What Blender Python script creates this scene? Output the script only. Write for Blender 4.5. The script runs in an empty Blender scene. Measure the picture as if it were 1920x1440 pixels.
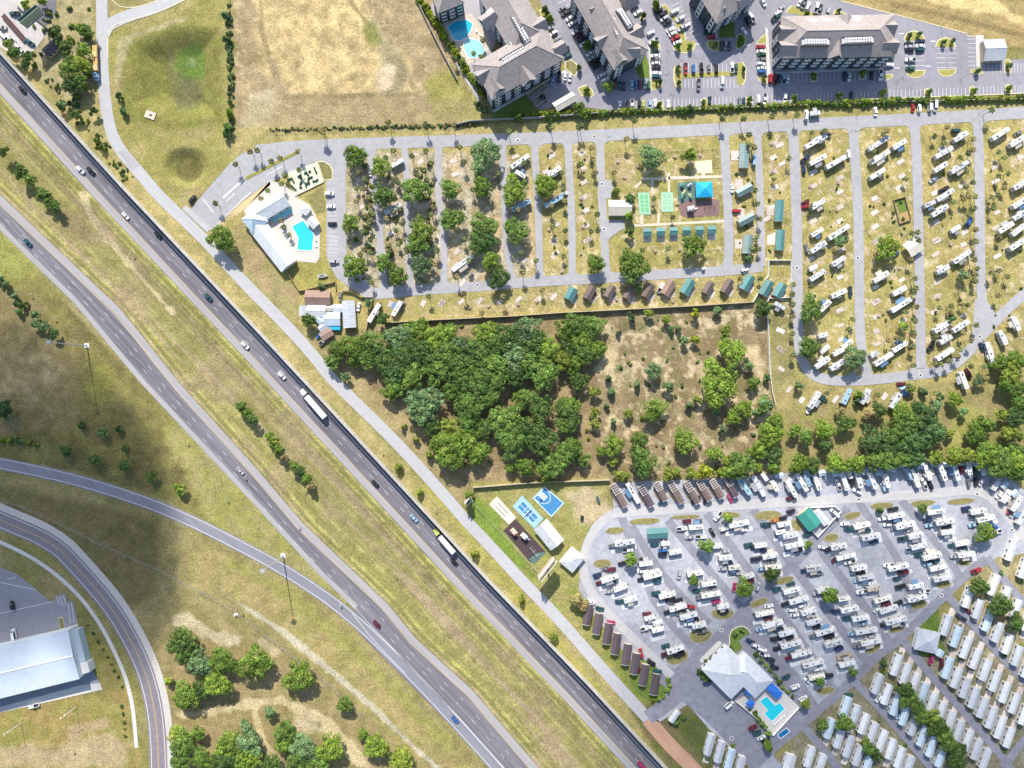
import bpy, bmesh, math, random
import numpy as np
from mathutils import Vector, Matrix
R = math.radians
random.seed(11); RNG = np.random.default_rng(5)
SC = bpy.context.scene
COL = SC.collection
# ---------------------------------------------------------------- camera, sky, sun, exposure
S = 0.28          # metres per photo pixel on the ground
H = 360.0         # camera height
cam = bpy.data.cameras.new('camera'); cam.sensor_width = 36; cam.lens = 18.0/(960*S/H)
cam.clip_start = 1; cam.clip_end = 30000
co = bpy.data.objects.new('camera', cam); co.location = (0, 0, H); COL.objects.link(co); SC.camera = co
ELEV = 40.0; AZ = -9.0
w = bpy.data.worlds.new('World'); SC.world = w; w.use_nodes = True
nt = w.node_tree; sk = nt.nodes.new('ShaderNodeTexSky'); sk.sky_type = 'NISHITA'; sk.sun_disc = False
sk.sun_elevation = R(ELEV); sk.sun_rotation = R(AZ)
bg = nt.nodes['Background']; nt.links.new(sk.outputs[0], bg.inputs[0]); bg.inputs[1].default_value = 0.15
sd = bpy.data.lights.new('sun', 'SUN'); sd.energy = 5.0; sd.angle = R(0.5); sd.color = (1.0, 0.95, 0.87)
so = bpy.data.objects.new('sun', sd); COL.objects.link(so); so.location = (-80, 300, 900)
SUND = Vector((math.sin(R(-AZ))*math.cos(R(ELEV)), -math.cos(R(AZ))*math.cos(R(ELEV)), -math.sin(R(ELEV))))
so.rotation_euler = SUND.to_track_quat('-Z', 'Y').to_euler()
SC.view_settings.view_transform = 'Standard'; SC.view_settings.look = 'None'
SC.view_settings.exposure = 0.42; SC.view_settings.gamma = 1.0; SC.view_settings.use_curve_mapping = False

def P(px, py, z=0.0):
    """photo pixel seen at height z -> world point"""
    k = S*(H-z)/H
    return Vector(((px-960)*k, (720-py)*k, z))
class T:
    """a zoom tile of the photograph: tile coordinates -> photo pixels"""
    def __init__(s, ox, oy, k): s.o = (ox, oy); s.k = k
    def __call__(s, x, y): return (s.o[0]+x/s.k, s.o[1]+y/s.k)
    def L(s, pts): return [s(*p) for p in pts]

# ---------------------------------------------------------------- materials
MATS = {}
def mat(name, col, rough=0.8, var=0.12, scale=0.6, metal=0.0, bump=0.0, rnd=0.0, stretch=None, big=0.0, spec=0.3, coat=0.0, col2=None, trans=0.0):
    if name in MATS: return MATS[name]
    m = bpy.data.materials.new(name); m.use_nodes = True; n = m.node_tree.nodes; l = m.node_tree.links
    b = n['Principled BSDF']; b.inputs['Roughness'].default_value = rough; b.inputs['Metallic'].default_value = metal
    b.inputs['Specular IOR Level'].default_value = spec
    if coat: b.inputs['Coat Weight'].default_value = coat
    geo = n.new('ShaderNodeNewGeometry'); src = geo.outputs['Position']
    if stretch:
        mp = n.new('ShaderNodeMapping'); mp.inputs['Rotation'].default_value = (0, 0, stretch[0])
        mp2 = n.new('ShaderNodeMapping'); mp2.inputs['Scale'].default_value = (stretch[1], stretch[2], 1)
        l.new(src, mp.inputs[0]); l.new(mp.outputs[0], mp2.inputs[0]); src = mp2.outputs[0]
    nz = n.new('ShaderNodeTexNoise'); nz.inputs['Scale'].default_value = scale; nz.inputs['Detail'].default_value = 5
    nz.inputs['Roughness'].default_value = 0.65
    l.new(src, nz.inputs['Vector'])
    c2 = col2 or col
    ramp = n.new('ShaderNodeMapRange'); ramp.inputs[1].default_value = 0.3; ramp.inputs[2].default_value = 0.7
    l.new(nz.outputs[0], ramp.inputs[0])
    mix = n.new('ShaderNodeMix'); mix.data_type = 'RGBA'
    mix.inputs[6].default_value = (*[c*(1-var) for c in col], 1); mix.inputs[7].default_value = (*[min(1, c*(1+var)) for c in c2], 1)
    l.new(ramp.outputs[0], mix.inputs[0]); out = mix.outputs[2]
    if big:
        n2 = n.new('ShaderNodeTexNoise'); n2.inputs['Scale'].default_value = 0.035; n2.inputs['Detail'].default_value = 3
        l.new(geo.outputs['Position'], n2.inputs['Vector'])
        mr = n.new('ShaderNodeMapRange'); mr.inputs[1].default_value = .3; mr.inputs[2].default_value = .7
        mr.inputs[3].default_value = 1-big; mr.inputs[4].default_value = 1+big
        l.new(n2.outputs[0], mr.inputs[0])
        vm = n.new('ShaderNodeVectorMath'); vm.operation = 'SCALE'; l.new(out, vm.inputs[0]); l.new(mr.outputs[0], vm.inputs['Scale']); out = vm.outputs[0]
    if rnd:
        oi = n.new('ShaderNodeObjectInfo'); mr = n.new('ShaderNodeMapRange'); mr.inputs[3].default_value = 1-rnd; mr.inputs[4].default_value = 1+rnd
        l.new(oi.outputs['Random'], mr.inputs[0])
        vm = n.new('ShaderNodeVectorMath'); vm.operation = 'SCALE'; l.new(out, vm.inputs[0]); l.new(mr.outputs[0], vm.inputs['Scale']); out = vm.outputs[0]
    l.new(out, b.inputs['Base Color'])
    if bump:
        bp = n.new('ShaderNodeBump'); bp.inputs['Strength'].default_value = bump; bp.inputs['Distance'].default_value = 0.1
        l.new(nz.outputs[0], bp.inputs['Height']); l.new(bp.outputs[0], b.inputs['Normal'])
    MATS[name] = m
    return m
def leafmat(name, col, rnd=0.25, sat2=(1, 1, 1)):
    """foliage: colour attribute per leaf x per-tree variation, a little light through"""
    if name in MATS: return MATS[name]
    m = bpy.data.materials.new(name); m.use_nodes = True; n = m.node_tree.nodes; l = m.node_tree.links
    b = n['Principled BSDF']; b.inputs['Roughness'].default_value = 0.65; b.inputs['Specular IOR Level'].default_value = 0.25
    at = n.new('ShaderNodeVertexColor'); at.layer_name = 'tint'
    oi = n.new('ShaderNodeObjectInfo')
    mx = n.new('ShaderNodeMix'); mx.data_type = 'RGBA'
    mx.inputs[6].default_value = (*[c*(1-rnd) for c in col], 1)
    mx.inputs[7].default_value = (*[c*(1+rnd)*s for c, s in zip(col, sat2)], 1)
    l.new(oi.outputs['Random'], mx.inputs[0])
    ml = n.new('ShaderNodeMix'); ml.data_type = 'RGBA'; ml.blend_type = 'MULTIPLY'; ml.inputs[0].default_value = 1
    l.new(mx.outputs[2], ml.inputs[6]); l.new(at.outputs[0], ml.inputs[7])
    l.new(ml.outputs[2], b.inputs['Base Color'])
    tr = n.new('ShaderNodeBsdfTranslucent'); l.new(ml.outputs[2], tr.inputs[0])
    ms = n.new('ShaderNodeMixShader'); ms.inputs[0].default_value = 0.22
    l.new(b.outputs[0], ms.inputs[1]); l.new(tr.outputs[0], ms.inputs[2]); l.new(ms.outputs[0], n['Material Output'].inputs[0])
    MATS[name] = m
    return m

# ---------------------------------------------------------------- mesh building
class MB:
    def __init__(s): s.v = []; s.f = []
    def poly(s, pts):
        i = len(s.v); s.v += [tuple(p) for p in pts]; s.f.append(tuple(range(i, i+len(pts)))); return s
    def box(s, cx, cy, z0, z1, lx, ly, rz=0.0, tx=1.0, ty=1.0):
        """box with optional taper of its top"""
        c, n = math.cos(rz), math.sin(rz); i = len(s.v)
        for z, ax, ay in ((z0, 1, 1), (z1, tx, ty)):
            for x, y in ((-1, -1), (1, -1), (1, 1), (-1, 1)):
                dx, dy = x*lx/2*ax, y*ly/2*ay
                s.v.append((cx+dx*c-dy*n, cy+dx*n+dy*c, z))
        s.f += [tuple(i+k for k in q) for q in ((3, 2, 1, 0), (4, 5, 6, 7), (0, 1, 5, 4), (1, 2, 6, 5), (2, 3, 7, 6), (3, 0, 4, 7))]
        return s
    def prism(s, pts, z0, z1, inset=None):
        """extruded outline (counter-clockwise); inset = top outline"""
        n = len(pts); i = len(s.v); top = inset or pts
        s.v += [(p[0], p[1], z0) for p in pts]+[(p[0], p[1], z1) for p in top]
        s.f.append(tuple(i+k for k in reversed(range(n)))); s.f.append(tuple(i+n+k for k in range(n)))
        s.f += [(i+k, i+(k+1) % n, i+n+(k+1) % n, i+n+k) for k in range(n)]
        return s
    def cyl(s, cx, cy, z0, z1, r0, r1=None, n=10, ax='z'):
        r1 = r0 if r1 is None else r1; i = len(s.v)
        for z, r in ((z0, r0), (z1, r1)):
            for k in range(n):
                a = 2*math.pi*k/n; u, v = r*math.cos(a), r*math.sin(a)
                s.v.append((cx+u, cy+v, z) if ax == 'z' else ((cx+u, z, cy+v) if ax == 'y' else (z, cx+u, cy+v)))
        s.f.append(tuple(i+k for k in reversed(range(n)))); s.f.append(tuple(i+n+k for k in range(n)))
        s.f += [(i+k, i+(k+1) % n, i+n+(k+1) % n, i+n+k) for k in range(n)]
        return s
    def tube(s, a, b, r, n=6, r1=None):
        a = Vector(a); b = Vector(b); d = (b-a).normalized(); u = d.orthogonal().normalized(); v = d.cross(u); i = len(s.v)
        for p, rr in ((a, r), (b, r1 or r)):
            for k in range(n):
                t = 2*math.pi*k/n; s.v.append(tuple(p+u*rr*math.cos(t)+v*rr*math.sin(t)))
        s.f.append(tuple(i+k for k in reversed(range(n)))); s.f.append(tuple(i+n+k for k in range(n)))
        s.f += [(i+k, i+(k+1) % n, i+n+(k+1) % n, i+n+k) for k in range(n)]
        return s
    def mesh(s, name, m=None):
        me = bpy.data.meshes.new(name); me.from_pydata(s.v, [], s.f); me.validate(); me.update()
        if m: me.materials.append(m)
        return me
    def build(s, name, m, parent=None, loc=(0, 0, 0)):
        return link(name, s.mesh(name, m), parent, loc)
def link(name, me, parent=None, loc=(0, 0, 0), rz=0.0):
    o = bpy.data.objects.new(name, me); COL.objects.link(o); o.location = loc; o.rotation_euler = (0, 0, rz)
    if parent: o.parent = parent
    return o
def tag(o, label=None, cat=None, group=None, kind=None):
    if label: o['label'] = label
    if cat: o['category'] = cat
    if group: o['group'] = group
    if kind: o['kind'] = kind
    return o
def empty(name, loc, rz=0.0, scale=1.0):
    o = bpy.data.objects.new(name, None); COL.objects.link(o); o.empty_display_size = 0.5
    o.location = loc; o.rotation_euler = (0, 0, rz); o.scale = (scale,)*3 if isinstance(scale, (int, float)) else scale
    return o
def inst(proto, name, loc, rz=0.0, scale=1.0):
    """a thing from a list of parts [(part name, mesh, location, [sub-parts])]; mesh data is shared"""
    root = empty(name, loc, rz, scale)
    for p in proto:
        c = link(p[0], p[1], root, p[2] if len(p) > 2 else (0, 0, 0))
        for q in (p[3] if len(p) > 3 else ()):
            link(q[0], q[1], c, q[2] if len(q) > 2 else (0, 0, 0))
    return root

# ---------------------------------------------------------------- labels: what, and where from the nearest landmark
LM = []           # (phrase, px, py)
PEND = []         # (object, description, px, py, category, group)
def want(o, desc, px, py, cat, group): PEND.append((o, desc, px, py, cat, group)); return o
ORD = ['nearest', 'second', 'third', 'fourth', 'fifth', 'sixth', 'seventh', 'eighth', 'ninth', 'tenth', 'eleventh', 'twelfth']+['%dth' % k for k in range(13, 90)]
SIDE = ['right', 'upper right', 'top', 'upper left', 'left', 'lower left', 'bottom', 'lower right']
def write_labels():
    d = {}
    for o, desc, px, py, cat, group in PEND:
        ph, lx, ly = min(LM, key=lambda q: (q[1]-px)**2+(q[2]-py)**2)
        a = math.degrees(math.atan2(ly-py, px-lx)) % 360
        d.setdefault((desc, ph, SIDE[int((a+22.5)//45) % 8]), []).append((math.hypot(px-lx, py-ly), o, cat, group))
    for (desc, ph, side), lst in d.items():
        lst.sort(key=lambda q: q[0])
        for k, (_, o, cat, group) in enumerate(lst):
            wh = {'top': 'above', 'bottom': 'below', 'left': 'left of', 'right': 'right of'}.get(side, '%s of' % side.replace(' ', '-'))
            lab = '%s %s %s' % (desc, wh, ph) if len(lst) == 1 else '%s, %s %s %s' % (desc, ORD[k] if k == 0 else ORD[k]+' out', wh, ph)
            tag(o, lab, cat, group)

# ================================================================ GROUND: one sheet, its own colours of grass, sand and mud
def vnoise(X, Y, cell, seed):
    r = np.random.default_rng(seed); n = 512
    g = r.random((n, n)); x = X/cell+200.3; y = Y/cell+200.7
    xi = np.floor(x).astype(int); yi = np.floor(y).astype(int); fx = x-xi; fy = y-yi
    fx = fx*fx*(3-2*fx); fy = fy*fy*(3-2*fy)
    a = g[yi % n, xi % n]; b = g[yi % n, (xi+1) % n]; c = g[(yi+1) % n, xi % n]; d = g[(yi+1) % n, (xi+1) % n]
    return (a*(1-fx)+b*fx)*(1-fy)+(c*(1-fx)+d*fx)*fy
def fbm(X, Y, cell, seed, o=4):
    s = 0; a = 0.5; t = 0
    for k in range(o): s = s+a*vnoise(X, Y, cell/2**k, seed+k); t += a; a *= 0.55
    return s/t
def sdist(X, Y, poly):
    """distance to outline, positive inside"""
    d = np.full(X.shape, 1e9); ins = np.zeros(X.shape, bool); n = len(poly)
    for i in range(n):
        ax, ay = poly[i]; bx, by = poly[(i+1) % n]; ex, ey = bx-ax, by-ay
        t = np.clip(((X-ax)*ex+(Y-ay)*ey)/(ex*ex+ey*ey+1e-9), 0, 1)
        d = np.minimum(d, np.hypot(X-ax-t*ex, Y-ay-t*ey))
        c = (ay > Y) != (by > Y)
        ins ^= c & (X < (bx-ax)*(Y-ay)/(by-ay+1e-12)+ax)
    return np.where(ins, d, -d)
def ell(cx, cy, rx, ry, rot=0, n=16, wob=0.0, seed=0):
    r = random.Random(seed+int(cx*7+cy)); c, s = math.cos(R(rot)), math.sin(R(rot)); o = []
    for k in range(n):
        a = 2*math.pi*k/n; q = 1+wob*(r.random()-.5)*2
        x, y = rx*q*math.cos(a), ry*q*math.sin(a); o.append((cx+x*c+y*s, cy-x*s+y*c))
    return o
def offset_line(pts, dx, dy=0): return [(x+dx, y+dy) for x, y in pts]
# main lines of the place, in photo pixels
WALL = [(-500, -460), (-60, 26), (0, 92), (240, 357), (480, 612), (610, 752), (825, 985), (915, 1083), (1102, 1277), (1252, 1440), (1330, 1525), (1800, 2035)]
B_R = [(-500, -110), (-60, 308), (0, 365), (225, 578), (340, 722), (480, 877), (567, 980), (725, 1130), (780, 1197), (887, 1295), (1010, 1440), (1080, 1520), (1550, 2040)]
B_L = [(-500, -46), (-60, 372), (0, 432), (140, 570), (265, 720), (480, 950), (507, 980), (600, 1080), (665, 1142)]
RAMP_L = [(665, 1178), (690, 1205), (780, 1295), (825, 1340), (920, 1440), (990, 1520), (1470, 2040)]
A_L = offset_line(WALL, -77)
step = 3.0
gx = np.arange(-75, 1996, step); gy = np.arange(-75, 1516, step)
ext = np.array([12000, 5000, 2000, 900, 400, 150, 50.])
gx = np.concatenate([gx[0]-ext, gx, gx[-1]+ext[::-1]]); gy = np.concatenate([gy[0]-ext, gy, gy[-1]+ext[::-1]])
GX, GY = np.meshgrid(gx, gy)
n1 = fbm(GX, GY, 60, 1); n2 = fbm(GX, GY, 18, 20, 3); n3 = fbm(GX, GY, 150, 40, 3)
u = (GX*0.69+GY*0.724); v = (GX*0.724-GY*0.69)      # along / across the highway
st = fbm(u*0.12, v, 9, 60, 3)                        # mowing streaks
C = np.zeros(GX.shape+(3,))
def c3(c): return np.array(c)[None, None, :]
OLIVE = (0.25, 0.225, 0.075); TAN = (0.40, 0.31, 0.155); DRY = (0.33, 0.265, 0.12); GREEN = (0.15, 0.19, 0.04); BROWN = (0.20, 0.135, 0.07)
SAND = (0.62, 0.48, 0.29); DKOL = (0.165, 0.14, 0.055); MUD = (0.17, 0.13, 0.08); PALE = (0.52, 0.42, 0.28); LGREEN = (0.30, 0.30, 0.055)
f = np.clip((n1-.35)*3.2, 0, 1)[..., None]
C[:] = c3(OLIVE)*(1-f)+c3(DRY)*f
def paint(poly, col, soft=6.0, amp=14.0, k=1.0, col2=None, cell=None, thr=None, nz=None):
    """blend a ground cover in over an outline with a ragged edge; with col2 patches of a second one; thr: only in noise patches"""
    xs = [p[0] for p in poly]; ys = [p[1] for p in poly]; m = soft+amp+4
    jx = np.where((gx > min(xs)-m) & (gx < max(xs)+m))[0]; jy = np.where((gy > min(ys)-m) & (gy < max(ys)+m))[0]
    if len(jx) == 0 or len(jy) == 0: return
    sl = (slice(jy[0], jy[-1]+1), slice(jx[0], jx[-1]+1)); X = GX[sl]; Y = GY[sl]
    d = sdist(X, Y, poly)+(n2[sl]-.5)*2*amp
    a = np.clip(d/(2*soft)+.5, 0, 1); a = a*a*(3-2*a)*k
    if thr is not None:
        q = (nz if nz is not None else fbm(X, Y, cell or 20, int(abs(xs[0]*3+ys[0])) % 900, 4)) if not isinstance(nz, np.ndarray) else nz[sl]
        a = a*np.clip((q-thr)*9, 0, 1)
    c = c3(col)
    if col2 is not None:
        q = fbm(X, Y, cell or 25, int(abs(xs[0]+ys[0]*3)) % 900, 4); q = np.clip((q-.38)*4, 0, 1)[..., None]; c = c3(col)*(1-q)+c3(col2)*q
    C[sl] = C[sl]*(1-a[..., None])+c*a[..., None]
# median between the carriageways, with mowing streaks
med = A_L[:-1]+list(reversed(B_R))
paint(med, (0.275, 0.235, 0.09), 3, 3, 1)
st2 = fbm(u*0.05, v, 16, 77, 4)
paint(med, (0.38, 0.28, 0.18), 4, 6, .85, thr=.52, nz=st2)
paint(med, (0.35, 0.31, 0.10), 4, 6, .5, thr=.58, nz=fbm(u*0.04, v, 9, 95, 3))
paint(med, (0.25, 0.235, 0.07), 4, 6, .6, thr=.56, nz=fbm(u*0.03, v, 22, 195, 3))
for off, cc in ((-136, (.36, .31, .11)), (-124, (.33, .25, .13)), (-112, (.40, .28, .16)), (-100, (0.40, .36, .11)), (-93, (.22, .21, .06)), (-83, (.44, .40, .13))):
    pl = offset_line(WALL, off); paint(pl+list(reversed(offset_line(WALL, off+5))), cc, 1.2, 2.2, .9)
for off, cc in ((4, (.46, .37, .19)), (11, (.22, .21, .06)), (20, (.44, .38, .12)), (36, (.22, .21, .06)), (52, (.36, .32, .11))):
    pl = offset_line(B_R, off); paint(pl+list(reversed(offset_line(B_R, off+5))), cc, 1.2, 2.6, .8)
paint([(148, 360), (162, 360), (185, 420), (250, 500), (330, 590), (320, 590), (230, 490), (165, 415)], SAND, 2, 5, .7)
paint(ell(138, 425, 45, 22, -40), (.26, .19, .10), 10, 14, .8)
# left of the lower carriageway
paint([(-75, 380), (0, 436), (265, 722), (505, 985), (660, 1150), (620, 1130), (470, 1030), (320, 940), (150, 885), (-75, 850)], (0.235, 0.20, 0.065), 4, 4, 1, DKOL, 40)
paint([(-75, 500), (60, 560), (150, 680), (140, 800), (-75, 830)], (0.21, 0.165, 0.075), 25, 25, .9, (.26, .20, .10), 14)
paint(ell(40, 705, 75, 40, 10), (.38, .29, .16), 16, 22, .8, (.27, .21, .11), 10)
paint(ell(190, 720, 24, 36, 0), (.33, .31, .06), 12, 14, .5)
paint(ell(20, 480, 60, 50, 0), (.36, .36, .09), 18, 22, .6)
paint([(300, 800), (360, 770), (500, 960), (640, 1120), (560, 1090), (400, 990)], (.37, .35, .09), 12, 14, .6, (.42, .35, .15), 22)
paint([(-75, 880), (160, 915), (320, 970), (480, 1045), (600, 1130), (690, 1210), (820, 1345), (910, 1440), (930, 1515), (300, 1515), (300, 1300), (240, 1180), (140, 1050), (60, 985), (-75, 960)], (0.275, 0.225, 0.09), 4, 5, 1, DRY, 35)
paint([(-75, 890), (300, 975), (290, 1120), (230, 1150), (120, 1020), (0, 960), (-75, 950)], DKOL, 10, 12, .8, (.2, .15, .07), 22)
paint([(310, 1000), (480, 1060), (640, 1180), (820, 1370), (900, 1450), (800, 1440), (600, 1250), (430, 1120), (330, 1090)], (.42, .31, .14), 16, 22, .7, (.34, .29, .10), 16)
paint([(430, 1040), (560, 1110), (690, 1225), (860, 1400), (840, 1410), (660, 1230), (540, 1130), (420, 1060)], (.29, .28, .07), 4, 8, .6)
paint([(440, 1128), (470, 1140), (540, 1185), (620, 1250), (700, 1320), (780, 1400), (830, 1440), (812, 1440), (690, 1325), (600, 1250), (530, 1192)], (.55, .50, .42), 2, 4, .7)
paint([(300, 1180), (470, 1180), (640, 1300), (780, 1440), (760, 1515), (300, 1515)], (.36, .26, .14), 14, 20, .75, (.28, .22, .09), 18)
paint([(320, 1155), (355, 1150), (400, 1180), (450, 1195), (450, 1208), (410, 1212), (360, 1185), (325, 1170)], PALE, 3, 8, .95)
paint([(475, 1192), (500, 1198), (530, 1225), (510, 1228), (480, 1210)], PALE, 4, 8, .7)
paint([(335, 1340), (470, 1310), (530, 1308), (620, 1345), (700, 1440), (670, 1440), (600, 1360), (520, 1322), (440, 1335), (340, 1348)], SAND, 3, 6, .75)
paint([(470, 1325), (478, 1325), (500, 1390), (540, 1440), (510, 1440), (485, 1390)], SAND, 3, 4, .7)
paint(ell(575, 1360, 26, 20, -30), PALE, 4, 10, .8)
# lot round the warehouse
paint([(-75, 1075), (60, 1090), (130, 1160), (200, 1210), (255, 1300), (262, 1440), (262, 1515), (-75, 1515)], (.33, .235, .085), 6, 8, 1, (.28, .25, .07), 30)
paint([(-75, 1395), (100, 1400), (200, 1375), (240, 1395), (240, 1440), (-75, 1440)], (.46, .34, .21), 8, 12, .8)
paint([(120, 1365), (200, 1345), (205, 1362), (130, 1385)], (.4, .28, .17), 4, 7, .8)
# strip between wall and frontage road, and left of the frontage road
paint([(-75, 20), (0, 96), (240, 361), (480, 616), (825, 989), (1102, 1281), (1330, 1529), (1380, 1515), (1215, 1355), (937, 1055), (622, 722), (297, 375), (195, 240), (182, 0), (150, -75), (-75, -75)], (.42, .335, .15), 3, 4, 1, (.33, .28, .11), 24)
paint([(-75, -75), (170, -75), (180, 150), (120, 190), (60, 130), (0, 90)], (.42, .34, .20), 6, 10, .9, (.3, .25, .12), 12)
paint([(700, 790), (880, 980), (1000, 1130), (1100, 1260), (1230, 1410), (1215, 1415), (1060, 1240), (900, 1050)], (.36, .32, .08), 6, 8, .7)
# ground right of the frontage road
paint([(205, 20), (430, -20), (440, 250), (900, 235), (900, 252), (480, 272), (400, 340), (350, 395), (300, 360), (215, 260), (200, 150)], (.315, .275, .085), 3, 5, 1, (.38, .30, .13), 30)
paint([(235, 70), (360, 40), (420, 60), (420, 230), (330, 250), (240, 225), (222, 150)], (.24, .215, .06), 12, 10, .95, (.20, .20, .045), 22)
paint([(305, 90), (330, 75), (376, 75), (376, 195), (330, 205), (305, 150)], (.19, .18, .075), 6, 4, .9, (.23, .22, .06), 10)
paint(ell(350, 112, 27, 38), (.125, .20, .035), 8, 14, .9)
paint(ell(350, 108, 9, 9), (.2, .24, .1), 3, 3, .8)
paint(ell(345, 168, 28, 30), (.15, .14, .065), 9, 7, .9)
paint(ell(350, 313, 26, 25), (.085, .06, .035), 2.5, 4, 1)
paint(ell(345, 310, 48, 40), (.24, .225, .06), 12, 10, .5)
paint([(222, 70), (330, 38), (350, 30), (350, 36), (250, 70), (230, 120), (222, 180), (216, 150)], (.44, .37, .22), 3, 5, .7)
# bare field
fld = [(438, -75), (790, -75), (905, 200), (880, 230), (440, 245)]
paint(fld, (.35, .255, .145), 3, 4, 1, (.41, .30, .175), 20)
paint([(485, -75), (680, -75), (700, 40), (770, 120), (765, 165), (600, 175), (525, 185), (490, 120), (480, 40)], (.66, .48, .235), 12, 18, 1, (.47, .34, .17), 14)
paint(fld, (.29, .22, .11), 5, 5, .6, thr=.58, cell=34); paint(fld, (.62, .47, .27), 5, 5, .5, thr=.6, cell=9)
for q_ in ([(660, 0), (760, 130), (780, 165), (774, 168), (750, 130), (650, 0)], [(500, 178), (640, 176), (770, 174), (770, 180), (640, 184), (500, 190)], [(488, -40), (496, 60), (520, 150), (512, 150), (486, 60)]): paint(q_, (.27, .20, .10), 2, 4, .75)
paint([(470, 175), (515, 165), (525, 185), (500, 230), (465, 250), (450, 240)], PALE, 5, 7, .9)
paint([(700, 30), (740, 80), (770, 150), (745, 170), (710, 100), (680, 60)], (.36, .30, .18), 8, 10, .8)
paint(ell(735, 140, 26, 38, -20), (.28, .22, .14), 8, 9, .8); paint(ell(722, 143, 16, 26, -20), (.6, .47, .32), 6, 8, .9)
paint(ell(695, 65, 16, 22, 20), (.22, .22, .05), 6, 8, .8)
paint([(500, 110), (515, 110), (548, 180), (520, 190)], (.40, .30, .18), 5, 6, .8)
paint([(800, 150), (850, 120), (905, 205), (880, 230), (810, 230)], (.30, .28, .06), 10, 10, .75)
paint([(440, 190), (900, 190), (880, 232), (440, 245)], (.36, .28, .15), 10, 10, .5)
for x in (710, 752): paint([(x-6, 178), (x+5, 178), (x+10, 220), (x-2, 220)], (.30, .23, .12), 3, 3, .7)
# apartment site grass and the verge along its wall
paint([(440, 238), (900, 236), (1200, 215), (1600, 195), (1960, 180), (1960, 214), (1600, 226), (1240, 242), (900, 258), (560, 268), (440, 275)], (.43, .34, .15), 2, 3, 1, (.34, .29, .10), 16)
paint([(1560, -75), (1996, -75), (1996, 100), (1880, 85), (1828, 66), (1717, 36), (1577, 2)], (.42, .29, .13), 3, 4, 1, (.36, .27, .12), 20)
paint([(1660, -40), (1760, 10), (1880, 30), (1940, 60), (1940, 45), (1860, 0), (1750, -40)], (.72, .52, .25), 5, 6, .9)
paint([(1670, 2), (1800, 30), (1930, 66), (1930, 74), (1800, 40), (1670, 12)], (.24, .17, .08), 2, 4, .8)
# upper park
parkN = [(400, 345), (480, 300), (700, 270), (1020, 264), (1450, 240), (1960, 214), (1960, 640), (1850, 700), (1700, 745), (1445, 760), (1436, 570), (1130, 588), (700, 620), (560, 610), (380, 460)]
paint(parkN, (.42, .325, .125), 3, 3, 1, (.37, .315, .11), 26)
paint([(650, 285), (830, 285), (990, 300), (1000, 500), (960, 540), (720, 550), (650, 540)], (.50, .42, .33), 8, 10, .8, (.40, .33, .24), 9)
for x0, y0, y1 in ((850, 290, 520), (905, 330, 530), (930, 350, 540), (995, 330, 520)):
    paint([(x0-6, y0), (x0+6, y0), (x0+10, y1), (x0-4, y1)], (.55, .38, .22), 3, 5, .8)
paint([(1140, 262), (1350, 252), (1358, 490), (1145, 500)], (.39, .315, .12), 3, 4, .9, (.33, .29, .085), 22)
paint([(1150, 292), (1190, 290), (1190, 345), (1150, 345)], (.48, .36, .20), 4, 5, .7)
paint([(700, 560), (1130, 535), (1410, 520), (1410, 562), (1130, 578), (800, 596), (700, 604)], (.42, .32, .15), 3, 4, .9, (.36, .31, .11), 14)
paint([(430, 430), (470, 400), (560, 520), (560, 600), (500, 560), (400, 470)], (.38, .27, .15), 4, 6, .9, (.33, .28, .12), 18)
paint([(505, 500), (600, 490), (630, 470), (630, 530), (560, 545)], (.32, .28, .08), 3, 3, .9)
paint([(400, 380), (450, 350), (500, 345), (460, 390), (410, 430)], (.58, .42, .24), 3, 4, .8)
paint([(1443, 575), (1490, 570), (1490, 700), (1530, 725), (1700, 722), (1820, 715), (1870, 660), (1940, 600), (1960, 760), (1700, 790), (1452, 790)], (.31, .25, .10), 5, 6, .9, (.36, .29, .12), 14)
paint([(1443, 575), (1485, 570), (1485, 700), (1450, 740)], (.27, .235, .095), 3, 3, .9)
# wood floor and scrub
paint([(600, 660), (700, 610), (800, 602), (1130, 586), (1130, 900), (890, 905), (860, 930), (740, 800)], (.37, .265, .15), 5, 6, 1, (.27, .195, .10), 14)
paint([(660, 690), (760, 780), (880, 930), (860, 950), (750, 830), (640, 720)], (.40, .30, .15), 6, 8, .8)
paint([(1130, 584), (1437, 568), (1445, 740), (1460, 880), (1130, 905), (1105, 700)], (.245, .175, .095), 4, 4, 1, (.295, .215, .125), 24)
paint([(1110, 590), (1437, 572), (1455, 880), (1120, 900)], (.62, .48, .31), 5, 8, .85, thr=.58, cell=20)
paint([(1110, 590), (1437, 572), (1455, 880), (1120, 900)], (.20, .19, .07), 5, 8, .6, thr=.57, cell=15)
paint([(1110, 590), (1437, 572), (1455, 880), (1120, 900)], (.58, .45, .29), 5, 8, .7, thr=.62, cell=9)
for p in (([(1135, 650), (1165, 640), (1150, 690), (1120, 700)]), ([(1310, 680), (1322, 680), (1330, 740), (1312, 735)]), ([(1400, 650), (1420, 650), (1440, 720), (1415, 700)])):
    paint(p, (.6, .45, .28), 6, 8, .85)
paint([(1455, 770), (1960, 740), (1960, 900), (1455, 900)], (.31, .235, .115), 6, 8, .9, (.27, .245, .075), 18)
paint([(1780, 750), (1850, 770), (1830, 840), (1780, 840)], (.33, .31, .09), 8, 8, .9)
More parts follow.
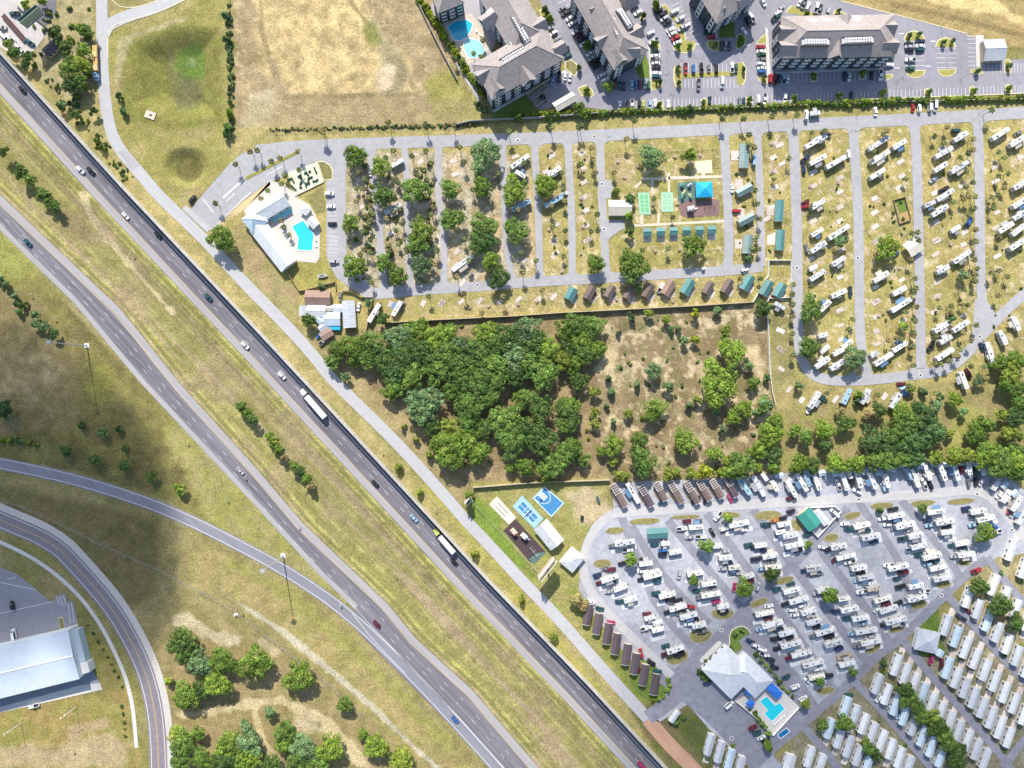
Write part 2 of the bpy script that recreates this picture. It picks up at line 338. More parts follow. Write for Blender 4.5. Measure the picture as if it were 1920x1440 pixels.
# lower park
paint([(880, 905), (1140, 897), (1130, 990), (1095, 1080), (1230, 1250), (1215, 1330), (1000, 1110)], (.35, .30, .11), 3, 4, 1, (.30, .285, .085), 18)
paint([(890, 930), (930, 960), (950, 1010), (1010, 1080), (995, 1090), (930, 1020), (880, 960)], (.17, .26, .03), 7, 8, .85)
paint([(1060, 925), (1110, 905), (1150, 960), (1120, 990), (1090, 980)], (.55, .42, .27), 8, 10, .85)
paint([(1060, 1105), (1090, 1110), (1210, 1270), (1230, 1330), (1190, 1310)], (.21, .24, .045), 6, 8, .8)
paint([(1180, 1330), (1260, 1310), (1330, 1330), (1420, 1440), (1300, 1515), (1210, 1380)], (.15, .16, .045), 5, 6, .95, (.21, .16, .08), 12)
paint([(1590, 1240), (1700, 1200), (1960, 1100), (1960, 1515), (1380, 1515), (1480, 1400)], (.27, .24, .185), 6, 5, .9, (.2, .18, .11), 10)
paint([(1700, 1150), (1760, 1130), (1765, 1200), (1780, 1230), (1720, 1230)], (.11, .19, .03), 3, 4, .95)
paint([(1800, 1060), (1960, 900), (1960, 1320), (1850, 1230)], (.42, .34, .20), 5, 6, .85, (.3, .25, .12), 12)
parkn2 = [(1000, 270), (1960, 214), (1960, 640), (1850, 700), (1500, 690), (1436, 570), (1130, 578), (800, 596), (1000, 520)]
paint(parkn2, (.62, .48, .33), 4, 4, .85, thr=.58, cell=10); paint(parkn2, (.23, .20, .06), 4, 4, .6, thr=.60, cell=17); paint(parkn2, (.22, .15, .07), 3, 3, .7, thr=.68, cell=6)
paint(med, (.36, .26, .17), 5, 6, .5, thr=.58, cell=70)
gr2 = [(650, 285), (830, 285), (990, 300), (1000, 500), (960, 540), (720, 550), (650, 540)]
paint(gr2, (.62, .53, .44), 4, 4, .8, thr=.57, cell=9); paint(gr2, (.24, .20, .11), 4, 4, .7, thr=.59, cell=8); paint(gr2, (.40, .26, .14), 4, 4, .6, thr=.6, cell=16)
paint([(1255, 1350), (1290, 1335), (1350, 1370), (1400, 1440), (1330, 1440)], (.10, .13, .035), 8, 8, .8)
lum = (C*np.array([.3, .55, .15])).sum(-1, keepdims=True); C = C*.93+lum*.07*np.array([1.05, 1.0, .8]); C *= np.array([.97, 1.0, .93])
C *= (0.70+0.36*n2+0.1*(n3-.5))[..., None]
out_ = (GX < -80) | (GX > 2000) | (GY < -80) | (GY > 1520)
C[out_] = np.array([.235, .205, .08])*(.8+.4*n3[out_][:, None])
gm = bpy.data.meshes.new('ground')
nv = GX.size; rows, cols = GX.shape
gz = np.zeros((rows, cols)); gz[:] = -0.06
def dip(poly, depth, slope):
    d = sdist(GX, GY, poly); t = np.clip(d/slope, 0, 1); gz[:] = gz-depth*t*t*(3-2*t)
dip([(245, 80), (330, 45), (415, 50), (415, 222), (330, 235), (240, 200)], 5.0, 55); dip(ell(349, 313, 46, 42), 3.0, 24)
medc = A_L[1:-1]+list(reversed(B_R[1:-1])); dd = sdist(GX, GY, medc); tt_ = np.clip((dd-10)/35, 0, 1); gz -= 1.6*tt_*tt_*(3-2*tt_)*(fbm(GX, GY, 300, 7, 2)*.4+.8)
gz += np.where((GX > -70) & (GX < 1990), (n2-.5)*.12-.03, 0)
co_ = np.stack([(GX-960)*S, (720-GY)*S, gz], -1).reshape(-1, 3)
idx = np.arange(nv).reshape(rows, cols)
q = np.stack([idx[:-1, :-1], idx[1:, :-1], idx[1:, 1:], idx[:-1, 1:]], -1).reshape(-1, 4)
gm.vertices.add(nv); gm.vertices.foreach_set('co', co_.ravel())
gm.loops.add(q.size); gm.loops.foreach_set('vertex_index', q.ravel().astype(np.int32))
gm.polygons.add(len(q)); gm.polygons.foreach_set('loop_start', np.arange(0, q.size, 4, dtype=np.int32)); gm.polygons.foreach_set('loop_total', np.full(len(q), 4, np.int32))
gm.update(); gm.validate()
ca = gm.color_attributes.new('cover', 'FLOAT_COLOR', 'POINT')
ca.data.foreach_set('color', np.concatenate([C.reshape(-1, 3), np.ones((nv, 1))], 1).astype(np.float32).ravel())
m = bpy.data.materials.new('ground_cover'); m.use_nodes = True; n = m.node_tree.nodes; l = m.node_tree.links; b = n['Principled BSDF']
b.inputs['Roughness'].default_value = 0.95; b.inputs['Specular IOR Level'].default_value = 0.1
at = n.new('ShaderNodeVertexColor'); at.layer_name = 'cover'; geo = n.new('ShaderNodeNewGeometry')
def tex(scale, detail, lo, hi):
    t = n.new('ShaderNodeTexNoise'); t.inputs['Scale'].default_value = scale; t.inputs['Detail'].default_value = detail; t.inputs['Roughness'].default_value = .7
    l.new(geo.outputs['Position'], t.inputs['Vector'])
    r = n.new('ShaderNodeMapRange'); r.inputs[1].default_value = .28; r.inputs[2].default_value = .72; r.inputs[3].default_value = lo; r.inputs[4].default_value = hi
    l.new(t.outputs[0], r.inputs[0]); return r.outputs[0], t.outputs[0]
a1, _ = tex(1.1, 8, .42, 1.58); a2, h2 = tex(0.22, 5, .78, 1.22)
mm = n.new('ShaderNodeMath'); mm.operation = 'MULTIPLY'; l.new(a1, mm.inputs[0]); l.new(a2, mm.inputs[1])
vm = n.new('ShaderNodeVectorMath'); vm.operation = 'SCALE'; l.new(at.outputs[0], vm.inputs[0]); l.new(mm.outputs[0], vm.inputs['Scale']); l.new(vm.outputs[0], b.inputs['Base Color'])
bp = n.new('ShaderNodeBump'); bp.inputs['Strength'].default_value = .5; bp.inputs['Distance'].default_value = .35; l.new(h2, bp.inputs['Height']); l.new(bp.outputs[0], b.inputs['Normal'])
gm.materials.append(m)
tag(link('ground', gm), kind='structure')

# ================================================================ ROADS AND PAVEMENT
HWY_DIR = R(47.0)
asph_hwy = mat('highway_asphalt', (.168, .158, .176), .85, .42, .55, stretch=(HWY_DIR, .03, 1.0), big=.10)
asph_old = mat('worn_asphalt', (.225, .22, .245), .85, .16, .5, stretch=(HWY_DIR, .04, 1.0), big=.06)
asph_road = mat('park_asphalt', (.36, .352, .36), .88, .12, .35, big=.08)
asph_lot = mat('lot_asphalt', (.275, .262, .29), .88, .13, .3, big=.10)
asph_dark = mat('dark_asphalt', (.15, .14, .165), .88, .12, .4, big=.08)
shoulder = mat('paved_shoulder', (.34, .325, .32), .88, .12, .5, stretch=(HWY_DIR, .05, 1.0))
conc = mat('concrete', (.56, .54, .51), .85, .08, .5, big=.06)
conc_road = mat('frontage_concrete', (.42, .415, .415), .85, .07, .4, big=.05)
conc_warm = mat('warm_concrete', (.62, .52, .40), .85, .10, .6)
gravel = mat('camp_gravel', (.355, .362, .395), .9, .2, .35, big=.2)  # blue-lilac lean: cool cast of the cloud shade mixed into the base colour
camp_asph = mat('camp_asphalt', (.235, .235, .272), .88, .18, .3, big=.12)
brickpave = mat('brick_paving', (.50, .30, .20), .85, .18, .7, stretch=(HWY_DIR, .12, .8))
paint_w = mat('road_paint_white', (.66, .65, .63), .7, .12, 1.5)
paint_y = mat('road_paint_yellow', (.70, .48, .12), .7, .12, 1.5)
kerb_m = mat('kerb_concrete', (.70, .64, .42), .8, .1, 1.0)
kerb_w = mat('kerb_grey', (.62, .58, .52), .8, .1, 1.0)
turf = mat('turf', (.25, .23, .06), .95, .3, .8, big=.1); turf_g = mat('green_turf', (.13, .19, .035), .95, .3, .8)
turf_y = mat('yellow_turf', (.33, .30, .085), .95, .25, .8); turf_o = mat('olive_turf', (.22, .195, .075), .95, .35, .6, big=.15)
def sheet(name, pts, z, m, parent=None, hgt=None):
    """flat outline (photo pixels) at height z"""
    ws = [P(x, y, z) for x, y in pts]
    from mathutils.geometry import tessellate_polygon
    tri = tessellate_polygon([ws]); vs = [tuple(p) for p in ws]; fs = []
    for t in tri:
        a, b_, c = (ws[i] for i in t); fs.append(tuple(t) if (b_-a).cross(c-a).z > 0 else tuple(reversed(t)))
    mb = MB(); mb.v = vs; mb.f = fs
    if hgt:
        n0 = len(vs); area = sum(ws[i].x*ws[(i+1) % n0].y-ws[(i+1) % n0].x*ws[i].y for i in range(n0))
        mb.v = vs+[(p[0], p[1], z-hgt) for p in vs]
        for i in range(n0):
            j = (i+1) % n0; mb.f.append((i, n0+i, n0+j, j) if area > 0 else (j, n0+j, n0+i, i))
    o = mb.build(name, m, parent)
    if not parent: tag(o, kind='structure')
    return o
def smooth(pts, it=2):
    for _ in range(it):
        o = [pts[0]]
        for a, b_ in zip(pts, pts[1:]):
            o += [(a[0]*.75+b_[0]*.25, a[1]*.75+b_[1]*.25), (a[0]*.25+b_[0]*.75, a[1]*.25+b_[1]*.75)]
        pts = o+[pts[-1]]
    return pts
def ribbon_pts(pts, off):
    """polyline (world) shifted sideways by off metres (left positive)"""
    out = []
    for i, p in enumerate(pts):
        a = pts[max(i-1, 0)]; c = pts[min(i+1, len(pts)-1)]; d = (c-a).normalized(); out.append(Vector((p.x-d.y*off, p.y+d.x*off, 0)))
    return out
def ribbon(name, px, w0, z, m, parent=None, off=0.0, sm=2, world=False, kind=True, dash=None):
    pts = px if world else [P(*q) for q in (smooth(px, sm) if sm else px)]
    a = ribbon_pts(pts, off+w0/2); b_ = ribbon_pts(pts, off-w0/2); mb = MB()
    if dash:
        acc = 0.0
        for i in range(len(pts)-1):
            seg = (pts[i+1]-pts[i]).length; k = 0
            t = (-acc) % dash[1]
            while t < seg:
                e = min(t+dash[0], seg); q0, q1 = t/seg, e/seg
                mb.poly([(*(b_[i].lerp(b_[i+1], q0)).xy, z), (*(b_[i].lerp(b_[i+1], q1)).xy, z), (*(a[i].lerp(a[i+1], q1)).xy, z), (*(a[i].lerp(a[i+1], q0)).xy, z)]); t += dash[1]
            acc += seg
    else:
        for i in range(len(pts)): mb.v += [(a[i].x, a[i].y, z), (b_[i].x, b_[i].y, z)]
        mb.f = [(2*i, 2*i+1, 2*i+3, 2*i+2) for i in range(len(pts)-1)]
    o = mb.build(name, m, parent)
    if not parent and kind: tag(o, kind='structure')
    return o
# --- highway
hA = sheet('highway', A_L+list(reversed(WALL)), 0.02, asph_hwy)
WA = [P(*q) for q in WALL]
ribbon('shoulder', WA, 3.6, .045, shoulder, hA, off=-13.8, world=True)
ribbon('edge_line', WA, .35, .065, paint_w, hA, off=-3.2, world=True); ribbon('edge_line', WA, .14, .069, paint_y, hA, off=-12.0, world=True)
for k in (1, 2): ribbon('lane_line', WA, .16, .065, paint_w, hA, off=-3.2-2.95*k, world=True, dash=(3.0, 12.0))
hB = sheet('highway', B_R+list(reversed(RAMP_L))+list(reversed(B_L)), 0.02, asph_hwy)
BR = [P(*q) for q in B_R]
ribbon('shoulder', BR, 3.8, .045, shoulder, hB, off=-2.0, world=True)
BLL = [P(*q) for q in B_L]
ribbon('shoulder', BLL, 2.6, .045, shoulder, hB, off=1.4, world=True)
ribbon('edge_line', BR, .14, .065, paint_y, hB, off=-4.0, world=True)
ribbon('edge_line', [P(*q) for q in ((655, 1128), (700, 1178), (780, 1262), (860, 1345), (945, 1440), (1010, 1520))], .2, .065, paint_w, hB, world=True)
for k in (1, 2): ribbon('lane_line', BR, .16, .065, paint_w, hB, off=-4.0-3.2*k, world=True, dash=(3.0, 12.0))
gore = sheet('gore', [(668, 1143), (682, 1152), (780, 1265), (948, 1450), (935, 1450), (780, 1285), (700, 1200)], .047, asph_dark, hB)
ribbon('ramp_line', [P(*q) for q in ((660, 1150), (700, 1200), (760, 1262))], .2, .07, paint_w, hB, world=True)
rampc = [(-500, 845), (-60, 862), (0, 868), (160, 903), (320, 957), (480, 1038), (560, 1085), (640, 1140), (720, 1212), (820, 1315), (915, 1420), (985, 1500)]
rp = ribbon('exit_ramp', rampc, 6.6, .05, asph_old)
RW = [P(*q) for q in smooth(rampc)]
ribbon('edge_line', RW, .25, .065, paint_w, rp, off=-2.4, world=True); ribbon('edge_line', RW, .25, .065, paint_w, rp, off=2.4, world=True)
# --- loop road with pavement, bottom left
loopc = [(-400, 870), (-60, 948), (0, 975), (100, 1017), (150, 1070), (208, 1137), (247, 1203), (273, 1260), (290, 1327), (297, 1400), (298, 1510), (300, 1900)]
LW = [P(*q) for q in smooth(loopc)]
ribbon('gravel_verge', LW, 4.5, .0, mat('pale_gravel', (.50, .47, .42), .95, .25, 1.2), off=6.0, world=True)
lp = ribbon('loop_road', LW, 9.4, .02, mat('loop_asphalt', (.215, .195, .215), .86, .14, .5, big=.06), world=True)
for o_, mm_, w_ in ((-3.6, paint_w, .3), (3.6, paint_w, .3), (.25, paint_y, .12), (-.25, paint_y, .12)): ribbon('edge_line', LW, w_, .04, mm_, lp, off=o_, world=True)
side = [(-40, 1000), (10, 1020), (75, 1053), (142, 1108), (183, 1162), (208, 1207), (232, 1260), (241, 1290), (250, 1330), (256, 1402)]
ribbon('footpath', side, 2.0, .05, conc)
# --- frontage road
FR = [(188, -450), (190, -60), (191, 0), (191, 100), (196, 180), (205, 240), (222, 278), (260, 322), (297, 367), (375, 440), (462, 535), (542, 615), (593, 673), (622, 712), (740, 825), (845, 942), (865, 967), (937, 1043), (990, 1102), (1030, 1140), (1130, 1255), (1215, 1348)]
fr = ribbon('frontage_road', FR, 6.0, .02, conc_road)
sheet('patch', [(222, 286), (233, 278), (261, 310), (248, 321)], .045, asph_road, fr)
ribbon('side_road', [(191, 60), (205, 45), (240, 29), (300, 12), (370, -25)], 6.4, .03, conc_road)
sheet('road_corner', [(203, 72), (203, 55), (240, 38), (225, 44), (212, 55)], .034, conc_road)
ribbon('kerb', [(203, 110), (202, 65), (212, 48), (235, 40), (300, 22), (372, -12)], .35, .09, kerb_m); ribbon('kerb', [(207, -10), (215, 8), (235, 15), (262, 13), (312, -6)], .35, .09, kerb_m)
br = ribbon('brick_road', [(1215, 1348), (1250, 1392), (1300, 1440), (1380, 1530), (1800, 1985)], 7.4, .02, brickpave)
WF = [P(*q) for q in FR]
# --- upper park roads
ent = sheet('entrance_drive', [(352, 398), (372, 374), (402, 340), (432, 305), (455, 287), (490, 274), (560, 266), (705, 258), (705, 290), (652, 298), (648, 330), (650, 480), (700, 540), (765, 535), (765, 556), (690, 562), (630, 520), (612, 480), (612, 340), (622, 318), (608, 303), (590, 304), (500, 345), (440, 388), (395, 432), (375, 420)], .02, asph_road)
# the two curbed strips in the entrance drive
def island(pts, m=None, z=.12, kerbm=None, name='traffic_island'):
    r = empty(name, (0, 0, 0)); tag(r, kind='structure')
    sheet('kerb', pts, z, kerbm or kerb_m, r, hgt=z+.02)
    cx = sum(p[0] for p in pts)/len(pts); cy = sum(p[1] for p in pts)/len(pts)
    ins = []
    for x, y in pts:
        d = math.hypot(x-cx, y-cy); k = max(.2, 1-1.7/d); ins.append((cx+(x-cx)*k, cy+(y-cy)*k))
    sheet('turf', ins, z+.02, m or turf, r)
    return r
def strip(a, b_, wd, n=5):
    """capsule outline between two photo points"""
    dx, dy = b_[0]-a[0], b_[1]-a[1]; L_ = math.hypot(dx, dy); ux, uy = dx/L_, dy/L_; o = []
    for c, s0 in ((b_, -90), (a, 90)):
        for k in range(n+1):
            t = R(s0+180*k/n); o.append((c[0]+wd/2*(ux*math.cos(t)-uy*math.sin(t)), c[1]+wd/2*(uy*math.cos(t)+ux*math.sin(t))))
    return o
island(strip((460, 335), (560, 284), 6), turf, kerbm=kerb_w); island(strip((420, 370), (455, 338), 5), conc, kerbm=kerb_w)
NR = {'top': ([(480, 283), (560, 274), (660, 270), (760, 267), (1020, 259), (1240, 248), (1450, 236), (1750, 222), (1970, 208)], 6.0),
      'bot': ([(690, 552), (760, 546), (883, 538), (1017, 527), (1100, 524), (1230, 515), (1363, 508), (1430, 500)], 5.2)}
ribbon('park_road', NR['top'][0], 6.2, .024, asph_road); ribbon('park_road', NR['bot'][0], 5.2, .024, asph_road)
for k, (pl, wd) in enumerate([
    ([(692, 275), (700, 333), (712, 423), (714, 480), (722, 545)], 3.6), ([(758, 272), (763, 323), (764, 400), (770, 545)], 3.4), ([(822, 268), (822, 373), (833, 440), (832, 540)], 3.6),
    ([(942, 265), (945, 333), (948, 450), (960, 530)], 3.6), ([(1002, 262), (1005, 330), (1010, 407), (1012, 525)], 3.8), ([(1065, 258), (1067, 320), (1072, 390), (1073, 524)], 3.8),
    ([(1125, 254), (1127, 340), (1133, 450), (1137, 520)], 4.2), ([(1357, 242), (1362, 330), (1368, 450), (1364, 508)], 4.8), ([(1420, 240), (1425, 353), (1428, 500)], 3.8),
    ([(1487, 236), (1493, 370), (1496, 540), (1496, 640), (1507, 687), (1533, 710), (1583, 715), (1650, 711), (1717, 702), (1767, 697), (1805, 672), (1833, 640), (1865, 602), (1910, 560), (1975, 505)], 5.4),
    ([(1599, 230), (1608, 370), (1611, 507), (1612, 650), (1628, 708)], 5.2), ([(1714, 224), (1720, 320), (1723, 460), (1727, 690)], 5.2), ([(1833, 220), (1837, 337), (1838, 557), (1852, 615)], 5.2)]):
    ribbon('park_road', pl, wd, .028+.004*k, asph_road)
def yat(pl, x):
    for (x0, y0), (x1, y1) in zip(pl, pl[1:]):
        if x0 <= x <= x1: return y0+(y1-y0)*(x-x0)/(x1-x0)
    return pl[-1][1]
def fillet(cx, hw, yl, r, dn, z):
    """rounded flare where a side road meets a cross road"""
    for sg in (-1, 1):
        c = (cx+sg*(hw+r), yl+dn*r); pts = [(cx+sg*(hw-1), yl-dn*1.5)]+[(c[0]-sg*r*math.cos(R(a)), c[1]-dn*r*math.sin(R(a))) for a in range(0, 91, 15)][::1]
        pts = [(cx+sg*(hw-1), yl+dn*r)]+pts[1:]+[(cx+sg*(hw+r), yl-dn*1.5), (cx+sg*(hw-1), yl-dn*1.5)]
        sheet('road_flare', pts, z, asph_road)
for cx, hw in ((822, 6), (942, 6), (1003, 6.5), (1065, 6.5), (1125, 7), (1357, 8), (1420, 6.5), (1487, 9), (1600, 9), (1714, 9), (1833, 9)): fillet(cx, hw, yat(NR['top'][0], cx)+10, 13 if cx > 1000 else 8, 1, .026)
for cx, hw in ((832, 6), (960, 6), (1012, 6.5), (1073, 6.5), (1137, 7), (1364, 8)): fillet(cx, hw, yat(NR['bot'][0], cx)-8.5, 11, -1, .026)
fillet(1612, 9, 702, 14, -1, .026); fillet(1727, 9, 692, 14, -1, .026)
sheet('road_corner', [(1828, 560), (1848, 560), (1868, 590), (1850, 612), (1822, 640)], .088, asph_road)
ribbon('entrance_apron', [(345, 388), (392, 432)], 3.0, .05, conc_road, sm=0)
sheet('forecourt', [(1128, 335), (1146, 338), (1150, 350), (1146, 372), (1128, 372)], .09, asph_road)
sheet('forecourt', [(1133, 412), (1168, 412), (1172, 428), (1160, 434), (1144, 446), (1133, 460)], .09, asph_road)
# --- apartment car parks
lot = sheet('car_park', [(985, -70), (1545, -70), (1577, 2), (1717, 37), (1813, 63), (1828, 68), (1838, 68), (1838, 116), (1970, 108), (1970, 172), (1850, 178), (1650, 185), (1500, 193), (1400, 201), (1150, 208), (1090, 200), (1010, 204), (990, 182), (1062, 130), (1040, 70)], .02, asph_lot)
sheet('courtyard', [(800, 20), (830, -20), (905, -20), (935, 60), (920, 105), (888, 120), (905, 180), (898, 190), (860, 130)], .02, mat('paver_grey', (.38, .36, .37), .85, .12, 1))
ribbon('kerb', [(1577, 2), (1717, 37), (1813, 63), (1813, 68), (1830, 68)], .4, .13, kerb_m, sm=0)
ribbon('kerb', [(1150, 208), (1400, 201), (1500, 193), (1650, 185), (1850, 178), (1970, 172)], .4, .13, kerb_m, sm=0)
# --- lower park pavement
camp = sheet('camp_pavement', [(1090, 1030), (1110, 985), (1150, 955), (1150, 905), (1350, 897), (1500, 885), (1700, 868), (1850, 862), (1970, 960), (1970, 1030), (1870, 1045), (1815, 1078), (1770, 1130), (1690, 1200), (1640, 1240), (1600, 1285), (1520, 1345), (1440, 1405), (1480, 1450), (1425, 1450), (1330, 1368), (1290, 1320), (1235, 1355), (1212, 1335), (1250, 1310), (1180, 1235), (1110, 1150), (1085, 1105)], .02, gravel)
lanes = [([(1150, 962), (1300, 952), (1450, 943), (1600, 934), (1760, 925), (1840, 915), (1890, 965), (1930, 1020), (1975, 1060)], 5.0), ([(1150, 962), (1118, 985), (1096, 1030), (1092, 1080), (1120, 1130), (1190, 1200), (1260, 1268)], 4.6),
    ([(1165, 968), (1200, 1060), (1232, 1140), (1300, 1215)], 4.4), ([(1183, 985), (1237, 1072), (1285, 1127), (1330, 1170)], 4.2), ([(1252, 975), (1317, 1055), (1397, 1150)], 4.4), ([(1325, 962), (1400, 1065), (1448, 1127), (1507, 1210), (1557, 1285), (1575, 1310)], 4.6),
    ([(1412, 955), (1507, 1090), (1582, 1185), (1625, 1240)], 4.6), ([(1480, 950), (1565, 1068), (1640, 1160), (1668, 1205)], 4.4), ([(1610, 940), (1625, 965), (1692, 1055), (1712, 1150)], 4.2), ([(1690, 938), (1775, 1040), (1802, 1085)], 4.2),
    ([(1260, 1268), (1320, 1222), (1395, 1142), (1485, 1062), (1590, 952)], 4.8), ([(1395, 1140), (1450, 1215), (1490, 1268), (1530, 1330)], 4.6), ([(1850, 1048), (1808, 1080), (1767, 1120), (1693, 1195), (1642, 1230), (1602, 1274), (1525, 1340), (1450, 1402), (1417, 1432), (1390, 1480)], 5.0),
    ([(1240, 1260), (1290, 1300), (1345, 1345), (1390, 1395), (1425, 1435)], 10.0), ([(1215, 1345), (1245, 1325), (1275, 1300)], 7.5)]
for k, (pl, wd) in enumerate(lanes): ribbon('camp_lane', pl, wd, .03+.004*k if k > 1 else .10+.004*k, camp_asph if k > 1 else mat('camp_concrete', (.45, .435, .425), .85, .1, .4, big=.08))
sheet('camp_pad', [(1300, 1215), (1400, 1150), (1500, 1270), (1530, 1335), (1500, 1370), (1430, 1410), (1380, 1360), (1270, 1290)], .024, camp_asph)
for k, (pl, wd) in enumerate([([(1693, 1200), (1735, 1255), (1783, 1308), (1883, 1422), (1900, 1450)], 4.2), ([(1775, 1115), (1825, 1173), (1917, 1273), (1980, 1340)], 4.2), ([(1600, 1275), (1650, 1327), (1717, 1405), (1755, 1450)], 4.2), ([(1510, 1365), (1567, 1433), (1580, 1455)], 4.4), ([(1850, 1045), (1900, 1110), (1960, 1170)], 4.0), ([(1880, 1440), (1925, 1380), (1970, 1350)], 4.5)]):
    ribbon('home_lane', pl, wd, .10+.004*k, camp_asph)

# ================================================================ PLANTS
def leaf_mesh(name, seed, clumps, per, leaf, squash=.62, cr0=.2, tall=1.0):
    """unit crown (radius 1, base z 0): clumps of leaf-sized faces over a lumpy dome, uneven outline, gaps"""
    r = np.random.default_rng(seed); V = []; T_ = []
    cs = []
    for k in range(clumps):
        a = r.random()*2*math.pi; t = math.sqrt(r.random()) if k > 2 else .2*r.random()
        rad = t*(.80+.16*math.sin(3*a+seed)+.08*math.sin(5*a+2*seed)); h = squash*math.sqrt(max(0, 1-(t*.93)**2))*(.75+.4*r.random())*tall
        cs.append((rad*math.cos(a), rad*math.sin(a), h*(.95 if r.random() > .3 else .62), cr0*(.75+.7*r.random())))
    for cx, cy, cz, cr in cs:
        tone = .62+.8*r.random(); warm = .9+.25*r.random()
        n_ = max(6, int(per*(cr/.2)**2))
        th = r.random(n_)*2*math.pi; z = 1-1.5*r.random(n_)
        q = np.sqrt(np.maximum(0, 1-z*z)); nrm = np.stack([q*np.cos(th), q*np.sin(th), z], 1)
        pos = np.array([cx, cy, cz])+nrm*cr*(.84+.24*r.random((n_, 1)))*np.array([1, 1, .85])
        d = nrm+r.normal(0, .38, (n_, 3)); d /= np.linalg.norm(d, axis=1)[:, None]
        u_ = np.cross(d, r.normal(0, 1, (n_, 3))); u_ /= np.linalg.norm(u_, axis=1)[:, None]; w_ = np.cross(d, u_)
        s_ = leaf*(.6+.8*r.random((n_, 1)))
        tn = tone*(.8+.4*r.random(n_))
        for i in range(n_):
            p = pos[i]; a_ = u_[i]*s_[i]; b_ = w_[i]*s_[i]*.75
            V.append((p-a_, p-b_, p+a_, p+b_)); T_.append((tn[i]*warm, tn[i], tn[i]*.9))
    V = np.array(V); n_ = len(V)
    me = bpy.data.meshes.new(name); me.from_pydata(V.reshape(-1, 3).tolist(), [], np.arange(n_*4).reshape(-1, 4).tolist()); me.update()
    ca_ = me.color_attributes.new('tint', 'FLOAT_COLOR', 'POINT')
    tt = np.repeat(np.concatenate([np.array(T_), np.ones((n_, 1))], 1), 4, axis=0).astype(np.float32); ca_.data.foreach_set('color', tt.ravel())
    return me
bark = mat('bark', (.16, .12, .085), .9, .2, 3.0)
LEAF = {'oak': leafmat('leaf_oak', (.128, .228, .062), .36, (1.1, 1.0, .8)), 'bright': leafmat('leaf_bright', (.17, .285, .055), .28, (1.15, 1, .8)),
        'yellow': leafmat('leaf_yellow', (.25, .315, .055), .2), 'grey': leafmat('leaf_grey', (.17, .27, .12), .2), 'hedge': leafmat('leaf_hedge', (.33, .38, .035), .2),
        'dark': leafmat('leaf_dark', (.10, .185, .062), .3), 'pale': leafmat('leaf_pale', (.42, .35, .16), .2)}
CROWN = {}
def crown(kind, size, k):
    key = (kind, size, k)
    if key not in CROWN:
        if ('geo', size, k) not in CROWN:
            CROWN[('geo', size, k)] = {'big': lambda: leaf_mesh('crown', 100+k, 85, 70, .052, .62, .155), 'mid': lambda: leaf_mesh('crown', 200+k, 46, 46, .075, .75, .20),
                'small': lambda: leaf_mesh('crown', 300+k, 20, 30, .13, .85, .28), 'scrub': lambda: leaf_mesh('crown', 400+k, 14, 26, .16, .6, .3)}[size]()
        me = CROWN[('geo', size, k)].copy(); me.materials.clear(); me.materials.append(LEAF[kind]); CROWN[key] = me
    return CROWN[key]
def trunk_mesh(seed):
    r = random.Random(seed); mb = MB(); top = Vector((r.uniform(-.06, .06), r.uniform(-.06, .06), .52))
    mb.tube((0, 0, -.02), top, .075, 7, .05)
    for k in range(5):
        a = k*1.26+r.random(); e = Vector((math.cos(a)*(.38+.2*r.random()), math.sin(a)*(.38+.2*r.random()), .78+.2*r.random())); mb.tube(top*(.8+.2*r.random()), e, .035, 5, .012)
    return mb.mesh('trunk', bark)
TRUNK = [trunk_mesh(k) for k in range(4)]
TN = [0]
SIZEW = lambda r: 'huge' if r > 34 else 'large' if r > 22 else 'medium' if r > 13 else 'small' if r > 7 else 'tiny'
KINDW = {'oak': 'dark green round tree', 'bright': 'bright green leafy tree', 'yellow': 'yellow-green bushy tree', 'grey': 'grey-green tree', 'dark': 'deep green tree', 'hedge': 'lime hedge shrub', 'pale': 'pale straw-coloured bush'}
def tree(px, py, r, kind='oak', ht=None, group='trees of the site'):
    """px,py,r: crown in photo pixels"""
    TN[0] += 1; k = TN[0]
    rm = r*S; h = ht or (rm*1.4+1.8 if rm < 3.5 else 4.6+rm*.85)
    base = .48*h if rm > 2.2 else .12*h          # crown base
    p = P(px, py, base+.45*rm)
    size = 'big' if rm > 5 else 'mid' if rm > 2.6 else 'small'
    nm = 'tree' if rm >= 3.0 else 'bush'
    if ht: nm = 'ornamental_tree'
    o = empty(nm, (p.x, p.y, 0), k*2.39)
    t = link('trunk', TRUNK[k % 4], o); t.scale = (max(.5, rm*.8),)*2+((base+.45*rm)/.8,)
    c = link('crown', crown(kind, size, k % (7 if size == 'big' else 5)), o, (0, 0, base)); zz = (h-base)/(.95 if size == 'big' else 1.05)
    sx = 1+.12*math.sin(k*3.3); c.scale = (rm*1.03*sx, rm*1.03/sx, zz)
    want(o, '%s %s' % (SIZEW(r), KINDW[kind] if nm != 'bush' else KINDW[kind].replace('bushy tree', 'bush').replace('leafy tree', 'bush').replace('round tree', 'bush').replace('tree', 'bush')), px, py, 'bush' if nm == 'bush' else 'tree', group if nm != 'bush' else 'bushes of the site')
    return o
def shrub(px, py, r, kind='grey', group='shrubs', desc=None):
    TN[0] += 1; k = TN[0]; rm = r*S; p = P(px, py, rm*.5)
    o = empty('shrub', (p.x, p.y, 0), k*1.7)
    t = link('stem', TRUNK[k % 4], o); t.scale = (rm*.5, rm*.5, rm*.6)
    c = link('foliage', crown(kind, 'small' if r > 5 else 'scrub', k % 5), o, (0, 0, .02)); c.scale = (rm*1.05, rm*1.05, rm*1.25)
    want(o, desc or ('%s %s shrub' % (SIZEW(r), {'grey': 'grey-green', 'oak': 'dark green', 'bright': 'bright green', 'yellow': 'yellow-green', 'dark': 'deep green', 'hedge': 'lime green', 'pale': 'pale straw'}[kind])), px, py, 'shrub', group)
    return o
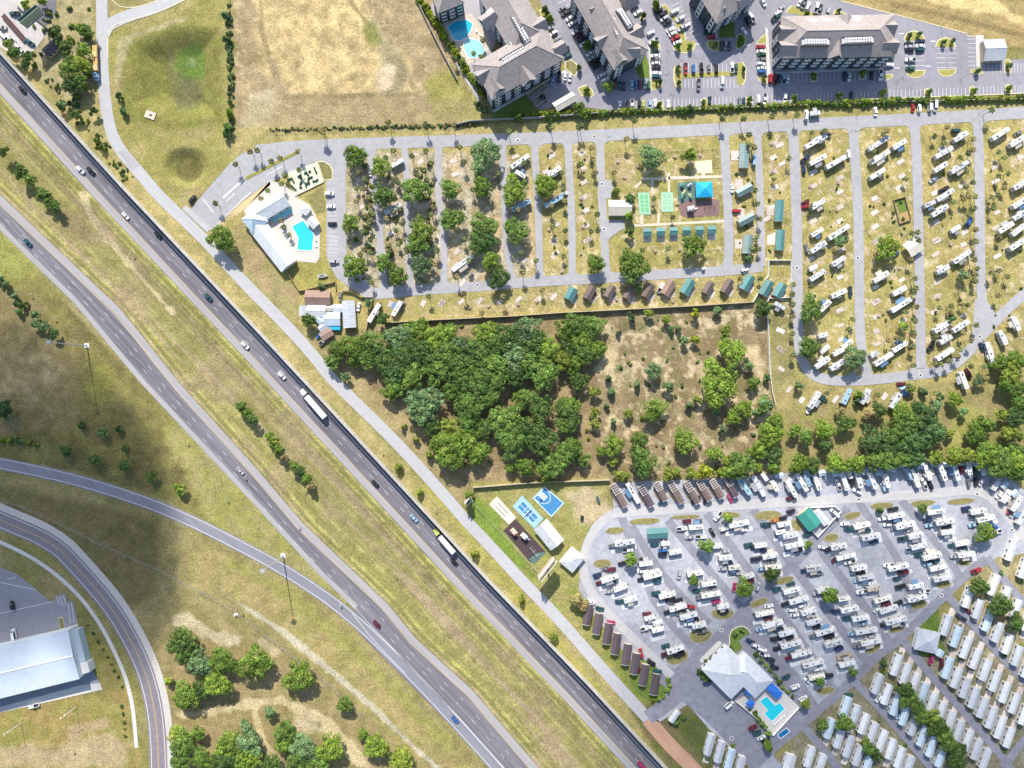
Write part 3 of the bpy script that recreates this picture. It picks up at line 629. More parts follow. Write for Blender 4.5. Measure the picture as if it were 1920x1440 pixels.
def frond_mesh(seed):
    r = random.Random(seed); mb = MB(); tint = []
    n_ = 22
    for k in range(n_):
        a = 2*math.pi*k/n_*1.0+r.uniform(-.15, .15); el = R(r.uniform(-15, 60)); L_ = r.uniform(.8, 1.05); w_ = .13
        pts = []; p = Vector((0, 0, 0)); e = el
        for s_ in range(4):
            pts.append(p.copy()); p = p+Vector((math.cos(a)*math.cos(e), math.sin(a)*math.cos(e), math.sin(e)))*L_/3; e -= R(32)
        sd_ = Vector((-math.sin(a), math.cos(a), 0)); ws = (.05, w_, w_*.9, .02); t = .75+.5*r.random()
        for sg in (-1, 1):
            for s_ in range(3):
                d0 = Vector((0, 0, -.05*s_))
                mb.poly([pts[s_], pts[s_]+sd_*sg*ws[s_]*1.4+d0-Vector((0, 0, .05)), pts[s_+1]+sd_*sg*ws[s_+1]*1.4+d0-Vector((0, 0, .06)), pts[s_+1]]); tint += [t]*4
    me = mb.mesh('fronds'); 
    ca_ = me.color_attributes.new('tint', 'FLOAT_COLOR', 'POINT'); ca_.data.foreach_set('color', np.array([(t, t, t*.9, 1) for t in tint], np.float32).ravel())
    return me
FR_ = [frond_mesh(k) for k in range(4)]
lp_ = [leafmat('palm_frond', (.19, .22, .085), .28), leafmat('palm_frond_dry', (.27, .23, .10), .25)]
FRM = []
for f_ in FR_:
    for m_ in lp_: g_ = f_.copy(); g_.materials.append(m_); FRM.append(g_)
_pt = MB(); _pt.tube((0, 0, -.02), (.02, .01, 1), .17, 7, .12); PT = _pt.mesh('trunk', mat('palm_trunk', (.24, .20, .16), .9, .2, 4))
def palm(px, py, h=6.0, r=1.9, dry=0, desc=None):
    TN[0] += 1; k = TN[0]; p = P(px, py, h); o = empty('palm_tree', (p.x, p.y, 0), k*2.1)
    t = link('trunk', PT, o); t.scale = (1, 1, h)
    c = link('crown', FRM[(k % 4)*2+(1 if dry else 0)], o, (0, 0, h)); c.scale = (r,)*3
    want(o, desc or ('%s palm tree with %s fronds' % ('tall' if h > 6.5 else 'short' if h < 4.5 else 'slender', 'dry' if dry else 'green')), px, py, 'palm tree', 'palm trees of the site')
W4 = T(600, 600, 4)
for x, y, r, k in [(90, 310, 60, 'oak'), (130, 230, 80, 'bright'), (240, 320, 45, 'yellow'), (250, 200, 105, 'bright'), (370, 190, 120, 'oak'), (480, 280, 115, 'oak'), (340, 290, 80, 'oak'), (600, 130, 115, 'grey'), (720, 90, 105, 'bright'),
    (640, 260, 130, 'oak'), (780, 250, 130, 'oak'), (560, 370, 115, 'dark'), (700, 400, 120, 'oak'), (560, 480, 85, 'oak'), (520, 540, 65, 'bright'), (880, 130, 115, 'bright'), (950, 90, 85, 'oak'), (930, 260, 120, 'oak'), (1060, 190, 85, 'grey'),
    (870, 370, 115, 'oak'), (1010, 330, 105, 'oak'), (1240, 100, 105, 'bright'), (1330, 200, 120, 'oak'), (1200, 240, 115, 'oak'), (1420, 120, 115, 'oak'), (1540, 80, 115, 'grey'), (1460, 260, 120, 'grey'), (1310, 320, 115, 'oak'), (1180, 330, 105, 'oak'),
    (1600, 190, 115, 'oak'), (1700, 220, 105, 'bright'), (1580, 310, 115, 'oak'), (1480, 400, 105, 'oak'), (1340, 440, 100, 'oak'), (1200, 470, 125, 'oak'), (1060, 450, 105, 'oak'), (1000, 530, 85, 'oak'), (1680, 410, 115, 'oak'), (1830, 300, 85, 'yellow'),
    (1850, 70, 90, 'bright'), (1900, 330, 75, 'bright'), (190, 420, 40, 'grey'), (770, 630, 145, 'grey'), (1120, 670, 125, 'oak'), (1110, 770, 90, 'oak'), (1250, 580, 90, 'oak'), (1520, 590, 80, 'oak'), (1660, 660, 105, 'oak'), (1860, 680, 95, 'oak'),
    (1850, 790, 80, 'oak'), (1380, 760, 125, 'oak'), (1430, 910, 135, 'oak'), (1640, 880, 140, 'oak'), (1500, 800, 95, 'oak'), (1230, 820, 85, 'oak'), (960, 800, 65, 'yellow'), (1080, 870, 80, 'bright'), (990, 970, 150, 'bright'), (1180, 990, 95, 'bright'),
    (870, 930, 60, 'bright'), (830, 800, 75, 'oak'), (1430, 1110, 45, 'bright'), (1540, 1100, 75, 'bright'), (1780, 1070, 105, 'oak'), (1890, 970, 85, 'bright'), (1690, 1120, 70, 'oak'), (1930, 30, 100, 'oak'), (2040, 60, 100, 'oak'), (1960, 150, 95, 'bright'), (1990, 240, 90, 'oak')]:
    tree(*W4(x, y), r/4, k, group='trees of the wood')
W5 = T(1060, 640, 4.8)
for x, y, r, k in [(60, 50, 100, 'oak'), (170, 50, 80, 'oak'), (290, 70, 90, 'bright'), (90, 180, 90, 'bright'), (130, 360, 90, 'oak'), (30, 590, 100, 'bright'), (50, 720, 90, 'oak'), (270, 450, 55, 'yellow'), (270, 640, 45, 'yellow'), (270, 740, 48, 'yellow'), (410, 460, 35, 'grey'),
    (380, 330, 30, 'grey'), (430, 720, 28, 'grey'), (375, 580, 25, 'grey'), (570, 650, 45, 'yellow'), (640, 390, 33, 'grey'), (790, 255, 80, 'grey'), (935, 410, 55, 'grey'), (805, 615, 108, 'bright'), (1400, 375, 190, 'bright'), (1510, 90, 125, 'bright'),
    (1650, 220, 42, 'grey'), (1700, 380, 58, 'bright'), (1810, 330, 36, 'grey'), (1185, 530, 42, 'yellow'), (1105, 575, 33, 'grey'), (1360, 625, 38, 'grey'), (1410, 790, 38, 'grey'), (1510, 690, 70, 'bright'), (1610, 610, 80, 'bright'), (1720, 640, 40, 'grey'),
    (1810, 570, 80, 'grey'), (1880, 710, 60, 'bright'), (435, 930, 98, 'bright'), (325, 990, 50, 'bright'), (430, 1085, 45, 'yellow'), (665, 905, 90, 'bright'), (720, 1090, 138, 'oak'), (480, 1200, 48, 'yellow'), (545, 1215, 42, 'yellow'), (930, 1195, 60, 'yellow'),
    (1010, 1175, 45, 'yellow'), (1130, 1185, 58, 'yellow'), (1250, 1170, 68, 'hedge'), (1380, 1175, 40, 'yellow'), (1090, 895, 118, 'bright'), (1345, 1015, 78, 'bright'), (1590, 1120, 125, 'oak'), (1730, 985, 85, 'bright'), (1850, 850, 118, 'bright'), (1880, 1030, 85, 'dark'),
    (1460, 1085, 60, 'yellow'), (20, 1000, 110, 'oak'), (170, 1070, 60, 'oak')]:
    tree(*W5(x, y), r/4.8, k, group='trees of the scrub field')
W6 = T(1080, 440, 6)
for x, y, r, k in [(625, 920, 45, 'grey'), (825, 890, 50, 'yellow'), (1010, 955, 58, 'yellow'), (1070, 1065, 36, 'grey'), (1150, 1060, 38, 'grey'), (1350, 890, 52, 'hedge'), (1590, 860, 48, 'grey'), (1680, 1090, 80, 'yellow'), (1220, 1200, 48, 'grey'), (1345, 1180, 52, 'hedge'), (480, 1100, 30, 'grey'),
    (215, 330, 112, 'bright'), (655, 340, 188, 'bright'), (1330, 110, 138, 'bright'), (700, 600, 46, 'grey'), (300, 620, 30, 'grey')]:
    tree(*W6(x, y), r/6, k)
for tl, lst in ((T(640, 240, 6), [(140, 310, 138, 'bright'), (440, 430, 112, 'bright'), (460, 740, 138, 'oak'), (830, 690, 158, 'oak'), (95, 1070, 108, 'bright'), (880, 1150, 145, 'bright'), (1225, 670, 118, 'oak'), (1240, 1010, 138, 'oak'), (1610, 290, 185, 'grey'), (1590, 650, 120, 'bright'), (1590, 1090, 158, 'oak'), (1560, 1290, 140, 'oak')]),
                (T(900, 240, 6), [(390, 690, 158, 'bright'), (410, 1150, 148, 'oak'), (740, 640, 138, 'bright')]),
                (T(520, 440, 6), [(850, 350, 138, 'bright'), (1200, 310, 105, 'bright'), (1350, 450, 118, 'bright'), (1610, 340, 128, 'grey'), (1560, 110, 125, 'oak'), (350, 960, 75, 'oak'), (1190, 950, 75, 'oak'), (1030, 760, 50, 'grey'), (500, 590, 45, 'grey')]),
                (T(800, 440, 6), [(620, 60, 145, 'dark'), (720, 290, 108, 'bright'), (810, 460, 130, 'oak')]),
                (T(1120, 240, 6), [(620, 310, 142, 'grey'), (1040, 300, 80, 'bright'), (370, 1170, 52, 'oak'), (210, 730, 46, 'yellow'), (370, 800, 55, 'dark'), (370, 990, 50, 'bright')]),
                (T(1360, 440, 6), [(980, 830, 138, 'oak'), (430, 820, 100, 'oak'), (960, 1270, 128, 'oak'), (1470, 1380, 132, 'grey'), (1310, 60, 80, 'grey'), (250, 270, 45, 'grey')]),
                (T(1600, 440, 6), [(400, 130, 138, 'bright'), (1240, 450, 60, 'grey'), (550, 1030, 55, 'bright'), (1100, 950, 50, 'grey')]),
                (T(1400, 620, 6), [(210, 840, 90, 'bright'), (340, 1050, 98, 'bright'), (250, 1190, 110, 'bright'), (540, 1120, 78, 'bright'), (680, 1200, 88, 'oak'), (890, 1110, 118, 'bright'), (1130, 1040, 108, 'oak'), (120, 1350, 75, 'yellow'), (300, 1370, 98, 'dark'), (900, 1310, 78, 'dark'), (70, 590, 68, 'bright'), (580, 620, 52, 'grey'), (1490, 900, 88, 'oak'), (1060, 900, 60, 'pale'), (1380, 930, 75, 'pale'), (1250, 720, 45, 'bright'), (1230, 800, 40, 'grey')]),
                (T(1600, 620, 6), [(560, 920, 120, 'bright'), (250, 1250, 170, 'dark'), (450, 1180, 155, 'oak'), (620, 1050, 170, 'oak'), (820, 1000, 160, 'dark'), (920, 1120, 160, 'dark'), (700, 1260, 155, 'dark'), (500, 1340, 140, 'dark'), (350, 1400, 125, 'oak'), (1150, 770, 85, 'bright'), (720, 850, 70, 'dark'), (930, 860, 78, 'grey'), (1400, 1150, 125, 'bright'), (1490, 1060, 105, 'bright'), (1660, 360, 98, 'bright'), (1790, 500, 128, 'yellow'), (1850, 340, 118, 'bright'), (1700, 590, 98, 'bright'), (1850, 640, 108, 'oak'), (1890, 830, 118, 'bright'), (1860, 960, 118, 'dark'), (1500, 1360, 115, 'oak'), (1650, 1390, 112, 'oak'), (1850, 1360, 112, 'oak'), (1250, 1400, 105, 'yellow'), (1740, 1150, 75, 'yellow'), (1850, 1170, 78, 'yellow'), (1690, 930, 80, 'yellow'), (1090, 1150, 55, 'yellow'), (970, 740, 40, 'grey'), (780, 690, 42, 'grey'), (640, 650, 50, 'yellow'), (1240, 920, 50, 'grey'), (1420, 560, 60, 'grey')]),
                (T(1360, 840, 6), [(150, 220, 118, 'oak'), (40, 260, 92, 'bright'), (370, 215, 60, 'yellow'), (560, 215, 80, 'bright'), (850, 180, 118, 'bright'), (990, 190, 98, 'oak'), (1250, 185, 125, 'bright'), (1410, 180, 98, 'bright')]),
                (T(1600, 840, 6), [(80, 180, 98, 'bright'), (280, 130, 145, 'oak'), (490, 120, 138, 'oak'), (700, 120, 118, 'dark'), (940, 100, 95, 'yellow'), (1140, 110, 105, 'yellow'), (1310, 90, 88, 'yellow'), (1550, 100, 150, 'bright'), (1700, 190, 155, 'oak'), (1850, 140, 145, 'bright'), (1860, 300, 105, 'oak'), (1500, 960, 118, 'bright'), (780, 680, 58, 'bright'), (290, 690, 38, 'oak')]),
                (T(1120, 840, 6), [(385, 1255, 82, 'bright'), (1225, 1110, 92, 'oak'), (1470, 790, 55, 'bright')]), (T(1360, 840, 6), [(930, 1080, 48, 'bright')]),
                (T(1340, 1060, 6), [(340, 260, 112, 'bright'), (1315, 345, 100, 'bright'), (1550, 1205, 58, 'oak'), (650, 100, 75, 'oak')]), (T(1060, 1060, 6), [(1445, 170, 62, 'bright')]),
                (T(1600, 1060, 6), [(1430, 240, 105, 'oak'), (1670, 460, 138, 'oak'), (1830, 640, 105, 'oak'), (340, 1100, 50, 'oak')]),
                (T(1600, 1200, 6), [(590, 570, 98, 'oak'), (640, 680, 108, 'oak'), (720, 760, 98, 'oak'), (790, 860, 108, 'oak'), (890, 880, 105, 'bright'), (960, 990, 118, 'oak'), (1020, 1070, 105, 'oak'), (1090, 1180, 108, 'oak'), (1180, 1240, 105, 'oak'), (1190, 1360, 108, 'oak')]),
                (T(1400, 1200, 6), [(1110, 940, 100, 'oak'), (860, 960, 68, 'oak'), (1340, 1150, 60, 'bright'), (1400, 1230, 88, 'oak'), (1470, 1310, 60, 'oak'), (670, 720, 58, 'yellow'), (240, 1200, 55, 'bright'), (820, 470, 60, 'oak')]),
                (T(300, 1100, 4), [(145, 420, 110, 'oak'), (190, 500, 85, 'oak'), (290, 580, 105, 'grey'), (460, 570, 105, 'bright'), (700, 590, 128, 'bright'), (1030, 680, 118, 'bright'), (180, 830, 105, 'bright'), (420, 740, 105, 'bright'), (290, 790, 80, 'oak'), (70, 700, 30, 'yellow'), (825, 950, 48, 'grey'), (630, 1030, 35, 'grey'), (1385, 890, 60, 'bright'), (130, 1120, 78, 'yellow'), (285, 1100, 58, 'bright'), (150, 1190, 98, 'oak'), (300, 1300, 88, 'bright'), (150, 1310, 78, 'oak'),
                    (500, 1200, 105, 'bright'), (650, 1180, 108, 'grey'), (480, 1310, 98, 'oak'), (640, 1300, 105, 'bright'), (930, 1100, 88, 'oak'), (930, 1190, 75, 'bright'), (1070, 1220, 105, 'grey'), (1030, 1310, 88, 'oak'), (1270, 1220, 108, 'bright'), (1520, 1110, 45, 'bright'), (1620, 1210, 98, 'bright'), (830, 1340, 78, 'oak'), (1810, 1310, 98, 'yellow'), (1180, 1330, 80, 'oak')]),
                (T(0, 720, 4), [(20, 190, 68, 'dark'), (625, 310, 28, 'dark'), (765, 370, 36, 'dark'), (900, 335, 26, 'dark'), (940, 480, 26, 'dark'), (490, 500, 44, 'dark'), (710, 570, 48, 'dark'), (925, 615, 48, 'dark'), (1130, 690, 46, 'oak'), (1345, 785, 46, 'bright')]),
                (T(0, 360, 4), [(320, 10, 48, 'oak'), (360, 65, 44, 'oak'), (410, 105, 42, 'oak'), (1650, 350, 106, 'bright'), (265, 915, 34, 'grey'), (265, 985, 38, 'grey'), (330, 1005, 40, 'grey'), (400, 1065, 40, 'dark'), (55, 700, 28, 'grey'), (125, 785, 28, 'grey'), (185, 850, 25, 'oak'), (130, 840, 22, 'grey'), (150, 900, 24, 'grey'), (0, 650, 30, 'grey')]),
                (T(0, 0, 4), [(20, 1140, 38, 'oak'), (150, 1285, 52, 'oak'), (220, 1345, 48, 'oak'), (560, 860, 42, 'oak'), (455, 790, 36, 'grey'), (510, 510, 85, 'bright'), (600, 470, 75, 'yellow'), (530, 620, 80, 'oak'), (600, 600, 60, 'bright'), (620, 380, 60, 'bright'), (640, 230, 50, 'oak'), (600, 210, 40, 'bright'), (410, 240, 55, 'oak'), (205, 430, 50, 'oak'), (100, 400, 50, 'oak'), (60, 330, 40, 'bright'), (180, 490, 32, 'grey'), (490, 350, 55, 'oak'), (440, 300, 40, 'bright'), (190, 30, 34, 'yellow'), (310, 10, 34, 'yellow'), (700, 830, 32, 'oak'), (1730, 850, 30, 'bright'), (1710, 960, 32, 'oak'), (1700, 300, 26, 'grey'), (1690, 120, 28, 'grey'), (900, 720, 26, 'grey'), (935, 840, 26, 'grey'), (735, 1060, 22, 'bright'), (775, 1110, 22, 'bright'), (1700, 1010, 30, 'dark')]),
                (T(360, 660, 4), [(365, 405, 42, 'oak'), (410, 455, 42, 'bright'), (450, 505, 46, 'oak'), (578, 625, 38, 'bright'), (612, 675, 42, 'bright'), (650, 725, 42, 'bright'), (765, 855, 42, 'bright'), (812, 895, 42, 'oak'), (860, 945, 42, 'bright'), (690, 790, 30, 'pale'), (895, 1005, 32, 'pale'), (1550, 865, 30, 'yellow'), (1705, 1050, 26, 'yellow'), (1780, 775, 28, 'yellow'), (1685, 655, 25, 'yellow'), (1590, 560, 20, 'yellow')]),
                (T(780, 1080, 4), [(790, 175, 28, 'yellow'), (1030, 455, 38, 'yellow'), (1210, 185, 55, 'pale'), (1250, 220, 45, 'pale')]),
                (T(860, 880, 6), [(110, 290, 50, 'bright'), (970, 90, 55, 'yellow'), (180, 940, 45, 'yellow')])):
    for x, y, r, k in lst: tree(*tl(x, y), r/tl.k, k)
def shrub_line(pts, gap, r0, kinds, group, desc=None):
    ws = pts; rr = random.Random(int(pts[0][0]+pts[0][1]))
    for a, b_ in zip(ws, ws[1:]):
        L_ = math.hypot(b_[0]-a[0], b_[1]-a[1]); n_ = max(1, int(L_/gap))
        for k in range(n_):
            t = (k+.5)/n_; shrub(a[0]+(b_[0]-a[0])*t+rr.uniform(-1, 1), a[1]+(b_[1]-a[1])*t+rr.uniform(-1.2, 1.2), r0*rr.uniform(.75, 1.25), rr.choice(kinds), group, desc)
shrub_line([(785, -5), (905, 178)], 6, 6.5, ['hedge', 'hedge', 'yellow'], 'lime hedge by the apartment pool')
shrub_line([(960, 216), (1120, 212), (1300, 205), (1500, 196), (1700, 189), (1925, 184)], 11, 6.5, ['bright', 'yellow', 'oak', 'yellow'], 'hedge below the apartment car park')
shrub_line([(427, 20), (429, 120), (432, 250)], 15, 4.0, ['dark', 'oak', 'grey'], 'bushes on the field boundary')
shrub_line([(890, 190), (905, 205), (925, 212)], 9, 5, ['oak', 'grey'], 'bushes at the hedge corner')
shrub_line([(0, 825), (35, 825), (75, 835)], 11, 6, ['yellow', 'grey'], 'scrub by the ramp')
shrub_line([(158, 1165), (180, 1195), (205, 1240), (225, 1275), (232, 1300)], 13, 2.6, ['dark', 'oak'], 'low bushes beside the footpath')
shrub_line([(228, 1318), (232, 1360), (236, 1385)], 11, 3, ['dark', 'oak'], 'low bushes at the end of the footpath')
shrub_line([(1310, 1262), (1330, 1242), (1350, 1228), (1368, 1215)], 9, 6, ['dark', 'oak', 'bright'], 'planting beside the lower clubhouse')
shrub_line([(1415, 1222), (1440, 1252), (1465, 1285), (1490, 1310)], 11, 5, ['oak', 'grey', 'bright'], 'planting above the lower pool')
shrub_line([(1405, 1325), (1425, 1352), (1445, 1380)], 10, 5, ['oak', 'bright'], 'planting below the lower pool')
shrub_line([(1218, 1312), (1240, 1310), (1256, 1290), (1252, 1270)], 9, 4.5, ['oak', 'bright', 'yellow'], 'planting at the gate')
shrub_line([(1258, 1360), (1275, 1350), (1290, 1345)], 10, 5, ['oak', 'dark'], 'planting by the gate hut')
# palms
for tl, lst in ((T(640, 240, 6), [(585, 250, 6), (500, 330, 5), (790, 310, 6), (950, 260, 6), (1010, 390, 6), (930, 470, 5), (850, 520, 5), (1330, 210, 6), (1380, 380, 6), (190, 500, 5), (270, 590, 5), (230, 680, 5), (170, 820, 5), (310, 780, 5), (330, 940, 5), (310, 1060, 5), (240, 1160, 5), (320, 1250, 5), (640, 610, 5), (690, 640, 5), (1030, 890, 6), (680, 1070, 5), (610, 1150, 4), (640, 1300, 4), (520, 1340, 4), (700, 1250, 4), (1070, 1380, 6), (1000, 1250, 5), (1480, 690, 5), (1760, 510, 5), (1380, 1250, 5), (660, 910, 5), (510, 1020, 6), (870, 1000, 5), (320, 1400, 5), (1660, 750, 5), (740, 1390, 4)]),
                (T(900, 240, 6), [(500, 390, 6), (1250, 220, 6), (1270, 350, 6), (1300, 500, 4), (1140, 400, 5), (800, 880, 6), (430, 920, 6), (1320, 970, 6), (960, 1150, 5), (940, 690, 5), (950, 820, 5), (820, 1110, 5), (920, 500, 5), (1250, 1160, 5), (1110, 420, 4)]),
                (T(400, 240, 6), [(410, 265, 6), (490, 250, 6), (945, 258, 6), (745, 335, 6), (650, 375, 6), (245, 405, 6), (20, 845, 6), (795, 520, 4), (765, 625, 5), (610, 700, 4), (530, 790, 4), (960, 470, 4), (760, 1040, 3.5), (790, 1110, 3.5), (850, 1200, 3.5), (1205, 25, 7), (1230, 45, 7)]),
                (T(480, 0, 4), [(990, 915, 7), (1270, 930, 7), (1480, 935, 7)]),
                (T(1120, 240, 6), [(330, 120, 6), (1710, 70, 6), (1770, 210, 6), (1780, 700, 5), (1800, 850, 5), (1830, 1020, 5), (1710, 190, 5), (1800, 1220, 4), (1820, 1360, 4), (850, 1000, 4), (640, 790, 5), (800, 1350, 5), (190, 500, 4), (510, 1370, 4)]),
                (T(800, 440, 6), [(470, 290, 7), (340, 470, 7), (110, 170, 6), (1080, 420, 7), (1060, 210, 6), (1230, 290, 6), (1540, 240, 4), (860, 700, 7), (420, 660, 6), (620, 880, 6), (1300, 620, 5), (20, 690, 6), (90, 330, 6)]),
                (T(1360, 220, 6), [(720, 460, 5), (1120, 150, 5), (980, 170, 3.5), (550, 690, 3), (960, 1010, 4), (330, 340, 5)]),
                (T(1600, 220, 6), [(1060, 110, 4), (920, 210, 4), (1020, 290, 4), (1350, 240, 5), (1350, 360, 5), (1210, 450, 5), (1300, 400, 5), (1270, 610, 4), (1350, 730, 5), (1270, 780, 4), (1380, 890, 5), (1240, 920, 4), (1300, 890, 5), (1370, 1020, 5), (1130, 950, 4), (1300, 1090, 5), (1380, 1260, 5), (1380, 1390, 5), (730, 1290, 5), (660, 1300, 5), (740, 1380, 4), (230, 390, 6), (390, 150, 5), (340, 190, 5), (1640, 660, 4), (1750, 630, 4), (1700, 450, 4), (1630, 870, 4), (1700, 790, 4), (1570, 900, 5), (1580, 1020, 5), (1640, 390, 4), (1650, 1350, 4), (590, 690, 4)]),
                (T(1600, 440, 6), [(1390, 75, 5), (1370, 280, 5), (1270, 320, 5), (1400, 380, 5), (1380, 450, 5), (1290, 460, 5), (1380, 520, 5), (1250, 620, 5), (1110, 800, 5), (970, 820, 5), (1290, 790, 5), (1230, 780, 4), (700, 490, 5), (710, 600, 5), (690, 650, 5), (720, 810, 5), (590, 870, 4), (700, 970, 5), (550, 1050, 5), (690, 1100, 5), (400, 1190, 5), (540, 1180, 4), (670, 1260, 5), (490, 1160, 5), (940, 1140, 5), (1240, 1100, 5), (1390, 1020, 5), (1330, 1190, 6), (1640, 400, 4), (1740, 470, 4), (1630, 680, 5), (1560, 430, 5), (650, 280, 5), (270, 260, 5), (1100, 880, 5), (1180, 1370, 5), (1210, 1290, 4)]),
                (T(1360, 440, 6), [(770, 560, 4), (760, 670, 4), (770, 780, 4), (760, 920, 4), (760, 1110, 4), (770, 1350, 5), (1440, 950, 5), (1390, 1060, 4), (970, 580, 4), (170, 490, 4), (400, 490, 4), (310, 150, 4), (340, 60, 4)]),
                (T(1600, 620, 6), [(680, 180, 5), (690, 60, 5), (680, 390, 5), (1160, 280, 5), (1080, 340, 6), (990, 380, 6), (920, 370, 4), (1480, 400, 5), (1330, 400, 5), (1500, 540, 5), (930, 700, 5), (630, 620, 5)]),
                (T(1400, 620, 6), [(530, 270, 5), (910, 700, 4), (1300, 730, 4), (1480, 720, 4)])):
    for x, y, h in lst: palm(*tl(x, y), h, 1.5+.08*h, dry=(int(x+y) % 3 == 0))
for x, y, h in ((955, 246, 7), (1035, 238, 7), (1090, 235, 7), (1190, 225, 7), (1355, 222, 6.5), (1395, 222, 6.5), (1448, 218, 6.5), (1860, 206, 7), (1495, 215, 6), (1085, 238, 7)): palm(x, y, h, 2.1)
# apartment courtyard palms and island trees
for x, y in ((860, 92), (868, 112), (905, 75), (902, 105), (925, 95), (888, 100), (853, 108)): palm(x, y, 5, 1.8)
for x, y, r in ((1022, 22, 9), (1030, 36, 8), (1102, 85, 9), (1085, 128, 6), (1100, 170, 7), (1140, 162, 12), (1095, 212, 11), (972, 222, 9), (1028, 224, 8), (1085, 200, 12), (1205, 32, 7), (1230, 10, 9), (1228, 84, 7), (1270, 88, 6), (1292, 88, 6), (1340, 86, 5), (1390, 76, 7), (1271, 128, 5), (1272, 156, 5), (1393, 130, 5), (1236, 155, 6), (1236, 197, 6), (1318, 193, 5), (1405, 187, 6), (1489, 183, 6), (1573, 180, 6), (1655, 174, 6), (1740, 174, 6), (1824, 172, 6), (1890, 166, 6), (1525, 143, 6), (1617, 138, 6), (1703, 68, 5), (1722, 66, 5), (1768, 80, 5), (1785, 78, 5), (1890, 125, 5), (1830, 134, 5), (1432, 146, 5), (1512, 28, 6), (1572, 22, 5), (1667, 52, 5)):
    tree(x, y, r*.85, 'grey' if r < 6 else 'bright', ht=2.0+r*.35, group='small trees of the apartment car park')

rs = random.Random(77)
SCRUB = {}
def scrub(px, py, r, kind='grey', *a_):
    """low scrub nobody could count: gathered, then joined into one object"""
    TN[0] += 1; k = TN[0]; rm = r*S; p = P(px, py, rm*.5); me = crown(kind, 'scrub', k % 5); n_ = len(me.vertices)
    c = np.empty(n_*3, np.float32); me.vertices.foreach_get('co', c); c = c.reshape(-1, 3)*np.array([rm*1.05, rm*1.05, rm*1.2]); an = k*1.7
    c = np.stack([c[:, 0]*math.cos(an)-c[:, 1]*math.sin(an)+p.x, c[:, 0]*math.sin(an)+c[:, 1]*math.cos(an)+p.y, c[:, 2]], 1)
    t = np.empty(n_*4, np.float32); me.color_attributes['tint'].data.foreach_get('color', t); SCRUB.setdefault(kind, []).append((c, t.reshape(-1, 4)*rs.uniform(.8, 1.2)))
def build_scrub():
    co_, ti, mi, me = [], [], [], bpy.data.meshes.new('low_scrub')
    for i, (kd, lst) in enumerate(SCRUB.items()):
        me.materials.append(LEAF[kd])
        for c, t in lst: co_.append(c); ti.append(t); mi += [i]*(len(c)//4)
    co_ = np.concatenate(co_); me.from_pydata(co_.tolist(), [], np.arange(len(co_)).reshape(-1, 4).tolist()); me.update()
    me.polygons.foreach_set('material_index', np.array(mi, np.int32)); ca_ = me.color_attributes.new('tint', 'FLOAT_COLOR', 'POINT'); ca_.data.foreach_set('color', np.concatenate(ti).astype(np.float32).ravel())
    tag(link('low_scrub', me), 'low scrub scattered over the rough ground and pitches', 'scrub', kind='stuff')
for k in range(110):
    t = k/110+rs.uniform(0, .006); scrub(505+395*t, 243-9*t+rs.uniform(-2.5, 2.5), rs.uniform(1.2, 3.6), rs.choice(['dark', 'oak', 'grey', 'pale']))
for k in range(60):
    t = rs.random(); scrub(429+6*t+rs.uniform(-4, 5), 5+245*t, rs.uniform(1.5, 4), rs.choice(['dark', 'oak', 'grey']))
for k in range(60):
    t = rs.random(); scrub(95+150*t+rs.uniform(-12, 12), 150+190*t+rs.uniform(-8, 8), rs.uniform(1.5, 4), rs.choice(['dark', 'oak', 'grey', 'yellow']))
for k in range(42):
    x, y = rs.uniform(1135, 1432), rs.uniform(592, 885); scrub(x, y, rs.uniform(1.6, 4.5), rs.choice(['grey', 'grey', 'yellow', 'oak', 'bright']), 'low bushes of the scrub field')
for k in range(40):
    x, y = rs.uniform(690, 1110), rs.uniform(612, 890)
    if x > 690+(y-690)*.9: scrub(x, y, rs.uniform(3, 6), rs.choice(['grey', 'yellow', 'oak']), 'undergrowth at the wood edge')
for k in range(30):
    x, y = rs.uniform(60, 175), rs.uniform(10, 220)
    if x > 40+(y-130)*.95: scrub(x, y, rs.uniform(3, 7), rs.choice(['grey', 'yellow', 'oak', 'bright']), 'rough bushes in the top left corner')

for k in range(75):
    x, y = rs.choice([rs.uniform(662, 700), rs.uniform(725, 752), rs.uniform(772, 815)]), rs.uniform(300, 535); scrub(x, y, rs.uniform(2.5, 5.0), rs.choice(['grey', 'yellow', 'pale', 'oak']), 'dry shrubs on the gravel pitches')
for k in range(30):
    x, y = rs.choice([rs.uniform(665, 700), rs.uniform(725, 752), rs.uniform(775, 815)]), rs.uniform(310, 530); palm(x, y, rs.uniform(3, 6), rs.uniform(1.5, 2.1), dry=rs.random() < .5)
for k in range(40):
    x = rs.choice([1040, 1098, 1450, 1395])+rs.uniform(-16, 16); scrub(x, rs.uniform(285, 480), rs.uniform(1.5, 3.2), rs.choice(['grey', 'yellow', 'oak']), 'small shrubs on the empty pitches')
for k in range(60):
    x = rs.choice([1550, 1665, 1780, 1885])+rs.uniform(-34, 34); scrub(x, rs.uniform(260, 660), rs.uniform(1.5, 3.4), rs.choice(['grey', 'yellow', 'oak']), 'small shrubs on the upper park pitches')
build_scrub()

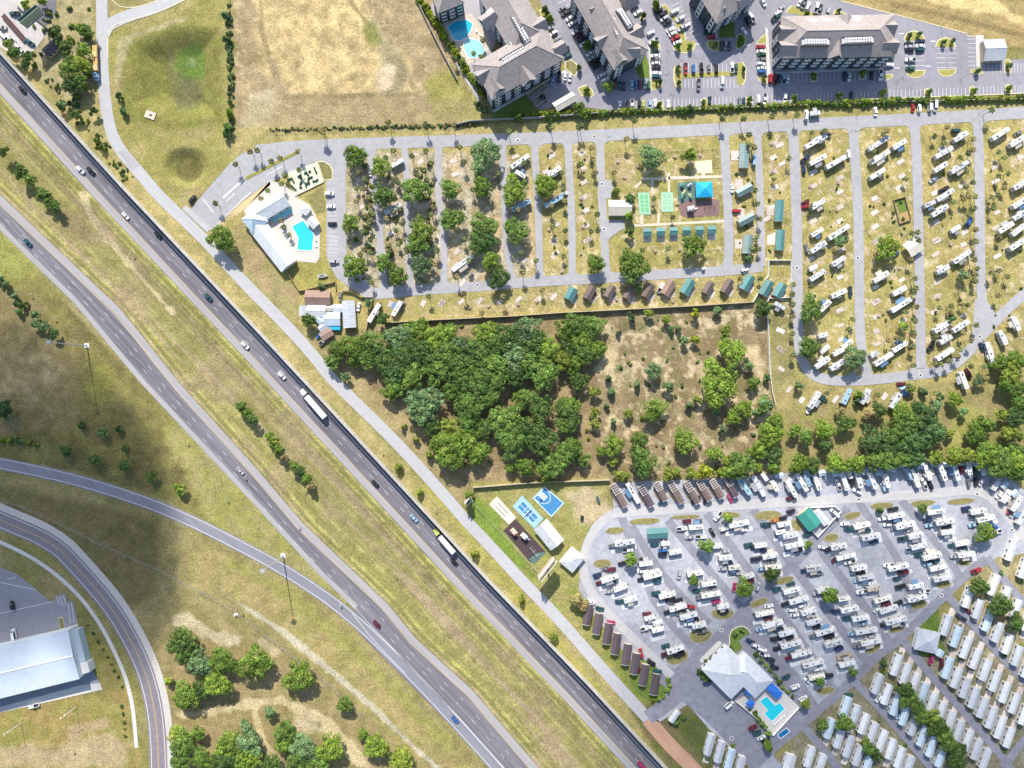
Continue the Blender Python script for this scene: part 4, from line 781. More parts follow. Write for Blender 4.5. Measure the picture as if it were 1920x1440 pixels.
# ================================================================ VEHICLES
glass = mat('vehicle_glass', (.025, .03, .035), .12, .05, 1, spec=.6); rubber = mat('rubber', (.02, .02, .02), .9, .1, 3)
def paintm(cn):
    c = {'white': (.78, .78, .77), 'silver': (.45, .46, .47), 'grey': (.20, .205, .21), 'black': (.018, .018, .02), 'navy': (.02, .035, .09), 'blue': (.04, .13, .34), 'teal': (.018, .075, .085), 'red': (.38, .025, .03), 'maroon': (.13, .015, .025),
         'magenta': (.40, .03, .12), 'tan': (.42, .33, .20), 'green': (.03, .10, .055), 'yellow': (.55, .42, .06), 'orange': (.5, .2, .04), 'lime': (.45, .5, .12), 'light blue': (.30, .45, .58)}[cn]
    return mat('paint_'+cn.replace(' ', '_'), c, .32, .04, .8, metal=.15 if cn in ('silver', 'grey') else 0, coat=.5, spec=.5)
_w = MB().cyl(0, 0, -.11, .11, .33, n=12, ax='y'); WHEEL = _w.mesh('wheel', rubber)
_r = MB().cyl(0, 0, -.12, .12, .19, n=8, ax='y'); RIM = _r.mesh('rim', mat('rim', (.5, .5, .52), .4, .1, 2, metal=.6))
def wheels(xs, y, z=.33): return [('wheel', WHEEL, (x, s*y, z), [('rim', RIM)]) for x in xs for s in (-1, 1)]
def rrect(L, W, r, n=3, nose=1.0):
    """rounded plan outline, counter-clockwise; nose narrows the front"""
    o = []
    for cx, cy, a0 in ((L/2-r, W/2-r, 0), (-L/2+r, W/2-r, 90), (-L/2+r, -W/2+r, 180), (L/2-r, -W/2+r, 270)):
        for k in range(n+1):
            a = R(a0+90*k/n); x = cx+r*math.cos(a); y = cy+r*math.sin(a); o.append((x, y*(nose if x > L*.3 else 1)))
    return o
def shrink(o, kx, ky, dx=0): return [(x*kx+dx, y*ky) for x, y in o]
CARP = {}
def car_proto(kind, colour):
    if (kind, colour) in CARP: return CARP[(kind, colour)]
    L, W, h1, h2, cx, cl, tl = {'sedan': (4.7, 1.85, .92, 1.45, -.25, 2.7, 1.55), 'suv': (4.8, 1.95, 1.05, 1.75, -.5, 3.3, 2.5), 'pickup': (5.8, 2.0, 1.05, 1.85, .35, 2.3, 1.5), 'van': (5.6, 2.05, 1.15, 2.3, -.55, 4.3, 3.9)}[kind]
    pm = paintm(colour); mb = MB(); o = rrect(L, W, .42, 3, .93)
    mb.prism(o, .28, .62); mb.prism(o, .62, h1, shrink(o, .97, .93))
    if kind == 'pickup':                                             # bed with raised rails
        for y in (-.9, .9): mb.box(-1.75, y, h1, h1+.28, 2.2, .12)
        mb.box(-2.8, 0, h1, h1+.28, .1, 1.7)
    cw = W*.86; tw = cw*.80; dx = cx+(.05 if kind == 'sedan' else 0)
    bot = [(cx+cl/2, cw/2), (cx-cl/2, cw/2), (cx-cl/2, -cw/2), (cx+cl/2, -cw/2)]; top = [(dx+tl/2, tw/2), (dx-tl/2, tw/2), (dx-tl/2, -tw/2), (dx+tl/2, -tw/2)]
    if kind != 'sedan': top = [(x-(.25 if kind == 'suv' else .15), y) for x, y in top]
    mb.prism(bot, h1, h2, top)
    body = mb.mesh('body', pm)
    def pane(a, b_, off, nm):
        """a window on the cabin side between two bottom corners, set a little proud"""
        p0, p1 = Vector((*bot[a], h1+.03)), Vector((*bot[b_], h1+.03)); q0, q1 = Vector((*top[a], h2)), Vector((*top[b_], h2))
        lo0 = p0.lerp(p1, .06); lo1 = p0.lerp(p1, .94); hi0 = q0.lerp(q1, .06); hi1 = q0.lerp(q1, .94); hi0 = lo0.lerp(hi0, .86); hi1 = lo1.lerp(hi1, .86)
        d = Vector(off); return MB().poly([lo0+d, lo1+d, hi1+d, hi0+d]).mesh(nm, glass)
    parts = [('body', body, (0, 0, 0)), ('windscreen', pane(3, 0, (.02, 0, .02), 'windscreen'), (0, 0, 0)), ('rear_window', pane(1, 2, (-.02, 0, .02), 'rear_window'), (0, 0, 0)),
             ('side_window', pane(0, 1, (0, .02, .01), 'side_window'), (0, 0, 0)), ('side_window', pane(2, 3, (0, -.02, .01), 'side_window'), (0, 0, 0))]
    if kind == 'pickup': parts.append(('load_bed', MB().box(-1.72, 0, h1+.004, h1+.02, 2.1, 1.6).mesh('load_bed', mat('bed_liner', (.03, .03, .032), .8, .1, 2)), (0, 0, 0)))
    parts += wheels((L*.30, -L*.29), W/2-.1)
    CARP[(kind, colour)] = parts
    return parts
CARW = {'sedan': 'saloon car', 'suv': 'sport utility car', 'pickup': 'pickup truck', 'van': 'panel van'}
CATW = {'sedan': 'car', 'suv': 'car', 'pickup': 'pickup truck', 'van': 'van'}
def car(px, py, ang, colour='white', kind=None, group='parked cars', extra=''):
    r = random.Random(int(px*31+py*17)); kind = kind or r.choice(['sedan', 'suv', 'sedan', 'suv', 'pickup'])
    p = P(px, py, 1.3); p.z = 0.05; CARXY.append((px, py))
    o = inst(car_proto(kind, colour), {'sedan': 'parked_car', 'suv': 'parked_car', 'pickup': 'pickup_truck', 'van': 'van'}[kind] if group != 'highway traffic' else 'car', p, R(ang+(180 if r.random() < .5 and group != 'highway traffic' else 0)), r.uniform(.96, 1.05))
    want(o, '%s %s%s' % (colour, CARW[kind], extra), px, py, CATW[kind], group)
    return o
# ---- recreational vehicles
rv_roof = {'white': mat('rv_roof_white', (.66, .665, .66), .6, .13, 1.2, rnd=.14), 'grey': mat('rv_roof_grey', (.52, .53, .54), .6, .1, .8, rnd=.1), 'cream': mat('rv_roof_cream', (.76, .72, .62), .6, .08, .8, rnd=.06), 'blue': mat('rv_cover_blue', (.28, .45, .58), .6, .1, .8, rnd=.1), 'tan': mat('rv_roof_tan', (.50, .42, .33), .6, .1, .8, rnd=.1), 'brown': mat('rv_roof_brown', (.22, .15, .12), .7, .12, .8, rnd=.12), 'dark': mat('rv_roof_dark', (.10, .095, .10), .7, .12, .8)}
rv_side = mat('rv_side', (.5, .49, .47), .45, .08, .6, rnd=.15); ac_m = mat('air_con_white', (.74, .74, .73), .5, .05, 2); ac_d = mat('air_con_dark', (.07, .07, .075), .6, .1, 2); vent_m = mat('vent_cover', (.12, .12, .13), .5, .1, 2)
AC = {k: MB().prism(rrect(.95, .7, .12, 2), 0, .30, shrink(rrect(.95, .7, .12, 2), .8, .8)).mesh('air_conditioner', m_) for k, m_ in (('w', ac_m), ('d', ac_d))}
VENT = MB().box(0, 0, 0, .16, .6, .6, 0, .8, .8).mesh('roof_vent', vent_m)
RVW = MB().box(0, 0, 0, .55, 1.1, .03).mesh('window', glass)
awn_m = [mat('awning_grey', (.35, .35, .36), .8, .1, 2), mat('awning_tan', (.55, .48, .38), .8, .1, 2), mat('awning_blue', (.12, .22, .35), .8, .1, 2), mat('awning_green', (.06, .20, .14), .8, .1, 2)]
RVP = {}
def rv_proto(kind, colour, v):
    """unit length 10 m along x, 2.55 wide"""
    key = (kind, colour, v)
    if key in RVP: return RVP[key]
    L = 10.0; W = 2.55; mb = MB(); rf = rv_roof[colour]; o = rrect(L, W, .25, 3, .97)
    if kind == 'motorhome':
        o = rrect(L, W, .45, 3, .95); mb.prism(o, .45, 2.9); mb.prism(o, 2.9, 3.2, shrink(o, .985, .94))
    elif kind == 'fifth wheel':
        q = rrect(L*.74, W, .2, 2); q = [(x-L*.13, y) for x, y in q]; mb.prism(q, .5, 1.5); mb.prism(o, 1.5, 3.3); mb.prism(o, 3.3, 3.55, shrink(o, .985, .94))
    else:
        mb.prism(o, .5, 2.75); mb.prism(o, 2.75, 3.0, shrink(o, .985, .94))
    h = {'motorhome': 3.2, 'fifth wheel': 3.55}.get(kind, 3.0)
    parts = [('body', mb.mesh('body', rv_side), (0, 0, 0))]
    parts.append(('roof', MB().prism(shrink(o, .965, .90), h-.02, h+.05).mesh('roof', rf), (0, 0, 0)))
    r = random.Random(v*13+len(kind)); acs = [r.uniform(-.6, 1.0)] if kind == 'travel trailer' else [r.uniform(-3.4, -2.4), r.uniform(1.4, 2.6)]
    for a in acs: parts.append(('air_conditioner', AC['d' if r.random() < .7 else 'w'], (a, 0, h+.05)))
    for k in range(4): parts.append(('roof_vent', VENT, (r.uniform(-4.2, 4.2), r.choice((-.55, .5, .1)), h+.05)))
    if v % 3 != 1: parts.append(('slide_out', MB().box(r.uniform(-1.5, 1.2), -W/2-.33, .9, h-.55, r.choice((2.2, 3.2, 4.0)), .7).mesh('slide_out', rv_side), (0, 0, 0)))
    if v % 3 == 2: parts.append(('slide_out', MB().box(r.uniform(-2.5, -1.2), W/2+.33, .9, h-.55, r.choice((2.0, 2.8)), .7).mesh('slide_out', rv_side), (0, 0, 0)))
    if v % 2 == 0:
        a = MB(); x0 = r.uniform(-1.0, .5)
        a.v = [(x0-2, -W/2-.02, h-.5), (x0+2, -W/2-.02, h-.5), (x0+2, -W/2-2.1, h-1.0), (x0-2, -W/2-2.1, h-1.0), (x0-2, -W/2-.02, h-.56), (x0+2, -W/2-.02, h-.56), (x0+2, -W/2-2.1, h-1.06), (x0-2, -W/2-2.1, h-1.06)]
        a.f = [(0, 3, 2, 1), (4, 5, 6, 7), (0, 1, 5, 4), (1, 2, 6, 5), (2, 3, 7, 6), (3, 0, 4, 7)]
        for xx in (x0-1.95, x0+1.95): a.tube((xx, -W/2-2.05, h-1.05), (xx, -W/2-.05, .8), .03, 4)
        parts.append(('awning', a.mesh('awning', awn_m[(v//2) % 4]), (0, 0, 0)))
    for x in (-3.2, -.8, 1.6): parts.append(('window', RVW, (x, -W/2-.012, 1.5))); parts.append(('window', RVW, (x+.4, W/2+.012, 1.5)))
    if kind == 'motorhome':
        parts.append(('windscreen', MB().poly([(L/2+.01, -.95, 1.5), (L/2+.01, .95, 1.5), (L/2-.02, .92, 2.7), (L/2-.02, -.92, 2.7)]).mesh('windscreen', glass), (0, 0, 0))); parts += wheels((3.3, -2.6), 1.08, .45)
    else:
        parts += wheels((-1.1, -2.1), 1.12, .36)
        if kind == 'travel trailer':
            tb = MB().tube((4.9, .7, .55), (6.2, 0, .55), .06, 5).tube((4.9, -.7, .55), (6.2, 0, .55), .06, 5).cyl(5.5, 0, .5, 1.0, .22); parts.append(('tow_bar', tb.mesh('tow_bar', mat('steel_black', (.03, .03, .03), .6, .1, 2)), (0, 0, 0)))
    RVP[key] = parts
    return parts
RVN = [0]; CAMPRV = []; CARXY = []
pad_m = mat('site_pad', (.58, .50, .44), .85, .2, .7, rnd=.2)
PADP = MB().box(0, 0, 0, .12, 1, 1).mesh('concrete_pad', pad_m)
PADC = MB().box(0, 0, 0, .12, 1, 1).mesh('concrete_pad', mat('camp_pad_concrete', (.56, .565, .57), .85, .12, .6, rnd=.1))
def pad(px, py, L, W, ang, z=-.06, cool=False):
    p = P(px, py); o = link('concrete_pad', PADC if cool else PADP, None, (p.x, p.y, z), R(ang)); o.scale = (L, W, 1); tag(o, kind='structure')
def rv(px, py, len_px, ang, colour=None, kind=None, group='parked recreational vehicles', padded=False, z=0.04):
    RVN[0] += 1; k = RVN[0]; L = max(4.5, min(13.0, len_px*S*(H-3.4)/H)); r = random.Random(k*7); colour = colour or random.Random(k*13+5).choice(['white']*7+['grey', 'cream', 'grey'])
    kind = kind or ('travel trailer' if L < 7.8 else r.choice(('motorhome', 'fifth wheel', 'fifth wheel', 'travel trailer')))
    p = P(px, py, 3.3); p.z = z
    flip = 180 if r.random() < .35 else 0
    o = inst(rv_proto(kind, colour, k % 6), {'motorhome': 'motorhome', 'fifth wheel': 'fifth_wheel_trailer', 'travel trailer': 'travel_trailer'}[kind], p, R(ang+flip), (L/10, 1.0 if L > 7 else .9, 1.0 if L > 6 else .85))
    dsc = '%s %s %s' % ('long' if L > 10.3 else 'short' if L < 7.5 else 'mid-length', colour, {'motorhome': 'motorhome', 'fifth wheel': 'fifth-wheel caravan', 'travel trailer': 'travel trailer'}[kind])
    want(o, dsc, px, py, 'motorhome' if kind == 'motorhome' else 'caravan', group)
    if padded:
        a = R(ang); d = (2.6+r.random()*1.6)/S; pad(px+math.sin(a)*d-4, py+math.cos(a)*d, L*(1.15+.2*r.random()), 1.6+1.2*r.random(), ang, .03, True); CAMPRV.append((px, py, L/S, ang))
    return o
def rvs(tl, lst, **kw):
    for e in lst: rv(*tl(e[0], e[1]), e[2]/tl.k, e[3], *(e[4:]), **kw)
def cars(tl, lst, **kw):
    for e in lst: car(*tl(e[0], e[1]), e[2], *(e[3:]), **kw)
g1 = dict(group='recreational vehicles in the upper park')
rvs(T(640, 240, 6), [(625, 390, 150, 30), (580, 905, 215, 27, 'grey')], **g1)
rvs(T(900, 240, 6), [(450, 375, 250, 35), (455, 515, 130, -30), (835, 490, 170, 35), (465, 865, 230, 27, 'blue'), (830, 820, 230, 30, 'blue')], **g1)
rvs(T(800, 440, 6), [(400, 320, 290, 36)], **g1)
rvs(T(520, 440, 6), [(1085, 880, 240, 60), (1345, 830, 190, 60)], **g1)
rvs(T(1360, 220, 6), [(1020, 270, 275, 30), (1045, 475, 215, 28), (1250, 500, 255, 30), (1045, 975, 175, 32), (1280, 1290, 275, 33), (1040, 1290, 150, 33, 'cream')], **g1)
rvs(T(1360, 440, 6), [(1050, 140, 205, 33), (1280, 295, 170, 33), (1045, 455, 200, 33), (1000, 370, 90, 30, 'white', 'travel trailer'), (1280, 660, 185, 25), (1130, 800, 160, 45, 'cream'), (1110, 1130, 110, 20), (620, 800, 130, -30)], **g1)
rvs(T(1600, 220, 6), [(295, 285, 270, 33), (310, 440, 250, 33, 'cream'), (280, 630, 195, 33), (525, 300, 175, 33), (1215, 215, 175, 33), (1030, 390, 225, 30), (985, 560, 175, 33), (1205, 555, 235, 33), (1040, 870, 225, 33), (870, 970, 130, 25, 'grey'), (975, 1050, 215, 33), (1165, 1250, 120, 33), (1665, 180, 225, 33), (1860, 260, 210, 33), (1890, 750, 200, 33), (1880, 960, 190, 33), (1880, 1100, 170, 33), (1720, 1240, 195, 33), (1870, 1265, 190, 38)], **g1)
rvs(T(1600, 440, 6), [(315, 475, 195, 33, 'cream'), (530, 630, 170, 30), (550, 790, 265, 33), (1020, 390, 155, 30, 'grey'), (1230, 245, 235, 35), (1850, 110, 205, 33), (1010, 1030, 225, 33), (1215, 1030, 215, 33), (530, 1260, 190, 33), (250, 1345, 95, 33), (1050, 1180, 155, 30, 'grey'), (1040, 1345, 225, 33), (1840, 1000, 170, -65), (1690, 1160, 170, -65)], **g1)
rvs(T(1600, 620, 6), [(350, 320, 240, 33), (1550, 250, 255, -72), (1250, 560, 205, -70)], **g1)
rvs(T(1400, 620, 6), [(890, 210, 125, 40), (855, 360, 190, 35), (1040, 240, 135, 30), (1140, 150, 135, 40), (1030, 385, 190, 33), (770, 780, 215, 60), (1130, 740, 190, 65, 'blue'), (1345, 740, 190, 60), (1680, 790, 195, 60, 'grey')], **g1)
cars(T(1360, 220, 6), [(905, 465, 35, 'navy', 'pickup'), (885, 580, 95, 'navy', 'suv'), (1390, 410, 90, 'white', 'suv'), (905, 950, 30, 'maroon'), (910, 1000, 10, 'red', 'sedan'), (325, 480, 82, 'light blue', 'van'), (80, 795, 90, 'white', 'sedan'), (130, 1050, 0, 'red', 'suv'), (1135, 175, -35, 'grey', 'pickup')], group='cars parked in the upper park')
cars(T(1360, 440, 6), [(915, 150, -80, 'grey', 'suv'), (1410, 640, -85, 'teal', 'pickup')], group='cars parked in the upper park')
cars(T(1600, 220, 6), [(1160, 145, 0, 'teal', 'suv'), (1020, 810, 30, 'black', 'pickup'), (1310, 1170, 60, 'blue', 'suv'), (1860, 175, 25, 'grey', 'sedan'), (905, 695, 40, 'silver', 'sedan')], group='cars parked in the upper park')
cars(T(1600, 620, 6), [(1300, 480, -65, 'maroon', 'pickup'), (1450, 180, -70, 'navy', 'suv'), (880, 170, 60, 'black', 'pickup')], group='cars parked in the upper park')
cars(T(1400, 620, 6), [(1745, 600, 0, 'maroon', 'sedan'), (850, 770, 60, 'teal', 'suv'), (705, 890, 60, 'white', 'sedan')], group='cars parked in the upper park')
cars(T(400, 240, 6), [(1305, 735, 0, 'white', 'suv'), (1320, 880, 0, 'white', 'sedan'), (1335, 1075, 0, 'black', 'sedan'), (1765, 490, 85, 'white', 'sedan')], group='cars by the upper clubhouse')
cars(T(520, 440, 6), [(635, 300, 0, 'silver', 'suv'), (1400, 800, 60, 'grey', 'sedan')], group='cars by the upper clubhouse')
cars(T(900, 240, 6), [(930, 750, 30, 'white', 'van')], group='cars parked in the upper park')
cars(T(1080, 440, 6), [(955, 595, 62, 'white', 'pickup')], group='cars parked in the upper park')
car(360, 373, 55, 'black', 'suv', group='cars by the upper clubhouse')
# storage rows of the lower park
gs = dict(group='vehicles in the storage row below the hedge')
rvs(T(1120, 840, 6), [(405, 510, 265, -60)], **gs)
rvs(T(1120, 840, 6), [(1655, 430, 225, -55, 'blue'), (1820, 430, 265, -60, 'grey')], **gs)
rvs(T(1360, 840, 6), [(450, 330, 100, -55), (560, 430, 130, -60), (750, 460, 215, -60), (865, 390, 225, -60), (930, 370, 140, -62, 'blue'), (1030, 380, 210, -68), (1350, 380, 205, -72), (1410, 295, 110, -75, 'cream'), (1500, 350, 205, -75), (1660, 370, 195, -68), (1820, 370, 165, -72)], **gs)
rvs(T(1600, 840, 6), [(700, 340, 225, -65), (640, 290, 150, -62, 'blue'), (845, 280, 175, -70), (1005, 275, 195, -68), (1160, 260, 225, -75), (1310, 230, 160, -80), (1475, 230, 165, -85), (1620, 410, 155, 60), (1730, 545, 165, 60), (1845, 625, 200, 58), (1905, 790, 165, 60)], **gs)
cars(T(1120, 840, 6), [(1495, 570, -65, 'magenta', 'sedan'), (735, 610, 30, 'teal', 'sedan'), (935, 600, 30, 'light blue', 'suv'), (1110, 590, 40, 'navy', 'pickup'), (1240, 590, 40, 'black', 'suv')], **gs)
cars(T(1360, 840, 6), [(735, 570, 10, 'maroon', 'sedan'), (1275, 415, -70, 'white', 'pickup'), (1425, 390, -75, 'black', 'sedan'), (1490, 490, -25, 'white', 'suv'), (1780, 440, -70, 'light blue', 'suv')], **gs)
cars(T(1600, 840, 6), [(800, 400, -70, 'white', 'pickup'), (875, 420, -70, 'black', 'suv'), (1218, 240, -85, 'red', 'sedan'), (1385, 380, 90, 'black', 'suv'), (1445, 385, 70, 'silver', 'sedan'), (1300, 390, -82, 'grey', 'suv'), (1640, 525, 58, 'white', 'suv'), (1800, 740, 60, 'silver', 'sedan'), (1385, 275, -80, 'green', 'van')], **gs)
# rows of the lower park
gl = dict(group='recreational vehicles in the rows of the lower park', padded=True)
rvs(T(1120, 840, 6), [(310, 1070, 235, 10), (550, 1305, 155, 8), (615, 1410, 195, 10), (770, 1080, 100, 5, 'white', 'travel trailer'), (885, 1175, 150, 10), (1115, 895, 165, 5), (1350, 1110, 125, 10), (1450, 1240, 160, 5), (1550, 1350, 130, 10), (1600, 860, 235, 12)], **gl)
rvs(T(1360, 840, 6), [(670, 860, 155, 12), (630, 950, 115, 12, 'white', 'travel trailer'), (745, 990, 185, 12, 'grey'), (785, 1100, 205, 13), (405, 1100, 145, 8), (510, 1220, 175, 12), (540, 1340, 190, 8, 'cream'), (1010, 1355, 185, 10), (1280, 1110, 185, 12), (1365, 1225, 225, 14), (1500, 1350, 165, 10), (1545, 875, 195, 14), (1645, 1000, 215, 13)], **gl)
rvs(T(1600, 840, 6), [(480, 765, 195, 12), (590, 870, 225, 14), (710, 990, 175, 12), (750, 1110, 185, 14), (890, 1220, 215, 15), (965, 1350, 195, 14), (940, 720, 195, 8), (1035, 830, 215, 10), (1070, 950, 155, 8), (1235, 1075, 165, 10, 'cream'), (1275, 1200, 195, 8), (1415, 715, 185, 10), (1505, 800, 205, 15), (515, 1345, 240, 14)], **gl)
rvs(T(1060, 1060, 6), [(500, 150, 205, 20), (625, 260, 165, 20), (740, 390, 160, 15), (985, 120, 215, 15), (1465, 95, 185, 10), (1150, 340, 195, 15), (1620, 210, 175, 10), (1640, 330, 225, 10), (1780, 470, 135, 10), (1270, 480, 205, 18), (1390, 570, 205, 15), (1510, 680, 165, 15), (955, 600, 125, 15), (1045, 655, 115, 15), (1045, 730, 140, 15), (1240, 950, 205, 20)], **gl)
rvs(T(1340, 1060, 6), [(225, 30, 130, 5), (385, 125, 140, 15), (870, 285, 195, 15), (950, 395, 225, 15), (1060, 520, 175, 20), (1125, 640, 175, 15), (1255, 750, 235, 18), (1345, 880, 205, 18), (1500, 1115, 185, 15), (570, 545, 215, 12), (660, 670, 245, 15), (820, 765, 195, 15), (870, 895, 245, 15), (985, 1000, 235, 15), (1115, 1110, 245, 15), (1155, 1260, 185, 12, 'cream'), (1130, 40, 185, 10), (1230, 285, 140, 15), (1465, 380, 135, 10), (1525, 500, 205, 12), (1645, 595, 195, 12), (1710, 740, 255, 10), (1770, 870, 235, 12), (1630, 30, 175, 10), (1715, 140, 185, 12), (1800, 265, 155, 10, 'tan')], **gl)
rvs(T(1600, 1060, 6), [(335, 380, 205, 18), (410, 500, 215, 18), (485, 625, 245, 15), (1010, 150, 205, 12), (710, 235, 175, 12), (720, 370, 225, 14)], **gl)
gc = dict(group='cars parked in the lower park')
cars(T(1120, 840, 6), [(345, 1150, 5, 'white', 'pickup'), (645, 1085, 5, 'teal', 'sedan'), (740, 1150, 10, 'blue', 'suv'), (735, 1200, 10, 'black', 'suv'), (955, 910, 5, 'white', 'pickup'), (1170, 1000, 0, 'white', 'pickup'), (1040, 1005, 5, 'silver', 'sedan'), (1295, 950, -60, 'black', 'sedan'), (1440, 1160, 5, 'silver', 'sedan'), (1410, 1360, 8, 'silver', 'suv'), (1430, 910, 15, 'white', 'suv'), (1700, 1090, 10, 'teal', 'suv'), (1360, 770, 50, 'white', 'pickup'), (1010, 825, 10, 'maroon', 'suv'), (1135, 822, 5, 'grey', 'sedan'), (520, 1390, 10, 'white', 'suv'), (530, 1245, 10, 'grey', 'pickup'), (280, 1300, 20, 'black', 'sedan'), (135, 1370, 10, 'maroon', 'sedan'), (1785, 1250, 10, 'black', 'pickup')], **gc)
cars(T(1360, 840, 6), [(460, 860, 5, 'teal', 'pickup'), (560, 815, 10, 'orange', 'sedan'), (650, 790, 20, 'black', 'suv'), (340, 1250, 10, 'navy', 'suv'), (1100, 1120, -10, 'white', 'sedan'), (1350, 855, 5, 'white', 'sedan'), (1390, 910, 10, 'teal', 'suv'), (925, 975, 20, 'teal', 'sedan'), (740, 715, 15, 'black', 'suv'), (1230, 730, -45, 'white', 'van')], **gc)
cars(T(1600, 840, 6), [(335, 795, 10, 'white', 'suv'), (390, 865, 5, 'white', 'sedan'), (450, 690, 10, 'black', 'pickup'), (565, 1020, 10, 'teal', 'pickup'), (690, 1050, 10, 'silver', 'sedan'), (840, 1310, 10, 'light blue', 'suv'), (840, 810, 10, 'navy', 'suv'), (870, 865, 15, 'light blue', 'pickup'), (1010, 970, 10, 'grey', 'sedan'), (1275, 680, 10, 'navy', 'suv'), (1375, 780, 8, 'grey', 'suv'), (1360, 860, 20, 'light blue', 'pickup'), (400, 1320, 5, 'white', 'pickup'), (1600, 880, -40, 'blue', 'sedan'), (1610, 950, 20, 'white', 'pickup'), (1240, 1140, 10, 'teal', 'suv'), (740, 1200, 15, 'teal', 'suv')], **gc)
cars(T(1060, 1060, 6), [(360, 110, 15, 'navy', 'suv'), (450, 40, 10, 'grey', 'sedan'), (520, 50, 10, 'maroon', 'sedan'), (485, 300, 10, 'silver', 'sedan'), (610, 410, 5, 'teal', 'sedan'), (860, 70, 5, 'white', 'sedan'), (1285, 105, 80, 'silver', 'suv'), (1020, 315, 10, 'teal', 'suv'), (1480, 290, 10, 'teal', 'sedan'), (1700, 410, 10, 'magenta', 'suv'), (1415, 470, -10, 'red', 'sedan'), (1390, 660, 10, 'white', 'suv'), (1460, 620, 10, 'black', 'sedan'), (920, 550, 5, 'maroon', 'sedan'), (905, 710, 15, 'white', 'pickup'), (1270, 395, 10, 'black', 'suv'), (1130, 910, 15, 'teal', 'suv'), (290, 405, -25, 'white', 'suv'), (390, 490, -15, 'teal', 'sedan'), (515, 645, -8, 'magenta', 'suv'), (855, 990, -78, 'red', 'suv'), (970, 1095, -35, 'black', 'suv'), (1040, 1195, -10, 'teal', 'suv'), (830, 1165, -70, 'maroon', 'sedan')], **gc)
cars(T(1340, 1060, 6), [(700, 270, 10, 'teal', 'suv'), (880, 505, 0, 'white', 'suv'), (905, 560, 5, 'white', 'sedan'), (615, 460, 10, 'white', 'sedan'), (755, 860, 10, 'silver', 'suv'), (690, 828, 10, 'black', 'pickup'), (1290, 1240, 0, 'black', 'suv'), (1055, 1310, -40, 'white', 'sedan'), (1370, 520, 5, 'navy', 'suv'), (1490, 600, 10, 'teal', 'sedan'), (1660, 300, 10, 'white', 'pickup'), (410, 860, -25, 'navy', 'sedan'), (465, 905, -20, 'white', 'suv'), (535, 945, -20, 'white', 'van'), (565, 1010, -20, 'white', 'pickup'), (630, 1060, -20, 'black', 'suv'), (680, 1150, -20, 'black', 'sedan'), (810, 1260, 25, 'teal', 'sedan'), (910, 1370, 20, 'white', 'suv'), (490, 240, 70, 'silver', 'suv'), (225, 250, 80, 'magenta', 'sedan'), (860, 215, 20, 'teal', 'sedan')], **gc)
cars(T(1600, 1060, 6), [(800, 290, 5, 'white', 'pickup'), (535, 240, 15, 'black', 'pickup'), (270, 490, 60, 'white', 'sedan'), (510, 425, 25, 'black', 'suv'), (880, 1070, 75, 'magenta', 'suv'), (1220, 590, -35, 'navy', 'pickup'), (1000, 1120, 80, 'maroon', 'pickup'), (1300, 510, -50, 'maroon', 'sedan'), (1390, 60, 20, 'red', 'pickup'), (500, 150, 10, 'teal', 'sedan')], **gc)
cars(T(1180, 1200, 6), [(1125, 730, 38, 'white', 'van'), (880, 490, 20, 'navy', 'sedan'), (1395, 990, 25, 'maroon', 'suv'), (1440, 1050, 25, 'teal', 'suv'), (1490, 1105, 25, 'white', 'sedan'), (1540, 1140, 25, 'black', 'sedan')], **gc)
cars(T(1400, 1200, 6), [(1155, 625, 0, 'green', 'suv'), (1490, 660, 50, 'white', 'suv'), (1610, 740, 50, 'silver', 'sedan'), (1720, 850, 50, 'light blue', 'sedan'), (640, 665, 25, 'white', 'suv')], **gc)
rq = random.Random(21)
for px, py, Lp, an in CAMPRV:                                        # tow cars and pickups standing beside their caravans
    a = R(an)
    for s_, t in ((-.62, .1), (.1, 1.0)):
        if rq.random() > .62: continue
        x = px+math.cos(a)*Lp*s_+math.sin(a)*13*t+rq.uniform(-3, 3); y = py-math.sin(a)*Lp*s_+math.cos(a)*11*t
        if min(math.hypot(x-q[0], y-q[1]) for q in CARXY) < 13 or min(math.hypot(x-q[0], (y-q[1])*1.6) for q in CAMPRV if q[0] != px) < 15: continue
        car(x, y, an+rq.uniform(-8, 8), rq.choice(['black', 'grey', 'silver', 'white', 'teal', 'navy', 'black', 'grey', 'light blue', 'maroon']), **gc)
